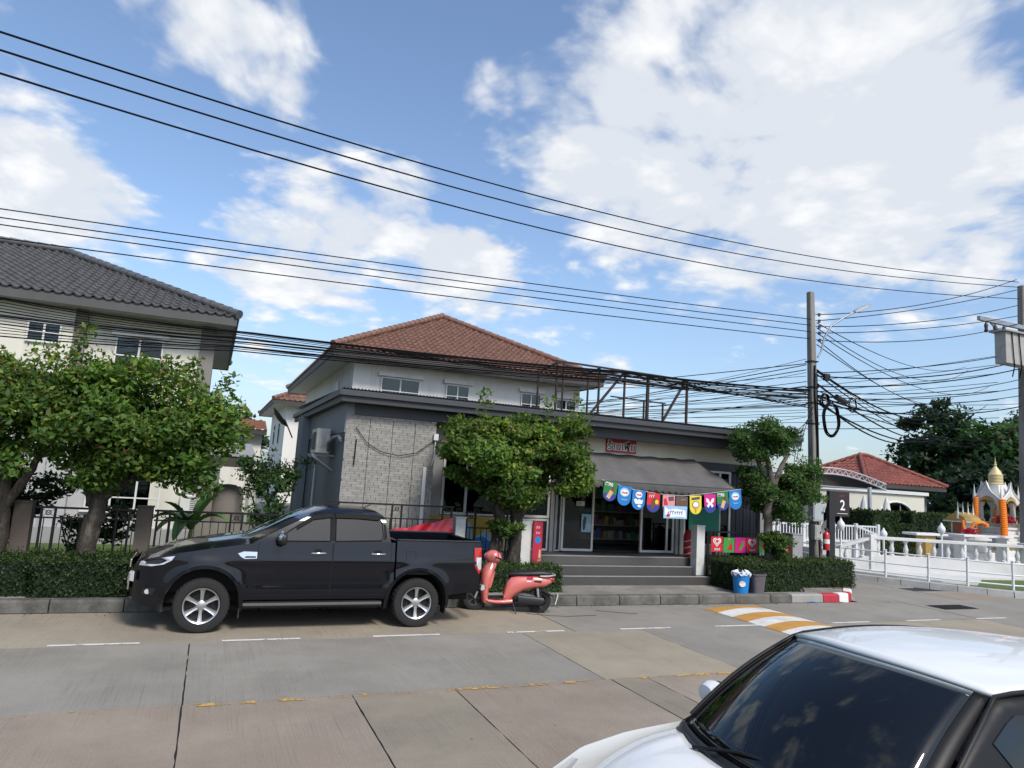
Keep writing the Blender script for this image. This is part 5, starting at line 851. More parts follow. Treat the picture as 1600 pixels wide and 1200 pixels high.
def tree(name, label, base, limbs, ells, ncl, per, crad, size, seed, cols=(G1, G2, YG, RY), bark=None, group=None, sprigs=(), young=.2, cat='tree', aspect=.5):
    t = thing(name, label, cat, base, group=group or {'street_tree': gt, 'garden_shrub': 'shrubs behind the fence', 'trunk_shoot': 'shoots at the tree feet'}.get(name))
    for i, (pts, rads) in enumerate(limbs):
        m = MB(); fine = []; fr = []
        for a in range(len(pts)-1):
            for k in range(6):
                q = k/6; p = Vector(pts[a]).lerp(Vector(pts[a+1]), q); w_ = rads[a]*(1-q)+rads[a+1]*q
                fine.append(p+Vector((random.uniform(-1, 1), random.uniform(-1, 1), 0))*w_*.16); fr.append(w_*random.uniform(.9, 1.12))
        fine.append(Vector(pts[-1])); fr.append(rads[-1]); m.tube(fine, fr, 12); m.v = [tuple(np.array(p)+rng.normal(size=3)*max(.003, rads[0]*.035)) for p in m.v]; m.build('trunk' if i == 0 else ('trunk' if rads[0] > .12 else 'limb'), bark or BARK, t, smooth=60)
    P, Nn, H, T = crown_points(ells, ncl, per, crad, seed)
    for sx, sy, sz, h in sprigs:
        k = 60; u = rng.random(k); P = np.concatenate([P, np.array((sx, sy, sz))+np.stack([rng.normal(size=k)*.09+.12*h*u, rng.normal(size=k)*.09, u*h], 1)]); Nn = np.concatenate([Nn, np.tile((0, 0, 1.), (k, 1))]); H = np.concatenate([H, .6+.4*u]); T = np.concatenate([T, np.ones(k)])
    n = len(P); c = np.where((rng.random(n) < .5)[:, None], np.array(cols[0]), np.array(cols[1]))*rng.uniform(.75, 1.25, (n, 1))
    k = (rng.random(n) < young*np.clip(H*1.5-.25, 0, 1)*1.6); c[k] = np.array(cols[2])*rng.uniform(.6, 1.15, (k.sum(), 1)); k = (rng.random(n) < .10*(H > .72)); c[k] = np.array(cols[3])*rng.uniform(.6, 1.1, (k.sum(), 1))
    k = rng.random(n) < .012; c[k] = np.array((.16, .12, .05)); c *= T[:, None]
    leaves('crown', P, size, LF, t, c, rootloc(t), aspect, Nn, .2, .15)
    return t
gt = 'street trees along the fence'
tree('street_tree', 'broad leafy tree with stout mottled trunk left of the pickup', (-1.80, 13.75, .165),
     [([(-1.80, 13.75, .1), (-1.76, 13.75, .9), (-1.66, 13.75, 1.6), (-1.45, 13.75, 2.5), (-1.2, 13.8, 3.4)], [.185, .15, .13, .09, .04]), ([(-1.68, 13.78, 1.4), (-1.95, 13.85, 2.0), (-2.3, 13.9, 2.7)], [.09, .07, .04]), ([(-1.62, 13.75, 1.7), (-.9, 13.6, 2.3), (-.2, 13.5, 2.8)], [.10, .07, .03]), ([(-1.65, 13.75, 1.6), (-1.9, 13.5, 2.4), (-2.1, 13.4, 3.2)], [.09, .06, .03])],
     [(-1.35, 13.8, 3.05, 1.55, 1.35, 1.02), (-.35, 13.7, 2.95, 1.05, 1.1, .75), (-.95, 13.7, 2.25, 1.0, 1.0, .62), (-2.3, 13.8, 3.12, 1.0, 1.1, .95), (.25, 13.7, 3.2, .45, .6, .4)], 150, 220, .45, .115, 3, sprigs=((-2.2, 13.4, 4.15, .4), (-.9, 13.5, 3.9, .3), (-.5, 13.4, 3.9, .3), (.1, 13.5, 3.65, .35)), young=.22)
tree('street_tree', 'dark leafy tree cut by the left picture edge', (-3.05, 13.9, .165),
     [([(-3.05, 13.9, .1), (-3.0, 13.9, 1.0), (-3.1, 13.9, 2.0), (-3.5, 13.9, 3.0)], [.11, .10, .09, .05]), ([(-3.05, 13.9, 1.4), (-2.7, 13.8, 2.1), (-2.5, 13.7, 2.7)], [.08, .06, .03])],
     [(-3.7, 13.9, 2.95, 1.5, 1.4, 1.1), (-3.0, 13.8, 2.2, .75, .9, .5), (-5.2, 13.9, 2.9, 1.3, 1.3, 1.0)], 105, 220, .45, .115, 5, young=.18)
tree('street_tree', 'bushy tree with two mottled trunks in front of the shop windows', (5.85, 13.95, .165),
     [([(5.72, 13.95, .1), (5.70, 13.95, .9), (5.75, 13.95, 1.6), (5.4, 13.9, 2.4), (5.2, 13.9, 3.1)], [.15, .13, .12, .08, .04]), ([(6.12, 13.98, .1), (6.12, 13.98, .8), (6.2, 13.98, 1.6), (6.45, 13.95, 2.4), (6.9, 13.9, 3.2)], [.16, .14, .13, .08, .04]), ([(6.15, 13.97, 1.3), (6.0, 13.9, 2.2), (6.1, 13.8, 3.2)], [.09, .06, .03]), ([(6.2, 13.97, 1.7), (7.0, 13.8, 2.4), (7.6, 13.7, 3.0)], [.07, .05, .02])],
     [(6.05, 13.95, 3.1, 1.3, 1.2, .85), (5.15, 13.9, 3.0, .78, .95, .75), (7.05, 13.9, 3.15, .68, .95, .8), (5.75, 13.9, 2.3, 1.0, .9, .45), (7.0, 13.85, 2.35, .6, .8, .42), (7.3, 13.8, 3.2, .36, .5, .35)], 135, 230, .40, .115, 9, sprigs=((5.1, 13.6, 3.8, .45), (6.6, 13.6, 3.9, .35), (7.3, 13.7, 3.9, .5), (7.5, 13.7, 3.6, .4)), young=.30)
tree('street_tree', 'pruned tree with clumped crown beside the concrete utility pole', (13.05, 13.9, .165),
     [([(13.08, 13.9, .1), (13.12, 13.9, 1.1), (13.05, 13.9, 2.0), (13.2, 13.9, 2.7), (13.0, 13.9, 3.4)], [.15, .12, .11, .09, .05]), ([(13.12, 13.9, 2.4), (13.4, 13.9, 3.0), (13.7, 13.85, 3.6)], [.08, .07, .04]), ([(13.15, 13.9, 2.6), (12.8, 13.9, 3.1), (12.55, 13.9, 3.5)], [.07, .06, .03]), ([(13.15, 13.9, 2.0), (13.8, 13.9, 2.4), (14.2, 13.9, 2.9)], [.06, .05, .02])],
     [(13.05, 13.9, 3.9, .92, .85, .58), (12.5, 13.9, 3.55, .45, .5, .3), (14.15, 13.9, 3.0, .42, .5, .42), (13.15, 13.9, 2.35, .72, .65, .40), (14.2, 13.9, 2.45, .58, .5, .32), (13.6, 13.9, 2.0, .55, .5, .35), (12.65, 13.9, 3.0, .3, .4, .45), (13.75, 13.9, 2.7, .5, .5, .35), (12.75, 13.9, 2.5, .4, .45, .35)], 135, 230, .3, .085, 15, cols=((.036, .085, .020), (.05, .105, .025), (.10, .15, .03), (.11, .12, .03)), bark=BARKG, young=.15)
tree('trunk_shoot', 'leafy shoot sprouting at the foot of the pruned tree by the pole', (13.05, 13.7, .165), [([(13.05, 13.78, .2), (13.05, 13.7, .8), (13.05, 13.65, 1.2)], [.02, .018, .01])], [(13.08, 13.7, 1.25, .42, .35, .30), (13.3, 13.7, .95, .25, .25, .22)], 20, 160, .2, .08, 17, cols=((.045, .10, .02), (.06, .12, .025), (.11, .15, .03), (.1, .12, .03)), cat='plant')
tree('trunk_shoot', 'leafy shoot growing from the trunks of the bushy tree', (6.0, 13.75, .165), [([(5.9, 13.85, .9), (5.85, 13.7, 1.2), (5.8, 13.65, 1.4)], [.015, .012, .008])], [(5.8, 13.68, 1.38, .38, .25, .25)], 10, 110, .18, .085, 19, cols=((.045, .10, .02), (.06, .12, .025), (.11, .15, .03), (.1, .12, .03)), cat='plant')
# garden shrubs behind the left fence
tree('garden_shrub', 'loose thin shrub against the slate side wall of the shop', (1.35, 17, .2), [([(1.35, 17, .2), (1.35, 17, 1.0), (1.25, 17, 1.9), (1.0, 17, 2.7)], [.035, .03, .022, .01]), ([(1.36, 17, .7), (1.6, 17, 1.5), (1.95, 16.9, 2.3)], [.025, .018, .008]), ([(1.33, 17, .8), (1.0, 17, 1.5), (.7, 17, 2.2)], [.022, .016, .007])], [(1.35, 17, 1.95, .6, .55, .5), (1.85, 17, 2.3, .4, .4, .35), (.95, 17, 2.3, .35, .4, .6), (1.35, 17, 1.3, .6, .5, .4)], 44, 85, .27, .10, 21, cols=((.03, .075, .02), (.04, .09, .024), (.07, .13, .03), (.08, .1, .03)), cat='shrub')
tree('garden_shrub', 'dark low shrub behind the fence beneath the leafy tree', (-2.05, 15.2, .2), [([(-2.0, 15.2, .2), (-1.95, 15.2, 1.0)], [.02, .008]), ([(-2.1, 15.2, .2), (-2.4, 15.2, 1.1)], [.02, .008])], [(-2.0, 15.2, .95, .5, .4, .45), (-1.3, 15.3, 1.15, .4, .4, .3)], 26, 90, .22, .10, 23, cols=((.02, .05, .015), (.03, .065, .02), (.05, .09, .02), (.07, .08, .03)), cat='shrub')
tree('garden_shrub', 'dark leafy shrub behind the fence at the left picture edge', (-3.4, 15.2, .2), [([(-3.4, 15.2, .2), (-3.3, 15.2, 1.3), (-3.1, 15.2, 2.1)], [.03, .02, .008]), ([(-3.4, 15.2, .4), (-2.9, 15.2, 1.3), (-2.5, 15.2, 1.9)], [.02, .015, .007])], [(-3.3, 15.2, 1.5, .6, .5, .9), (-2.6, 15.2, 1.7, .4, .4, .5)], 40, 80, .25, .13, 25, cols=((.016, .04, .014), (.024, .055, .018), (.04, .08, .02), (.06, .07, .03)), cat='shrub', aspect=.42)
# banana plant: long ribbed blades
BN = mat('banana_leaf', (.075, .17, .03), .45, 0, .2, 3, .3, 20, col2=(.11, .2, .04), c2=.55, stretch=(1, 1, 1)); bn = thing('banana_plant', 'young banana plant with broad bright leaves behind the fence', 'plant', (-.25, 15.6, .2))
m = MB(); m.tube([(-.25, 15.6, .2), (-.24, 15.6, .7), (-.22, 15.6, 1.05)], [.07, .055, .035], 10); m.build('stem', mat('banana_stem', (.11, .15, .05), .6, 0, .3, 6), bn, smooth=60)
def blade(p, q, sag, wd):
    p, q = Vector(p), Vector(q); m = MB(); d = (q-p); side = d.cross(Vector((0, 0, 1))).normalized()
    def fn(u, v):
        c = p+d*u+Vector((0, 0, sag*4*u*(1-u))); w_ = wd*math.sin(PI*min(1, .06+u*.94))**.6; s = 2*v-1; return c+side*s*w_*.5+Vector((0, 0, .25*w_*abs(s)-.01*math.sin(u*60)*abs(s)))
    m.grid(fn, 18, 6); m.build('leaf_blade', BN, bn, smooth=60)
for q, sg_, wd in (((.22, 15.4, 1.72), .12, .30), ((.02, 15.9, 1.75), .05, .26), ((-.75, 15.3, 1.55), .10, .28), ((-.85, 15.2, .95), .22, .30), ((-.3, 15.0, 1.3), .15, .30), ((.45, 15.2, 1.2), .2, .26), ((-1.0, 15.7, 1.15), .2, .28), ((-.5, 14.8, .85), .25, .28)): blade((-.23, 15.6, 1.0), q, sg_, wd)
# --- hedges
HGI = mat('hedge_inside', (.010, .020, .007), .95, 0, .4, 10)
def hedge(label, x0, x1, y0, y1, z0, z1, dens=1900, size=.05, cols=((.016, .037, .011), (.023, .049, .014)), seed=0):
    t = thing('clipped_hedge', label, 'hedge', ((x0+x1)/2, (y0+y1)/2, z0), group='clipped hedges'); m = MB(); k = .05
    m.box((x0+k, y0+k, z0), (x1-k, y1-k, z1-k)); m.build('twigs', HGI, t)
    r = np.random.default_rng(seed); P, Nn = [], []
    def face(n, fn, nr): uv = r.random((n, 2)); P.append(np.array([fn(a, b) for a, b in uv])+r.normal(size=(n, 3))*.022+np.array(nr)*np.array([.035*math.sin(a*(x1-x0)*7+b*3+seed)*math.sin(b*6+a*9) for a, b in uv])[:, None]-np.array(nr)*(r.random(n)**2*.06)[:, None]); Nn.append(np.tile(np.array(nr, float)+np.array((0, 0, .5)), (n, 1)))
    X, Y, Z = x1-x0, y1-y0, z1-z0
    face(int(dens*X*Z), lambda a, b: (x0+X*a, y0, z0+Z*b), (0, -1, 0)); face(int(dens*.9*X*Y), lambda a, b: (x0+X*a, y0+Y*b, z1), (0, 0, 1)); face(int(dens*Y*Z), lambda a, b: (x0, y0+Y*a, z0+Z*b), (-1, 0, 0)); face(int(dens*Y*Z), lambda a, b: (x1, y0+Y*a, z0+Z*b), (1, 0, 0)); face(int(dens*.3*X*Z), lambda a, b: (x0+X*a, y1, z0+Z*b), (0, 1, 0))
    for q in range(int(9*X*Y)):
        a, b = r.random(2); k = 9; hh = r.uniform(.05, .14); P.append(np.stack([x0+X*a+r.normal(size=k)*.02, y0+Y*b+r.normal(size=k)*.02, z1+r.random(k)*hh], 1)); Nn.append(np.tile((0, 0, 1.), (k, 1)))
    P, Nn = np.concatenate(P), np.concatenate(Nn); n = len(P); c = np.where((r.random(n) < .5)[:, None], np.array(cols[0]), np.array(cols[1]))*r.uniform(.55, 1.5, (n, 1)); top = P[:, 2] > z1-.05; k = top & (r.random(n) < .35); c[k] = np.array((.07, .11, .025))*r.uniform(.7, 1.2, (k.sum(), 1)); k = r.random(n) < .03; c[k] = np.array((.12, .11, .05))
    leaves('foliage', P, size, LF, t, c, rootloc(t), .55, Nn, 0, 0); return t
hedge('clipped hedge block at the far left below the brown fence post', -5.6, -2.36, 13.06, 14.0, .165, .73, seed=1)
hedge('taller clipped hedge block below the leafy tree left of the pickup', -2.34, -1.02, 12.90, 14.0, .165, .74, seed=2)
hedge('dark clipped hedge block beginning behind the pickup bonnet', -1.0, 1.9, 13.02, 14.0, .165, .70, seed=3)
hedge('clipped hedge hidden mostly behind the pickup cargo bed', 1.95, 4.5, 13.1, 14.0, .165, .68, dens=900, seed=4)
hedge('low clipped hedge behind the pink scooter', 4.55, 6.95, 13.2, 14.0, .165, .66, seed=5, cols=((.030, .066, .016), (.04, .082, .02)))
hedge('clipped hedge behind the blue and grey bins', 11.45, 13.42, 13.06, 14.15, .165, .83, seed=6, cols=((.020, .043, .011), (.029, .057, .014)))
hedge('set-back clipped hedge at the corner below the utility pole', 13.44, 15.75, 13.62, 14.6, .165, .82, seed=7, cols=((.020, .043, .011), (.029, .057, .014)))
# grass tufts on the near lawn strip
r_ = np.random.default_rng(4); n = 9000; P = np.stack([r_.uniform(-6, 2.1, n), 14.1+r_.random(n)**1.5*4.5, .24+r_.random(n)*.05], 1); gt_ = leaves('lawn_grass', P, .10, LF, None, tints(n, (.07, .14, .025), .4), aspect=.13, nrm=np.tile((0., -1., 0), (n, 1)), kind='stuff'); tag(gt_, 'short green grass on the garden lawn behind the fence', 'grass')
# ================================================================== fences
IB = mat('iron_black', (.010, .010, .011), .5, .3, .2, 8); PB = mat('post_brown', (.10, .08, .065), .85, 0, .2, 3, .3, 30)
thin = MB(); thin.box((-.007, -.007, 0), (.007, .007, 1)); thinm = thin.mesh('bar', IB); thk = MB(); thk.box((-.018, -.018, 0), (.018, .018, 1)); thkm = thk.mesh('stile', IB)
def fence(label, x0, x1, y, zb, zt, pairs, step=.135, rail2=.19, dx=0.0, group=None):
    t = thing('iron_fence', label, 'fence', ((x0+x1)/2, y, zb), group='black iron fence panels')
    for z, h in ((zt-.02, .035), (zt-rail2, .025), (zb+.14, .03)): m = MB(); m.box((x0, y-.016, z-h/2), (x1, y+.016, z+h/2)); m.build('rail', IB, t)
    x = x0+step
    while x < x1-.03: piece('bar', thinm, t, (x, y, zb+.06), (0, 0, 0), (1, 1, zt-rail2-zb-.06)); x += step
    for xa in pairs:
        for q in (xa, xa+.2): piece('stile', thkm, t, (q, y, zb), (0, 0, 0), (1, 1, zt-zb))
        m = MB(); m.bar((xa+.02, y, zt-.16), (xa+.18, y, zt-.05), .008); m.bar((xa+.02, y, zt-.05), (xa+.18, y, zt-.16), .008); m.lathe([(.045, -.008), (.03, -.008), (.03, .008), (.045, .008)], (xa+.1, y, zt-.105), 10, 'y', caps=False); m.build('scroll', IB, t)
    return t
def post(label, x, y, w_, z0, z1, mt, group=None): m = MB(); m.box((x-w_/2, y-w_/2, z0), (x+w_/2, y+w_/2, z1-.0)); m.box((x-w_/2-.012, y-w_/2-.012, z1+.001), (x+w_/2+.012, y+w_/2+.012, z1+.03)); return tag(m.build('fence_post', mt, bevel=.008), label, 'fence post', 'fence posts')
fence('black iron fence panel at the far left edge', -5.0, -2.96, 14.2, .2, 1.47, (-4.2,)); fence('black iron fence panel behind the left tree trunk', -2.64, -1.12, 14.2, .2, 1.47, (-2.55, -1.42)); fence('black iron fence panel in front of the banana plant', -.83, 1.9, 14.2, .2, 1.48, (-.78, .45, 1.6))
post('brown square fence post at the left picture edge', -2.80, 14.2, .26, .16, 1.52, PB); post('brown square fence post left of the pickup bonnet', -.98, 14.2, .25, .16, 1.51, PB)
fence('taller black iron fence before the brick panel of the shop', 2.2, 4.9, 14.45, .2, 1.76, (2.25, 3.55, 4.65), step=.12, rail2=.3); fence('black iron fence behind the two-trunked tree', 5.16, 6.43, 14.45, .2, 1.66, (5.2, 6.15), step=.13, rail2=.34); fence('black iron fence hung with ice cream flags right of the steps', 11.55, 14.2, 14.4, .2, 1.44, (11.6, 13.9), step=.10, rail2=.16)
PWH = mat('post_white', (.55, .55, .53), .8, 0, .1, 3, .2, 30, col2=(.42, .41, .39), c2=.6)
post('white fence post left of the two-trunked tree', 5.03, 14.42, .22, .16, 1.52, PWH); post('white fence post beside the red drink banner', 6.58, 14.42, .26, .16, 1.53, PWH); post('white gate post at the right end of the steps', 11.32, 14.42, .24, .36, 1.54, PWH); post('grey fence post between the corner hedge and the flags', 14.4, 14.4, .34, .16, 1.42, mat('post_grey', (.27, .27, .27), .85, 0, .12, 3, .2, 30))
# ================================================================== corner across the lane: railing, balustrade, shrines, clubhouse
WM = mat('metal_white', (.62, .63, .63), .45, 0, .06, 4); WL = mat('wall_white', (.52, .52, .51), .8, 0, .1, 1.2, .15, 40, col2=(.40, .40, .39), c2=.6); MR = mat('marble_white', (.58, .57, .54), .5, 0, .1, 3, col2=(.45, .44, .42), c2=.6); GD = mat('gold_paint', (.42, .27, .07), .45, .35, .2, 9); OR = mat('marigold', (.75, .20, .012), .8, 0, .25, 25); PKF = mat('flower_pink', (.45, .02, .06), .8, 0, .3, 20)
rp = [(18.6, 24), (18.6, 22), (18.6, 20), (18.6, 18.3), (18.75, 16.75), (19.28, 15.55), (19.92, 14.62), (20.52, 13.85), (21.35, 13.1), (22.7, 12.45), (24.6, 12.12), (27, 12.1), (30, 12.1)]
rl = thing('pipe_railing', 'white pipe railing along the curved kerb before the shrines', 'railing', (20.5, 13.9, .17)); pm = MB(); pm.cyl((0, 0, 0), (0, 0, .80), .035, n=12); pm.lathe([(.05, .80), (.05, .815), (.02, .83)], n=12); pmm = pm.mesh('railing_post', WM, smooth=50)
for x, y in rp: piece('railing_post', pmm, rl, (x, y, .165))
for z in (.90, .58, .30):
    for a, b in zip(rp[:-1], rp[1:]): m = MB(); m.cyl((*a, z), (*b, z), .022, n=8); m.build('rail', WM, rl, smooth=50)
# paved strip and balustrade wall
m = MB(); m.prism([(19.0, 18.5), (19.1, 16.7), (19.75, 15.5), (20.45, 14.6), (21.3, 14.1), (23.2, 15.2), (25.3, 15.1), (34, 12.9), (34, 24), (19, 24)], 'z', .1, .20); tag(m.build('shrine_terrace', WL), kind='structure')
bw = thing('balustrade_wall', 'white low wall with stone balusters in front of the shrines', 'balustrade', (22.8, 16.1, .2)); bp = [Vector((19.35, 17.4, 0)), Vector((20.4, 17.02, 0)), Vector((25.4, 15.2, 0)), Vector((32, 12.9, 0))]
blm = MB(); blm.lathe([(.085, 0), (.085, .05), (.05, .07), (.075, .18), (.08, .24), (.045, .36), (.04, .42), (.07, .46), (.085, .48), (.085, .52)], n=12); blmm = blm.mesh('baluster', WL, smooth=45)
for a, b, z0, z1 in ((bp[0], bp[1], .30, .68), (bp[1], bp[2], .68, .68), (bp[2], bp[3], .68, .68)):
    d = (b-a).normalized(); n = Vector((-d.y, d.x, 0)); m = MB()
    m.loft([[p+n*-.12+Vector((0, 0, .15)), p+n*-.12+Vector((0, 0, z)), p+n*.12+Vector((0, 0, z)), p+n*.12+Vector((0, 0, .15))] for p, z in ((a, z0), (b, z1))]); m.build('solid_wall', WL, bw, bevel=.01)
    m = MB(); m.loft([[p+n*-.13+Vector((0, 0, z+.50)), p+n*-.13+Vector((0, 0, z+.60)), p+n*.13+Vector((0, 0, z+.60)), p+n*.13+Vector((0, 0, z+.50))] for p, z in ((a-d*.02, z0), (b+d*.02, z1))]); m.build('coping', WL, bw, bevel=.015)
    k = max(2, int((b-a).length/.45))
    for i in range(k): t = (i+.5)/k; p = a.lerp(b, t); piece('baluster', blmm, bw, (p.x, p.y, z0+(z1-z0)*t-.01))
for p in (bp[1], bp[2]): m = MB(); m.box((p.x-.14, p.y-.14, .16), (p.x+.14, p.y+.14, 1.34)); m.build('pier', WL, bw, bevel=.012)
# large shrine
sx, sy = 30.2, 19.1; SK = .76; shn = thing('brahma_shrine', 'tall white and gold pavilion shrine with pointed spire behind the balustrade', 'shrine', (sx, sy, .2))
m = MB(); m.lathe([(1.75, .15), (1.75, .5), (1.6, .5), (1.6, .78), (1.48, .82), (1.48, 1.02), (1.3, 1.06)], (sx, sy, 0), 4); m.v = [tuple(Matrix.Rotation(0, 3, 'Z') @ Vector(p)) for p in m.v]; m.build('plinth', MR, shn, bevel=.02)
for h0, h1, r0 in ((1.06, 1.16, 1.22), (1.16, 1.34, 1.08), (1.34, 1.42, 1.2), (1.42, 1.62, 1.02), (1.62, 1.72, 1.14), (1.72, 1.86, 1.02)): m = MB(); m.box((sx-r0*.72, sy-r0*.72, h0), (sx+r0*.72, sy+r0*.72, h1-.001)); m.build('base_tier', MR, shn, bevel=.015)
for i in range(7):
    for ax in (0, 1): m = MB(); u = -.85+i*.283; c = (sx+u, sy-1.12) if ax == 0 else (sx-1.12, sy+u); m.lathe([(.01, .84), (.09, .88), (.10, .95), (.04, 1.02), (.005, 1.05)], (c[0], c[1], 0), 8); m.build('gilt_relief', GD, shn, smooth=60)
for dx in (-1, 1):
    for dy in (-1, 1): m = MB(); m.lathe([(.17, 1.86), (.17, 1.98), (.12, 2.02), (.11, 2.5), (.16, 2.58), (.18, 2.7)], (sx+dx*.52, sy+dy*.52, 0), 12, sq=4); m.build('column', MR, shn, smooth=40, bevel=.008)
m = MB(); m.lathe([(.28, 1.86), (.26, 2.05), (.15, 2.1), (.20, 2.25), (.15, 2.42), (.09, 2.5), (.11, 2.58), (.06, 2.7), (.01, 2.8)], (sx, sy, 0), 12); m.build('seated_figure', GD, shn, smooth=50)
for k in range(4):
    gb_ = MB(); rot = Matrix.Rotation(k*PI/2, 3, 'Z'); prof = [(-.74, 2.62), (-.72, 2.80), (-.5, 2.92), (-.28, 3.06), (-.12, 3.22), (0, 3.5), (.12, 3.22), (.28, 3.06), (.5, 2.92), (.72, 2.80), (.74, 2.62), (.46, 2.62), (.36, 2.8), (.18, 2.9), (0, 2.95), (-.18, 2.9), (-.36, 2.8), (-.46, 2.62)]
    half = [p for p in prof if p[0] <= 0 and p in prof[:6]]; 
    for s in (-1, 1):
        q = [(s*a, b) for a, b in [(-.74, 2.62), (-.72, 2.80), (-.5, 2.92), (-.28, 3.06), (-.12, 3.22), (0, 3.5), (0, 2.95), (-.18, 2.9), (-.36, 2.8), (-.46, 2.62)]]; gb_.prism(q, 'y', -.78, -.66)
    gb_.v = [tuple(rot @ Vector(p)+Vector((sx, sy, 0))) for p in gb_.v]; gb_.build('gable_arch', MR, shn, bevel=.01)
    e = MB(); e.tube([(a, -.79, b+.015) for a, b in [(-.73, 2.80), (-.5, 2.93), (-.28, 3.07), (-.12, 3.23), (0, 3.52), (.12, 3.23), (.28, 3.07), (.5, 2.93), (.73, 2.80)]], .032, 6); e.v = [tuple(rot @ Vector(p)+Vector((sx, sy, 0))) for p in e.v]; e.build('gable_trim', WM, shn, smooth=60)
    e = MB(); e.lathe([(.07, 2.8), (.08, 2.9), (.05, 3.05), (.03, 3.2), (.005, 3.42)], (.72, -.72, 0), 8); e.v = [tuple(rot @ Vector(p)+Vector((sx, sy, 0))) for p in e.v]; e.build('corner_pinnacle', MR, shn, smooth=50)
    e = MB(); e.prism([(-.4, 2.66), (-.3, 2.84), (0, 2.93), (.3, 2.84), (.4, 2.66), (.2, 2.76), (0, 2.8), (-.2, 2.76)], 'y', -.80, -.785); e.v = [tuple(rot @ Vector(p)+Vector((sx, sy, 0))) for p in e.v]; e.build('gilt_fringe', GD, shn)
m = MB(); m.lathe([(.70, 2.82), (.62, 3.05), (.5, 3.2), (.44, 3.36), (.42, 3.42)], (sx, sy, 0), 12, sq=4); m.build('roof_base', MR, shn, smooth=35)
DM = mat('dome_cream', (.56, .46, .25), .5, .1, .1, 6); m = MB(); m.lathe([(.40, 3.42), (.42, 3.46), (.34, 3.50), (.36, 3.6), (.33, 3.62), (.36, 3.72), (.33, 3.74), (.36, 3.84), (.32, 3.86), (.24, 4.0), (.14, 4.1), (.08, 4.17), (.05, 4.2), (.08, 4.26), (.04, 4.3), (.055, 4.34), (.02, 4.42), (.004, 4.6)], (sx, sy, 0), 18); m.build('spire', DM, shn, smooth=45)
m = MB(); m.box((sx-1.0, sy-1.0, 1.862), (sx+1.0, sy+1.0, 1.875)); m.build('altar_floor', GD, shn)
shn.scale = (SK, SK, 1)
def garland(label, pts, r=.10, group=None):
    t = thing('marigold_garland', label, 'garland', pts[-1], group='marigold garlands'); m = MB(); d = 0; P = []; rr = []
    for a, b in zip(pts[:-1], pts[1:]):
        a, b = Vector(a), Vector(b); k = max(2, int((b-a).length/.035))
        for i in range(k): P.append(a.lerp(b, i/k)); rr.append(r*(1.0 if len(rr) % 2 else .84))
    m.tube(P, rr, 10); m.build('flower_string', OR, t, smooth=40)
    e = MB(); e.lathe([(.005, -.14), (r*1.1, -.12), (r*1.5, -.05), (r*1.2, .02), (.005, .04)], pts[-1], 12); e.build('tassel', OR, t, smooth=50); return t
garland('orange marigold garland hanging on the left corner of the tall shrine', [(sx-1.02*SK, sy+.45*SK, 2.86), (sx-1.05*SK, sy+.42*SK, 1.3), (sx-1.07*SK, sy+.4*SK, .95)], .105)
garland('thick orange marigold garland on the near corner of the tall shrine', [(sx-.82*SK, sy-.82*SK, 2.82), (sx-.92*SK, sy-.94*SK, 1.9), (sx-.97*SK, sy-.98*SK, 1.05)], .14)
garland('orange marigold garland on the right corner of the tall shrine', [(sx+.45*SK, sy-1.02*SK, 2.7), (sx+.62*SK, sy-1.12*SK, 1.5), (sx+.72*SK, sy-1.2*SK, .62)], .105)
# small shrine on its pedestal
tx_, ty_ = 27.4, 18.6; sh2 = thing('spirit_house', 'small white spirit house with gold roof and four thin finials', 'shrine', (tx_, ty_, .2))
for x0_, z0_, z1_ in ((1.25, .15, .45), (1.1, .45, .75), (.95, .75, 1.0), (.85, 1.0, 1.2), (1.0, 1.2, 1.3), (.9, 1.3, 1.42)): m = MB(); m.box((tx_-x0_, ty_-x0_*.7, z0_), (tx_+x0_, ty_+x0_*.7, z1_-.001)); m.build('pedestal_tier', MR, sh2, bevel=.012)
m = MB(); m.box((tx_-.45, ty_-.35, 1.42), (tx_+.45, ty_+.35, 1.92)); m.build('chamber', MR, sh2, bevel=.01); m = MB(); m.box((tx_-.52, ty_-.2, 1.46), (tx_-.455, ty_+.2, 1.85)); m.build('doorway', mat('shrine_red', (.30, .09, .04), .7, 0, .3, 10), sh2)
m = MB(); m.prism([(ty_-.55, 1.92), (ty_+.55, 1.92), (ty_+.42, 2.08), (ty_, 2.28), (ty_-.42, 2.08)], 'x', tx_-.58, tx_+.58); m.build('roof', GD, sh2, bevel=.01); m = MB(); m.box((tx_-.66, ty_-.6, 1.88), (tx_+.66, ty_+.6, 1.925)); m.build('eave', MR, sh2, bevel=.01)
for dx in (-.56, -.19, .19, .56): m = MB(); m.lathe([(.07, 2.02), (.06, 2.2), (.035, 2.35), (.012, 2.55), (.003, 2.7)], (tx_+dx, ty_-.1, 0), 8); m.build('finial', MR, sh2, smooth=50)
sh2.scale = (.8, .8, .97)
garland('orange garland draped over the small spirit house', [(tx_-.58, ty_-.36, 1.92), (tx_-.62, ty_-.42, 1.55), (tx_-.5, ty_-.52, 1.5), (tx_-.16, ty_-.52, 1.82), (tx_+.24, ty_-.52, 1.88), (tx_+.58, ty_-.5, 1.82)], .06)
fl = thing('flower_offering', 'pink flower bunch before the small spirit house', 'flowers', (tx_-.9, ty_-.75, 1.3)); P = np.array((tx_-.85, ty_-.78, 1.5))+rng.normal(size=(700, 3))*np.array((.15, .09, .07)); leaves('petals', P, .07, LF, fl, tints(700, (.40, .02, .05), .4), rootloc(fl), .8, kind='stuff'); m = MB(); m.cyl((tx_-.85, ty_-.78, 1.302), (tx_-.85, ty_-.78, 1.46), .06, .08); m.build('vase', MR, fl)
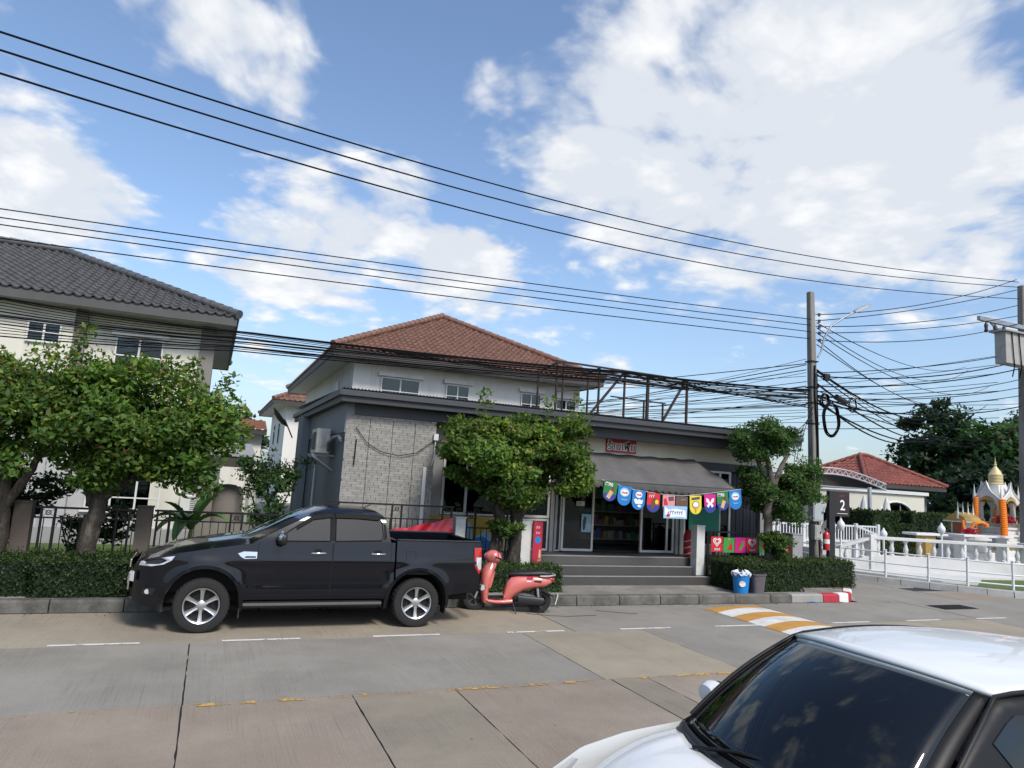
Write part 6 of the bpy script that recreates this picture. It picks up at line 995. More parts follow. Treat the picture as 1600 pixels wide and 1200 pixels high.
fl = thing('flower_offering', 'dark pink flowers on the altar of the tall shrine', 'flowers', (sx-.3, sy-.75, 1.87)); P = np.array((sx-.3, sy-.5, 2.0))+rng.normal(size=(900, 3))*np.array((.26, .08, .08)); leaves('petals', P, .08, LF, fl, tints(900, (.35, .02, .06), .4), rootloc(fl), .8, kind='stuff')
# altar table, garden lamps, stone stool
at = thing('altar_table', 'long white stone table with gold foot behind the balustrade', 'table', (24.6, 18.2, .2)); m = MB(); m.box((23.8, 17.9, 1.30), (25.5, 18.5, 1.38)); m.build('table_top', WM, at, bevel=.012); m = MB(); m.box((24.4, 18.0, .2), (24.95, 18.4, 1.299)); m.build('foot', GD, at, bevel=.01)
at = thing('offering_table', 'white offering table right before the spirit house', 'table', (26.2, 17.4, .2)); m = MB(); m.box((25.2, 17.1, 1.36), (28.0, 17.7, 1.43)); m.build('table_top', WM, at, bevel=.012)
for x in (25.4, 27.8): m = MB(); m.box((x-.06, 17.2, .2), (x+.06, 17.6, 1.359)); m.build('leg', WM, at)
def glamp(label, x, y, h):
    t = thing('garden_lamp', label, 'lamp', (x, y, .2), group='white garden lamps'); m = MB(); m.cyl((x, y, .2), (x, y, h-.2), .035); m.build('pole', WM, t, smooth=50); m = MB(); m.lathe([(.05, h-.2), (.11, h-.12), (.13, h-.02), (.10, h+.06), (.05, h+.12), (.015, h+.2)], (x, y, 0), 14); m.build('globe', WM, t, smooth=50)
glamp('white bud-topped garden lamp beside the number two sign', 19.1, 17.05, 1.62); glamp('white bud-topped garden lamp beside the offering table', 24.0, 17.1, 1.62); glamp('small white globe lamp left of the altar table', 22.6, 18.3, 1.3)
# hedges and clubhouse beyond
hedge('tall square clipped hedge left of the arched windows', 24.9, 26.4, 20.6, 22.2, .15, 2.0, dens=420, size=.11, seed=31, cols=((.030, .062, .016), (.04, .08, .02))); hedge('lower dark clipped hedge in front of the arched window', 26.6, 28.0, 21.2, 22.4, .15, 1.5, dens=420, size=.11, seed=32); hedge('clipped hedge in the middle before the dark trees', 28.4, 30.4, 21.6, 22.8, .15, 2.0, dens=380, size=.11, seed=33); hedge('clipped hedge directly left of the spirit house roof', 30.6, 33.0, 21.8, 23, .15, 2.0, dens=380, size=.11, seed=34, cols=((.035, .06, .018), (.045, .075, .022))); hedge('clipped hedge behind the tall shrine at the right edge', 33.2, 40, 20.5, 21.8, .15, 2.2, dens=250, size=.12, seed=35)
ch = thing('clubhouse', 'low cream clubhouse with red tiled roof and arched windows', 'clubhouse', (33, 28, .15)); CC = mat('render_ivory', (.58, .56, .48), .8, 0, .06, 1)
m = MB(); m.box((32.2, 27.2, .14), (37.0, 31.2, 3.18)); m.build('main_wall', mat('wall_dark_grey', (.12, .12, .13), .8), ch); hip_roof(ch, 31.4, 37.6, 26.4, 32.0, 3.40, 1.55, TR, TR, 'x', FB, SOF, wall=True, pitch=.3, course=.34)  # main wall in one even dark grey
def arch_wall(x0, x1, y, z0, z1, arches):
    """cream front wall with arched openings"""
    m = MB(); cur = x0; d = .2
    for a, b, spring, rise in arches:
        m.box((cur, y, z0), (a, y+d, z1)); n = 12; top = []
        for i in range(n+1): t = PI*(1-i/n); top.append(((a+b)/2+(b-a)/2*math.cos(t), spring+rise*math.sin(t)))
        for i in range(n): (xa, za), (xb, zb) = top[i], top[i+1]; m.add([(xa, y, za), (xb, y, zb), (xb, y, z1), (xa, y, z1), (xa, y+d, za), (xb, y+d, zb), (xb, y+d, z1), (xa, y+d, z1)], [(0, 1, 2, 3), (7, 6, 5, 4), (0, 4, 5, 1)])
        cur = b
        w_ = MB(); w_.prism([(a-.02, z0+.4)]+[(p[0], p[1]) for p in top]+[(b+.02, z0+.4)], 'y', y+.12, y+.13); ww = w_.build('arched_window', HG, ch)
        w_ = MB(); w_.prism([(a-.02, z0+.4)]+[(p[0], p[1]) for p in top]+[(b+.02, z0+.4)], 'y', y+.5, y+.51); w_.build('blind', mat('blind_dark', (.02, .025, .03), .8), ww)
        for x in (a+(b-a)*.33, a+(b-a)*.67): w_ = MB(); w_.box((x-.025, y+.08, z0+.4), (x+.025, y+.115, spring+rise*.9)); w_.build('mullion', GF, ww)
        w_ = MB(); w_.tube([(p[0], y-.02, p[1]) for p in top], .05, 6); w_.build('arch_trim', WM, ww, smooth=60)
    m.box((cur, y, z0), (x1, y+d, z1)); m.build('arcade_wall', CC, ch)
arch_wall(25.6, 34.1, 25.2, .14, 2.85, ((27.1, 28.9, 1.75, .7), (30.7, 33.3, 1.6, .85)))
m = MB(); m.box((25.5, 25.08, 2.851), (34.3, 25.5, 3.02)); m.build('parapet', WM, ch, bevel=.01); m = MB(); m.box((25.6, 25.4, 2.7), (34.1, 27.19, 2.84)); m.build('porch_roof', CC, ch); m = MB(); m.box((33.9, 25.401, .14), (34.1, 27.19, 2.7)); m.build('end_wall', CC, ch)
um = [('closed white parasol under the arched clubhouse wall', 28.6, 24.2), ('closed white parasol beside the wide arched window', 30.1, 24.2)]
for lb, x, y in um:
    t = thing('closed_parasol', lb, 'parasol', (x, y, .14), group='closed parasols'); m = MB(); m.cyl((x, y, .14), (x, y, 2.55), .025); m.build('pole', WM, t); m = MB(); m.lathe([(.30, 1.35), (.25, 1.6), (.14, 2.3), (.04, 2.62), (.01, 2.68)], (x, y, 0), 10); m.build('folded_cloth', mat('canvas_white', (.6, .6, .58), .8, 0, .1, 5), t, smooth=30)
# curved canopy with white truss
cn = thing('entrance_canopy', 'dark barrel canopy on white trusses left of the clubhouse', 'canopy', (23.6, 22, .14)); NA = 20
def arc(t, o=0.0): x = 20.4+6.3*t; return (x, 2.95+.50*math.sin(PI*t)+o)
m = MB(); m.loft([[(*[arc(i/NA)[0]], y, arc(i/NA)[1]) for i in range(NA+1)] for y in (21.5, 25.0)], closed=False, caps=False); m.build('roof_sheet', DK, cn, smooth=60, solid=.03)
for y in (21.48, 24.9):
    m = MB(); m.tube([(arc(i/NA)[0], y, arc(i/NA)[1]-.02) for i in range(NA+1)], .035, 6); m.build('lower_chord', WM, cn, smooth=60); m = MB(); m.tube([(arc(i/NA)[0], y, arc(i/NA)[1]+.22) for i in range(NA+1)], .035, 6); m.build('upper_chord', WM, cn, smooth=60)
    for i in range(NA): m = MB(); a, b = arc(i/NA), arc((i+1)/NA); m.bar((a[0], y, a[1]), ((a[0]+b[0])/2, y, (a[1]+b[1])/2+.2), .022); m.bar(((a[0]+b[0])/2, y, (a[1]+b[1])/2+.2), (b[0], y, b[1]), .022); m.build('truss_web', WM, cn)
for x in (20.7, 25.75): m = MB(); m.box((x-.06, 21.45, .14), (x+.06, 21.57, 3.0)); m.build('post', WM, cn, bevel=.006)
m = MB(); m.bar((20.4, 21.5, 2.92), (26.7, 21.5, 2.92), .05); m.build('tie_beam', GF, cn); m = MB(); m.box((20.4, 24.75, .14), (25.3, 24.85, 2.8)); m.build('shade_sheet', DK, cn)  # added dark sheet imitates the deep shade under the canopy
# picket railing by the canopy
pk = thing('picket_railing', 'white picket railing under the dark canopy', 'railing', (22, 20.2, .5)); pc = MB(); pc.box((-.02, -.012, 0), (.02, .012, .62)); pcm = pc.mesh('picket', WM)
for z in (.83, 1.42): m = MB(); m.box((19.2, 20.17, z-.03), (24.6, 20.23, z+.03)); m.build('rail', WM, pk)
for i in range(37): piece('picket', pcm, pk, (19.3+i*.145, 20.2, .80))
for x in (19.2, 20.7, 22.2, 23.4, 24.6): m = MB(); m.box((x-.06, 20.12, .15), (x+.06, 20.24, 1.52)); m.build('post', WM, pk, bevel=.008)
m = MB(); m.box((19.0, 20.3, .14), (24.7, 24.8, .78)); m.build('platform', WL, pk)
m = MB(); m.bar((23.3, 20.1, 1.45), (24.3, 19.3, .95), .05, .08); m.bar((24.3, 19.3, .95), (24.3, 19.3, .2), .06); m.build('stair_rail', WM, pk)
# low white parapet in the far lane, with potted flowers
m = MB(); m.box((18.9, 17.6, .15), (19.1, 22, .75)); tag(m.build('lane_parapet', WL, bevel=.01), 'short white parapet along the side lane behind the pole', 'wall')
# background trees
BG = ((.018, .045, .020), (.026, .058, .024), (.045, .085, .026), (.04, .07, .03))
def bgtree(label, x, y, h, r, seed, cols=BG, ncl=70, base=.1, size=.5):
    tree('background_tree', label, (x, y, base), [([(x, y, base), (x, y, h*.35), (x+.3, y, h*.75)], [.28, .22, .08])], [(x, y, h*.62, r, r, h*.36), (x-r*.5, y, h*.45, r*.6, r*.6, h*.2), (x+r*.5, y-.5, h*.5, r*.6, r*.6, h*.25)], ncl, 110, r*.34, size, seed, cols=cols, young=.08, group='background trees')
bgtree('tall dark tree with ragged top behind the clubhouse roof', 52, 37, 11.5, 3.2, 41, ncl=80); bgtree('dense green tree behind the tall shrine', 52, 31.5, 9.2, 4.2, 42, cols=((.03, .075, .02), (.04, .09, .024), (.07, .12, .03), (.05, .08, .03)), ncl=110); bgtree('dark tree beyond the right-hand utility pole', 60, 33, 11.5, 4.5, 43, ncl=100); bgtree('dark tree low behind the clipped hedges', 45, 29.5, 5.2, 3.4, 44, cols=((.010, .026, .014), (.016, .035, .016), (.03, .05, .02), (.03, .05, .02)), ncl=80); bgtree('dark tree at the right picture edge', 50, 25, 7, 3.6, 45, ncl=80)  # the low tree behind the hedges has darker leaf colours
bgtree('far tree closing the side lane', 27, 62, 5.5, 3.6, 46); bgtree('far tree behind the canopy', 34, 56, 5.2, 4, 47); bgtree('distant tree in the gap left of the brown-roofed house', 1.0, 66, 7.2, 3.2, 48)
# ------------------------------------------------------------------ number sign, disc sign
n2 = thing('number_sign', 'black post sign with a white number 2 beside the pole', 'sign', (17.55, 16.05, .15)); m = MB(); m.box((17.42, 15.97, .15), (17.66, 16.09, 2.66)); m.build('post', BP, n2, bevel=.008); m = MB(); m.box((17.661, 15.99, 1.90), (18.28, 16.07, 2.66)); m.build('panel', mat('sign_black', (.02, .012, .014), .5, 0, .1), n2, bevel=.006)
letters('2', .44, WHT, n2, (17.98, 15.985, 2.23), bold=.004); marks(n2, 17.98-17.55, 15.989-16.05, 2.53-.15, .24, .06, 4, mat('ink_red', (.35, .03, .03), .6)); m = MB(); m.box((17.76, 15.984, 1.985), (18.2, 15.989, 1.997)); m.build('printed_line', WHT, n2)
d_ = thing('disc_sign', 'back of a round grey traffic disc behind the black sign post', 'sign', (17.9, 16.5, .15)); m = MB(); m.lathe([(.30, -.008), (.30, .008)], (17.9, 16.45, 1.47), 24, 'y'); m.build('disc', mat('disc_grey', (.36, .36, .36), .5, .3), d_, smooth=40); m = MB(); m.cyl((17.9, 16.5, .1), (17.9, 16.5, 1.8), .025); m.build('post', GF, d_)
# ================================================================== utility poles and cables
CO = mat('pole_concrete', (.21, .195, .175), .9, 0, .2, 2, .4, 25, col2=(.13, .12, .11), c2=.56, stretch=(2, 2, .4)); CB = MATS['cable_black']
def upole(label, x, y, h, lean, w0=.28, w1=.17):
    t = thing('utility_pole', label, 'utility pole', (x, y, .165)); m = MB(); r = []
    for k in range(9): q = k/8; ww = (w0*(1-q)+w1*q)/2; cx = x+lean*q; z = .1+(h-.1)*q; c = ww*.25; r.append([(cx-ww+c, y-ww, z), (cx+ww-c, y-ww, z), (cx+ww, y-ww+c, z), (cx+ww, y+ww-c, z), (cx+ww-c, y+ww, z), (cx-ww+c, y+ww, z), (cx-ww, y+ww-c, z), (cx-ww, y-ww+c, z)])
    m.loft(r); m.build('shaft', CO, t, bevel=.006); return t
up = upole('concrete utility pole with street lamp and cable coils beside the shop', 15.86, 15.0, 8.38, -.27)
def pxx(z): return 15.86-.27*(z-.1)/8.28
for z in (7.72, 7.53, 7.36, 7.17, 6.96):
    x = pxx(z); m = MB(); m.cyl((x+.08, 14.9, z), (x+.24, 14.9, z), .012); m.lathe([(.02, -.05), (.045, -.035), (.03, 0), (.045, .035), (.02, .05)], (x+.22, 14.9, z), 10); m.build('insulator', mat('porcelain_brown', (.05, .03, .025), .4), up, smooth=50)
for z in (6.3, 5.55, 5.1, 4.5, 3.2): x = pxx(z); m = MB(); w_ = .13; m.box((x-w_, 15-w_, z), (x+w_, 15+w_, z+.035)); m.build('strap', IB, up)
m = MB(); m.tube([(pxx(z)-.02+.03*math.sin(z*2), 14.86, z) for z in np.linspace(.6, 6.2, 14)], .022, 6); m.tube([(pxx(z)+.05, 14.865, z) for z in np.linspace(2.3, 6.0, 8)], .015, 5); m.build('riser_cable', CB, up, smooth=60)
sl_ = thing('street_lamp', 'grey street lamp on a curved arm fixed to the concrete pole', 'street lamp', (15.9, 14.9, 6.6)); m = MB(); m.tube([(15.78, 14.9, 6.45), (15.9, 14.88, 6.65), (15.98, 14.85, 7.05), (16.2, 14.8, 7.42), (16.6, 14.75, 7.7), (17.05, 14.7, 7.97)], .028, 8); m.build('arm', mat('galvanised', (.30, .32, .34), .5, .5), sl_, smooth=60)
m = MB(); a, b = Vector((17.0, 14.7, 7.94)), Vector((17.62, 14.65, 8.26)); d = (b-a).normalized(); s = Vector((0, 1, 0)); n = d.cross(s).normalized(); n = n if n.z > 0 else -n
m.loft([[a+d*t-s*w_+n*-h_, a+d*t+s*w_+n*-h_, a+d*t+s*w_*.8+n*h_, a+d*t-s*w_*.8+n*h_] for t, w_, h_ in ((0, .05, .035), (.15, .09, .05), (.5, .10, .045), (.66, .07, .025), (.70, .03, .012))]); m.build('lamp_head', MATS['galvanised'], sl_, smooth=40, bevel=.008)
def eb(label, x0, x1, y0, y1, z0, z1, mt):
    t = thing('meter_box', label, 'electrical box', ((x0+x1)/2, y1, z0)); m = MB(); m.box((x0, y0, z0), (x1, y1, z1)); m.build('case', mt, t, bevel=.012); m = MB(); m.box((x0+.03, y0-.012, z0+.04), (x1-.03, y0-.001, z1-.04)); m.build('door', mt, t, bevel=.006); m = MB(); m.box((x1-.07, y0-.03, (z0+z1)/2-.03), (x1-.05, y0-.012, (z0+z1)/2+.03)); m.build('latch', IB, t)
EBX = mat('box_paleblue', (.34, .38, .40), .5, .1, .1, 4); eb('pale blue-grey electrical box on the utility pole', 15.40, 15.76, 14.66, 14.86, 1.78, 2.28, EBX); eb('small grey electrical box below the pale blue one', 15.50, 15.74, 14.70, 14.86, 1.28, 1.68, mat('box_grey', (.30, .30, .29), .6)); eb('small black cable box hanging on the wires by the lamp arm', 16.0, 16.2, 14.82, 14.92, 5.80, 6.0, BP)
fe = thing('fire_extinguisher', 'red fire extinguisher strapped to the utility pole', 'fire extinguisher', (15.98, 14.78, 1.0)); m = MB(); m.lathe([(.085, 1.0), (.09, 1.03), (.09, 1.42), (.07, 1.48), (.03, 1.50), (.03, 1.54)], (15.98, 14.76, 0), 18); m.build('cylinder', mat('extinguisher_red', (.42, .012, .018), .3, 0, .05, 4, coat=.5), fe, smooth=45); m = MB(); m.box((15.94, 14.73, 1.54), (16.02, 14.79, 1.6)); m.tube([(16.0, 14.74, 1.56), (16.08, 14.7, 1.5), (16.07, 14.7, 1.2)], .012, 6); m.build('valve_hose', BP, fe); m = MB(); m.lathe([(.091, 1.18), (.0915, 1.30)], (15.98, 14.76, 0), 18, caps=False); m.build('label_band', PW, fe)
def coil(label, c, r, turns, thick, el=1.15, tilt=0.2):
    t = thing('cable_coil', label, 'cable coil', c); rr = random.Random(turns)
    m = MB()
    for k in range(turns):
        a0 = rr.random()*6; j = rr.uniform(.93, 1.07); o = Vector((rr.uniform(-.02, .02), rr.uniform(-.04, .04), rr.uniform(-.02, .02))); m.tube([Vector(c)+o+Vector((math.cos(a)*r*j, math.cos(a)*tilt*r+.01*math.sin(5*a), math.sin(a)*r*el*j)) for a in np.linspace(0, 2*PI, 36)[:-1]], thick, 5, closed=True)
    m.build('cable_turns', CB, t, smooth=60, kind='stuff')
coil('large black cable coil hanging right of the utility pole', (16.26, 14.85, 4.68), .38, 9, .013, 1.25); coil('small round black cable coil on the wires', (17.1, 14.85, 5.2), .19, 4, .013, 1.1); coil('black cable coil tight against the utility pole', (16.02, 14.85, 5.2), .19, 5, .012, 1.1)
m = MB(); m.cyl((16.45, 14.85, 5.36), (16.85, 14.88, 5.24), .085, n=14); tag(m.build('splice_case', BP, smooth=50), 'black cylindrical splice case hung on the wires beside the coils', 'cable box')
up2 = upole('concrete utility pole with crossarm at the right picture edge', 27.38, 16.3, 10.9, .25, .34, .22)
m = MB(); m.box((24.9, 16.12, 9.15), (27.6, 16.24, 9.30)); m.build('crossarm', MATS['galvanised'], up2); m = MB(); m.bar((25.6, 16.2, 9.15), (26.9, 16.2, 8.5), .06); m.build('arm_brace', MATS['galvanised'], up2)
for x in (25.3, 25.8, 26.3): m = MB(); m.lathe([(.03, 8.75), (.07, 8.8), (.05, 8.9), (.07, 9.0), (.03, 9.12)], (x, 16.18, 0), 10); m.build('insulator', MATS['porcelain_brown'], up2, smooth=50)
tb = thing('pole_platform_box', 'pale concrete box platform on the right-hand utility pole', 'platform box', (26.4, 16.0, 7.6)); m = MB(); m.box((25.45, 15.6, 7.58), (28.4, 16.0, 8.72)); m.build('panel', mat('panel_pale', (.34, .33, .32), .8, 0, .15, 3, col2=(.22, .19, .17), c2=.6), tb, bevel=.02); m = MB(); m.box((25.3, 15.5, 8.721), (28.5, 16.1, 8.78)); m.build('top_plate', GF, tb)
for x in (25.75, 26.15, 26.55): m = MB(); m.tube([(x, 15.57, 8.7), (x+.03, 15.56, 8.1), (x+.1, 15.57, 7.5), (x+.5, 15.9, 7.2)], .02, 5); m.build('drop_cable', CB, tb, smooth=60)
ORD = 'first second third fourth fifth sixth seventh eighth ninth tenth eleventh twelfth thirteenth fourteenth fifteenth sixteenth'.split()
def cable(name, pts, r, label=None, sag=0.0, n=14, group=None, wob=0.0):
    """a hanging cable through two or more points"""
    P = []; pts = [Vector(p) for p in pts]
    for a, b in zip(pts[:-1], pts[1:]):
        for i in range(n): t = i/n; p = a.lerp(b, t); p.z -= sag*4*t*(1-t)-wob*math.sin(t*9+a.z*7)*min(t, 1-t); P.append(p)
    P.append(pts[-1]); m = MB(); m.tube(P, r, 5); o = m.build(name, CB, smooth=60); return tag(o, label, 'cable', group)
for i, (a, b, c) in enumerate((((-2.69, 9, 7.02), (4.98, 12.5, 8.22), (27.2, 16.15, 10.95)), ((-2.67, 9, 6.81), (4.99, 12.5, 7.93), (27.2, 16.15, 10.75)), ((-2.63, 9, 6.54), (5.02, 12.5, 7.55), (27.2, 16.15, 10.3)))):
    a = Vector(a); b = Vector(b); c = Vector(c); l0 = a+(a-b)*1.8; P = [l0]
    for t in np.linspace(0, 1, 20): P.append(a*((1-t)*(1-2*t))+b*(4*t*(1-t))+c*(t*(2*t-1)) if False else (a.lerp(b, t/.35) if t < .35 else b.lerp(c, (t-.35)/.65)))
    # smooth curve by three-point interpolation in x
    xs = np.array([a.x, b.x, c.x]); cy = np.polyfit(xs, [a.y, b.y, c.y], 2); cz = np.polyfit(xs, [a.z, b.z, c.z], 2); X = np.linspace(-12, c.x, 40); Pz = [(x, np.polyval(cy, x), np.polyval(cz, x)) for x in X]
    m = MB(); m.tube(Pz, .013, 6); tag(m.build('overhead_cable', CB, smooth=60), ['topmost overhead cable sweeping across the whole sky', 'second overhead cable from the top across the sky', 'third overhead cable from the top across the sky'][i], 'cable', 'cables across the sky')
lbs = ['uppermost of four parallel cables meeting the pole from the left', 'second of four parallel cables meeting the pole from the left', 'third of four parallel cables meeting the pole from the left', 'lowest of four parallel cables meeting the pole from the left']
for i, (z0, z1) in enumerate(((6.66, 7.54), (6.50, 7.36), (6.37, 7.17), (6.12, 6.96))): cable('overhead_cable', [(-12, 14.6, z0-.15), (-3.98, 14.8, z0), (15.5, 14.9, z1)], .012, lbs[i], .06, group='four parallel cables')
rc = random.Random(5); gC = 'telecom bundle along the street'
for i in range(13):
    z = 5.02-.055*i; dz = rc.uniform(-.06, .06); cable('bundle_cable', [(-12, 14.7, z-.1), (-3.7, 14.8, z), (.2, 14.8, 4.98-.032*i+dz*.5), (9, 14.85, 5.22-.024*i+dz*.3), (15.5, 14.9, 5.47-.022*i+dz)], .008 if i % 4 else .013, ORD[i]+' thin telecom cable from the top in the bundle crossing below the roofs', .03+rc.random()*.05, 8, gC)
for i in range(5): cable('bundle_cable', [(3.0, 14.8, 5.0), (9.5, 14.85, 5.27-.03*i), (15.5, 14.9, 4.95+.07*i)], .014 if i < 2 else .009, ORD[i]+' slack telecom cable sagging towards the pole', .04+.03*i, 10, 'slack cables left of the pole')
cable('bundle_cable', [(-12, 14.7, 4.95), (-3.7, 14.8, 5.05), (.5, 14.8, 5.0), (9, 14.85, 5.24), (15.5, 14.9, 5.47)], .019, 'thickest black telecom cable in the street bundle', .05)
cable('bundle_cable', [(-12, 14.7, 4.45), (-3.7, 14.8, 4.72), (.5, 14.8, 4.80), (9, 14.85, 5.14), (15.5, 14.9, 5.40)], .016, 'second thickest black telecom cable in the street bundle', .03)
# wires fanning from the pole to houses, to the right-hand pole and beyond
gL = 'service wires fanning left of the pole'
for i in range(16):
    z = 4.75+.11*i+rc.uniform(-.05, .05); x1 = rc.uniform(3, 17); cable('service_wire', [(15.55, 15.1, z), (x1, rc.uniform(31, 46), rc.uniform(4.4, 6.6))], rc.choice((.008, .010, .014)), ORD[15-i]+' thin wire from the top running from the pole back over the shop roof', rc.uniform(.05, .35), 16, gL)
gR = 'wires between the two poles'
for i, (z0, z1) in enumerate(((7.72, 11.0), (7.54, 10.6), (7.36, 10.0), (7.17, 9.6), (6.96, 9.3), (6.0, 8.2), (5.9, 7.9), (5.6, 7.6), (5.45, 7.2), (5.3, 6.9), (5.2, 6.6), (5.35, 6.3), (5.1, 6.2))): cable('pole_wire', [(15.8, 14.9, z0), (27.0, 16.1, z1)], .013 if i < 5 else rc.choice((.010, .014, .02)), ORD[i]+' wire from the top strung from the lamp pole to the right-hand pole', .12+rc.random()*.2, 16, gR)
gF = 'wires running away to the right'
for i in range(14):
    z0 = (7.5, 7.35, 7.2, 7.0, 6.85, 6.1, 6.05, 5.98, 5.7, 5.5, 5.35, 5.3, 5.25, 5.15)[i]; cable('far_wire', [(15.85, 15.0, z0), (48+rc.uniform(-2, 2), 33+rc.uniform(-4, 3), (12.3, 11.6, 10.9, 10.2, 9.4)[i] if i < 5 else rc.uniform(6.0, 10.0))], .014 if i < 5 else rc.choice((.012, .018, .03)), ORD[i]+' wire from the top running from the lamp pole over the clubhouse', .5+rc.random()*.8, 18, gF)
for i in range(9): z = 4.0+.25*i; cable('far_wire', [(9+i, 44, 6.2+.15*i), (28.0, 17.5, 5.6+.35*i)], rc.choice((.012, .016)), ORD[8-i]+' distant wire from the top crossing behind the lamp pole', .5, 16, 'distant wires behind the pole')
for a in range(3): cable('loose_wire', [(15.6, 14.88, 5.0-.2*a), (15.2-.1*a, 14.8, 4.3), (15.05-.12*a, 14.8, 3.7-.2*a)], .010, ORD[a]+' frayed loose wire end from the top dangling left of the pole', -.05, 8, 'dangling wire ends')
# ================================================================== pennants, flags and shop clutter
CM = {n: mat('print_'+n, c, .45, 0, .06, 6) for n, c in dict(green=(.015, .16, .04), blue=(.01, .16, .45), navy=(.02, .04, .25), red=(.50, .02, .03), pink=(.62, .24, .27), dark=(.05, .02, .02), yellow=(.62, .52, .05), magenta=(.50, .015, .20), white=(.72, .72, .72), brown=(.13, .05, .025), cream=(.55, .35, .18), sky=(.25, .45, .62), orange=(.6, .25, .05), leafg=(.04, .28, .05), gold=(.5, .33, .05)).items()}
def heart(s): return [(s*.058*16*math.sin(t)**3, s*.058*(13*math.cos(t)-5*math.cos(2*t)-2*math.cos(3*t)-math.cos(4*t))) for t in np.linspace(0, 2*PI, 40)[:-1]]
def ell(a, b, n=24): return [(a*math.cos(t), b*math.sin(t)) for t in np.linspace(0, 2*PI, n+1)[:-1]]
def rot2(p, a): return [(x*math.cos(a)-y*math.sin(a), x*math.sin(a)+y*math.cos(a)) for x, y in p]
def pennant(label, x, zt, w_, h_, base, prints, y=13.72, tilt=0.0, rnd=True, lower=None, group='ice cream pennants under the awning', yaw=0.0):
    """hanging flag: sheet with flat printed shapes (each a sheet laid just proud of the one below) and lettering"""
    t = thing('hanging_pennant', label, 'pennant', (x+w_/2, y, zt), group=group); t.rotation_euler = (0, tilt, yaw)
    o = [(-w_/2, 0), (-w_/2, -h_*.62)]+[(w_/2*math.cos(a), -h_*.62+h_*.38*math.sin(a)) for a in np.linspace(PI, 2*PI, 13)]+[(w_/2, 0)] if rnd else [(-w_/2, 0), (-w_/2, -h_), (w_/2, -h_), (w_/2, 0)]
    def lay(poly, k, mt, nm='print'):
        m = MB(); yy = -.0016*k; pl_ = [(a, b) for a, b in poly]; m.prism(pl_, 'y', yy-.0012, yy); return m.build(nm, mt, t, world=False)
    lay(o, 0, CM[base], 'sheet')
    if lower: lay([(-w_/2*.985, -h_*.62)]+[(w_/2*.985*math.cos(a), -h_*.62+h_*.375*math.sin(a)) for a in np.linspace(PI, 2*PI, 13)], 1, CM[lower])
    for k, pr in enumerate(prints):
        if pr[0] == 't': e = letters(pr[1], pr[2], CM[pr[3]], t, (0, 0, 0), depth=.0006, bold=.002); e.location = (pr[4][0], -.0016*(k+2)-.002, pr[4][1])
        elif pr[0] == 'm': marks(t, pr[4][0], -.0016*(k+2)-.0012, pr[4][1], pr[5], pr[2], pr[1], CM[pr[3]])
        else: lay([(a+pr[2][0], b+pr[2][1]) for a, b in pr[1]], k+2, CM[pr[3]])
    return t
W_, H_ = .35, .44; bar_ = [(-.05, -.14), (.05, -.14), (.05, .08), (.03, .14), (-.03, .14), (-.05, .08)]
milo = [('p', [(-.1, -.025), (.1, -.035), (.1, .035), (-.09, .045)], (-.05, -.07), 'white'), ('t', 'MILO', .075, 'dark', (-.05, -.07)), ('p', rot2(bar_, -.45), (.02, -.25), 'cream'), ('p', rot2([(-.05, .05), (.05, .05), (.05, .1), (.03, .15), (-.03, .15), (-.05, .1)], -.45), (.02, -.25), 'brown')]
nes = [('p', ell(.125, .10), (0, -.14), 'sky'), ('p', ell(.10, .07), (0, -.15), 'white'), ('t', 'Nestlé', .06, 'red', (0, -.15)), ('p', [(-.1, -.27), (-.06, -.30), (.06, -.30), (.1, -.27), (.06, -.32), (-.06, -.32)], (0, 0), 'sky')]
pennant('green pennant with a chocolate ice cream bar, leftmost under the awning', 8.16, 2.50, W_, H_, 'green', milo, tilt=.12, lower='navy')
pennant('bright blue pennant second from the left under the awning', 8.53, 2.42, W_, H_, 'blue', nes, tilt=.08)
pennant('blue pennant with a snowy cup third from the left', 8.91, 2.34, W_, H_, 'blue', [('p', ell(.09, .07), (0, -.10), 'white'), ('t', 'Nestlé', .05, 'red', (0, -.10)), ('p', [(-.13, -.22), (-.08, -.19), (-.03, -.22), (.02, -.19), (.07, -.22), (.12, -.2), (.1, -.3), (-.08, -.31)], (0, 0), 'white'), ('p', ell(.05, .03), (.03, -.35), 'white')], tilt=.06)
pennant('red pennant with a nutty chocolate ice cream', 9.31, 2.30, W_, H_, 'red', [('m', 3, .07, 'white', (-.05, -.07), .16), ('p', rot2(ell(.055, .15), -.25), (.0, -.24), 'brown'), ('p', ell(.05, .05), (.09, -.2), 'yellow')], tilt=.03, lower='navy')
pennant('pink pennant beside the red one', 9.74, 2.27, .34, H_, 'pink', [('p', [(-.15, -.1), (-.08, -.06), (-.03, -.2), (-.06, -.33), (-.12, -.30)], (0, 0), 'red'), ('p', [(-.02, -.04), (.13, -.02), (.14, -.12), (0, -.13)], (0, 0), 'dark')], lower='navy')
pennant('dark chocolate pennant in the middle of the row', 10.11, 2.26, .34, H_, 'dark', [('p', ell(.07, .09), (-.02, -.17), 'brown'), ('m', 3, .05, 'gold', (.04, -.07), .14), ('p', ell(.06, .04), (0, -.3), 'red')], lower='navy')
pennant('blue and white banner slung below the middle pennants', 9.76, 2.03, .66, .29, 'sky', [('p', [(-.3, -.02), (-.2, -.09), (0, -.06), (.28, -.1), (.3, -.26), (.1, -.24), (-.15, -.26), (-.3, -.2)], (0, 0), 'white'), ('m', 7, .09, 'blue', (0, -.15), .44), ('p', ell(.05, .04), (-.2, -.22), 'red')], y=13.70, rnd=False)
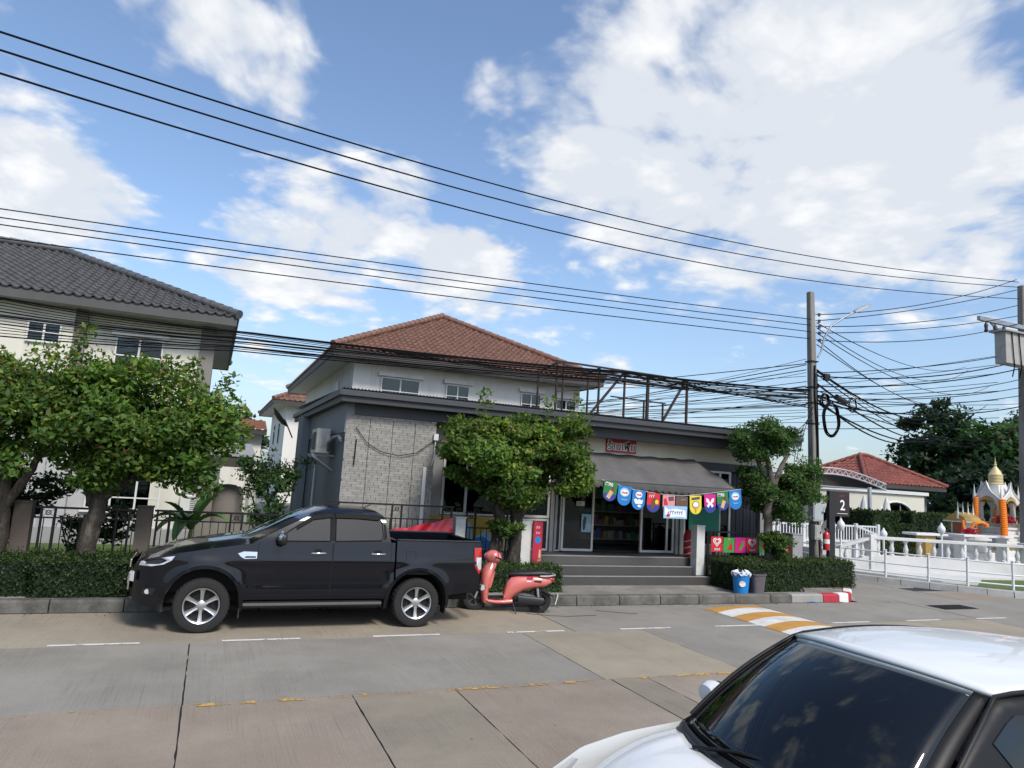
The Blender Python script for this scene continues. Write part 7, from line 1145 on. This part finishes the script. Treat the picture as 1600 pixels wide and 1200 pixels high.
pennant('yellow pennant with an ice cream cone', 10.50, 2.30, .34, H_, 'yellow', [('p', rot2([(-.12, -.03), (.12, -.03), (.12, .03), (-.12, .03)], .12), (0, -.07), 'dark'), ('p', ell(.10, .085), (0, -.22), 'dark'), ('p', ell(.08, .07), (0, -.22), 'white'), ('p', [(-.05, -.26), (.05, -.26), (0, -.42)], (0, 0), 'orange')], tilt=-.04, lower=None)
but = [(0, 0), (.05, .09), (.12, .11), (.11, .02), (.05, -.01), (.1, -.08), (.05, -.12), (0, -.04), (-.05, -.12), (-.1, -.08), (-.05, -.01), (-.11, .02), (-.12, .11), (-.05, .09)]
pennant('magenta pennant with a white butterfly', 10.92, 2.35, .34, H_, 'magenta', [('p', but, (0, -.2), 'white')], tilt=-.06, lower='navy')
pennant('green pennant with a chocolate ice cream bar, second from the right', 11.28, 2.42, W_, H_, 'green', milo, tilt=-.12, lower='navy')
pennant('bright blue pennant rightmost under the awning corner', 11.66, 2.48, .37, .46, 'blue', nes, tilt=-.1)
cs = MB(); cs.tube([(8.1, 13.74, 2.53), (8.9, 13.73, 2.36), (9.6, 13.73, 2.29), (10.3, 13.73, 2.275), (11.0, 13.73, 2.36), (12.05, 13.74, 2.52)], .006, 5); tag(cs.build('pennant_string', mat('string_white', (.5, .5, .5), .8), smooth=60), 'thin white string carrying the pennants below the awning', 'string')
HS = heart(.135); HSM = heart(.075); hp_ = [('p', HS, (0, -.13), 'white'), ('p', heart(.10), (0, -.13), 'red'), ('p', heart(.083), (0, -.125), 'white'), ('p', heart(.055), (0, -.12), 'red'), ('t', "วอลล์", .085, 'white', (0, -.315))]
for lb, x in (('red heart flag on the fence nearest the white gate post', 11.68), ('red heart flag in the middle of the fence', 12.80), ('red heart flag on the fence right of the small shoot', 13.88)): pennant(lb, x, 1.31, .36, .38, 'red', hp_, y=14.355, rnd=False, group='ice cream flags on the fence')
pennant('green flag with a red watermelon slice on the fence', 12.06, 1.29, .35, .37, 'leafg', [('p', [(-.06, -.3), (.12, -.32), (.08, -.08)], (0, 0), 'red'), ('p', ell(.03, .02), (.0, -.04), 'orange')], y=14.352, rnd=False, group='ice cream flags on the fence')
pennant('magenta flag with a green watermelon ice on the fence', 12.43, 1.30, .35, .38, 'magenta', [('p', rot2(ell(.06, .13), -.5), (.03, -.2), 'leafg'), ('p', rot2(ell(.03, .10), -.5), (-.03, -.2), 'red')], y=14.355, rnd=False, group='ice cream flags on the fence')
pennant('green and red flag half hidden by the tree shoot', 13.2, 1.30, .34, .37, 'leafg', [('p', ell(.09, .09), (0, -.18), 'red')], y=14.352, rnd=False, group='ice cream flags on the fence')
# red drink stand, red roll
ds_ = thing('drink_banner_stand', 'narrow red drink banner stand beside the white post', 'banner stand', (6.8, 14.22, .6)); m = MB(); m.box((6.70, 14.2, .62), (6.92, 14.25, 1.52)); m.build('panel', SR, ds_, bevel=.006); m = MB(); m.lathe([(.075, -.004), (.075, 0)], (6.81, 14.2, 1.12), 16, 'y'); m.build('blue_disc', CM['blue'], ds_)
marks(ds_, .01, -.0205, 1.40-.6, .10, .07, 2, WHT); marks(ds_, .01, -.0205, 1.28-.6, .10, .06, 3, WHT); m = MB(); m.prism([(6.83, .64), (6.90, .66), (6.89, .9), (6.85, .92)], 'y', 14.194, 14.199); m.build('bottle_print', CM['cream'], ds_)
for x in (6.73, 6.89): m = MB(); m.box((x-.012, 14.215, .165), (x+.012, 14.235, .62)); m.build('leg', IB, ds_)
rr_ = thing('rolled_red_parasol', 'red and white rolled cover standing by the right shop door', 'cover', (11.45, 15.0, FL)); m = MB(); m.lathe([(.11, FL), (.13, FL+.05), (.135, FL+.5), (.11, FL+.6), (.05, FL+.66), (.005, FL+.67)], (11.45, 14.95, 0), 18); m.build('roll', mat('cover_red', (.38, .015, .02), .6, 0, .1, 5), rr_, smooth=45)
for k in range(3): m = MB(); m.tube([(11.45+.138*math.cos(a), 14.95+.138*math.sin(a), FL+.12+k*.16+.09*math.sin((a+PI/2)*.7)) for a in np.linspace(-PI*.95, -.1, 12)], .012, 5); m.build('white_stripe', WHT, rr_, smooth=60)
# bins
def bin_(label, x, y, r0, r1, h, mt, sq):
    t = thing('rubbish_bin', label, 'bin', (x, y, .166)); m = MB(); m.lathe([(r0, .166), (r0+.004, .2), (r1-.006, .166+h-.04), (r1+.012, .166+h-.03), (r1+.012, .166+h), (r1-.012, .166+h), (r0-.015, .2)], (x, y, 0), 24, sq=sq); m.build('tub', mt, t, smooth=40); return t
bb = bin_('blue rubbish bin with a white liner in front of the hedge', 11.39, 12.93, .155, .20, .47, mat('bin_blue', (.008, .19, .52), .4, 0, .08, 4), 0); m = MB()
m.grid(lambda u, v: (11.39+(.10+.125*math.sin(PI*v))*math.cos(2*PI*u), 12.93+(.10+.125*math.sin(PI*v))*math.sin(2*PI*u), .62+.07*math.cos(PI*v*1.3)*(.6+.4*math.sin(u*40))+.02*math.sin(u*67)), 48, 6); m.build('bin_liner', mat('liner_white', (.6, .62, .64), .35, 0, .1, 12), bb, smooth=60)
m = MB(); m.add([(11.39+(.190)*math.sin(a)*1.0, 12.93-(.192)*math.cos(a), .40+.065*b) for a, b in [(-.55+.38*math.cos(t), math.sin(t)) for t in np.linspace(0, 2*PI, 18)[:-1]]], [tuple(range(17))]); m.build('round_print', PW, bb)
bin_('grey square rubbish bin beside the blue bin', 11.84, 12.95, .145, .19, .45, mat('bin_grey', (.10, .085, .095), .55, 0, .2, 4, col2=(.17, .16, .16), c2=.6), 5)
# red tarpaulin on the fence behind the truck bed
tp = thing('red_tarpaulin', 'shiny red tarpaulin hung on the fence behind the pickup bed', 'tarpaulin', (4.1, 14.36, 1.0)); m = MB()
m.grid(lambda u, v: (3.0+1.85*u, 14.36-.03*math.sin(u*14+v*4)-.02*math.sin(v*9+u*30)-.05*v, (1.16+.36*u**1.3)-(.36+.30*u)*v+.015*math.sin(u*22)), 40, 14); m.build('sheet', mat('tarp_red', (.42, .01, .03), .32, 0, .12, 5, .25, 14), tp, smooth=60)
marks(tp, 3.33-4.1, 14.30-14.36, .98-1.0, .36, .10, 4, CM['gold'])
# printed banner along the low wall under the windows
mu = thing('printed_banner', 'yellow and blue printed banner on the low wall under the shop windows', 'banner', (5.7, 15.5, .8)); m = MB(); m.box((4.62, 15.51, .76), (6.55, 15.53, 1.49)); m.build('sheet', mat('banner_yellow', (.45, .30, .03), .5, 0, .15, 3), mu)
for a, pl_, c in ((0, [(4.9, .76), (5.0, 1.1), (5.35, 1.42), (5.7, 1.35), (5.75, 1.0), (6.1, 1.2), (6.3, .95), (6.35, .76)], 'sky'), (1, [(5.6, .76), (5.7, .98), (6.0, 1.05), (6.25, .9), (6.3, .76)], 'blue'), (2, [(4.64, 1.15), (4.75, 1.35), (4.95, 1.38), (5.0, 1.2), (4.85, 1.1)], 'blue'), (3, ell(.14, .16), 'cream')):
    q = [(p+5.15 if a == 3 else p, z+1.2 if a == 3 else z) for p, z in pl_]; m = MB(); m.prism(q, 'y', 15.508-.002*a, 15.51-.002*a); m.build('print', CM[c], mu)
# scraps at the kerb corner
for lb, x, y, z, mt in (('scrap of blue plastic lying in the gutter by the kerb', 13.2, 12.57, .004, CM['blue']), ('brown fallen twig on the pavement corner', 15.0, 13.5, .168, CM['brown'])):
    m = MB(); m.tube([(x-.14, y, z+.01), (x-.02, y+.03, z+.02), (x+.15, y-.02, z+.01)], .012, 5); tag(m.build('litter', mt, smooth=60), lb, 'litter')
r_ = np.random.default_rng(9); n = 260; P = np.stack([r_.uniform(-6, 16, n), np.where(r_.random(n) < .6, 12.5+r_.normal(size=n)*.06, r_.uniform(12.9, 14.0, n)), np.where(False, 0, .008)+np.zeros(n)], 1); P[:, 2] = np.where(P[:, 1] > 12.75, .172, .008); lv = leaves('fallen_leaves', P, .055, LF, None, tints(n, (.14, .09, .035), .4), aspect=.5, flat=.95, nrm=np.tile((0., 0., 3.), (n, 1)), kind='stuff'); tag(lv, 'scattered dry fallen leaves along the kerb and pavement', 'leaves')
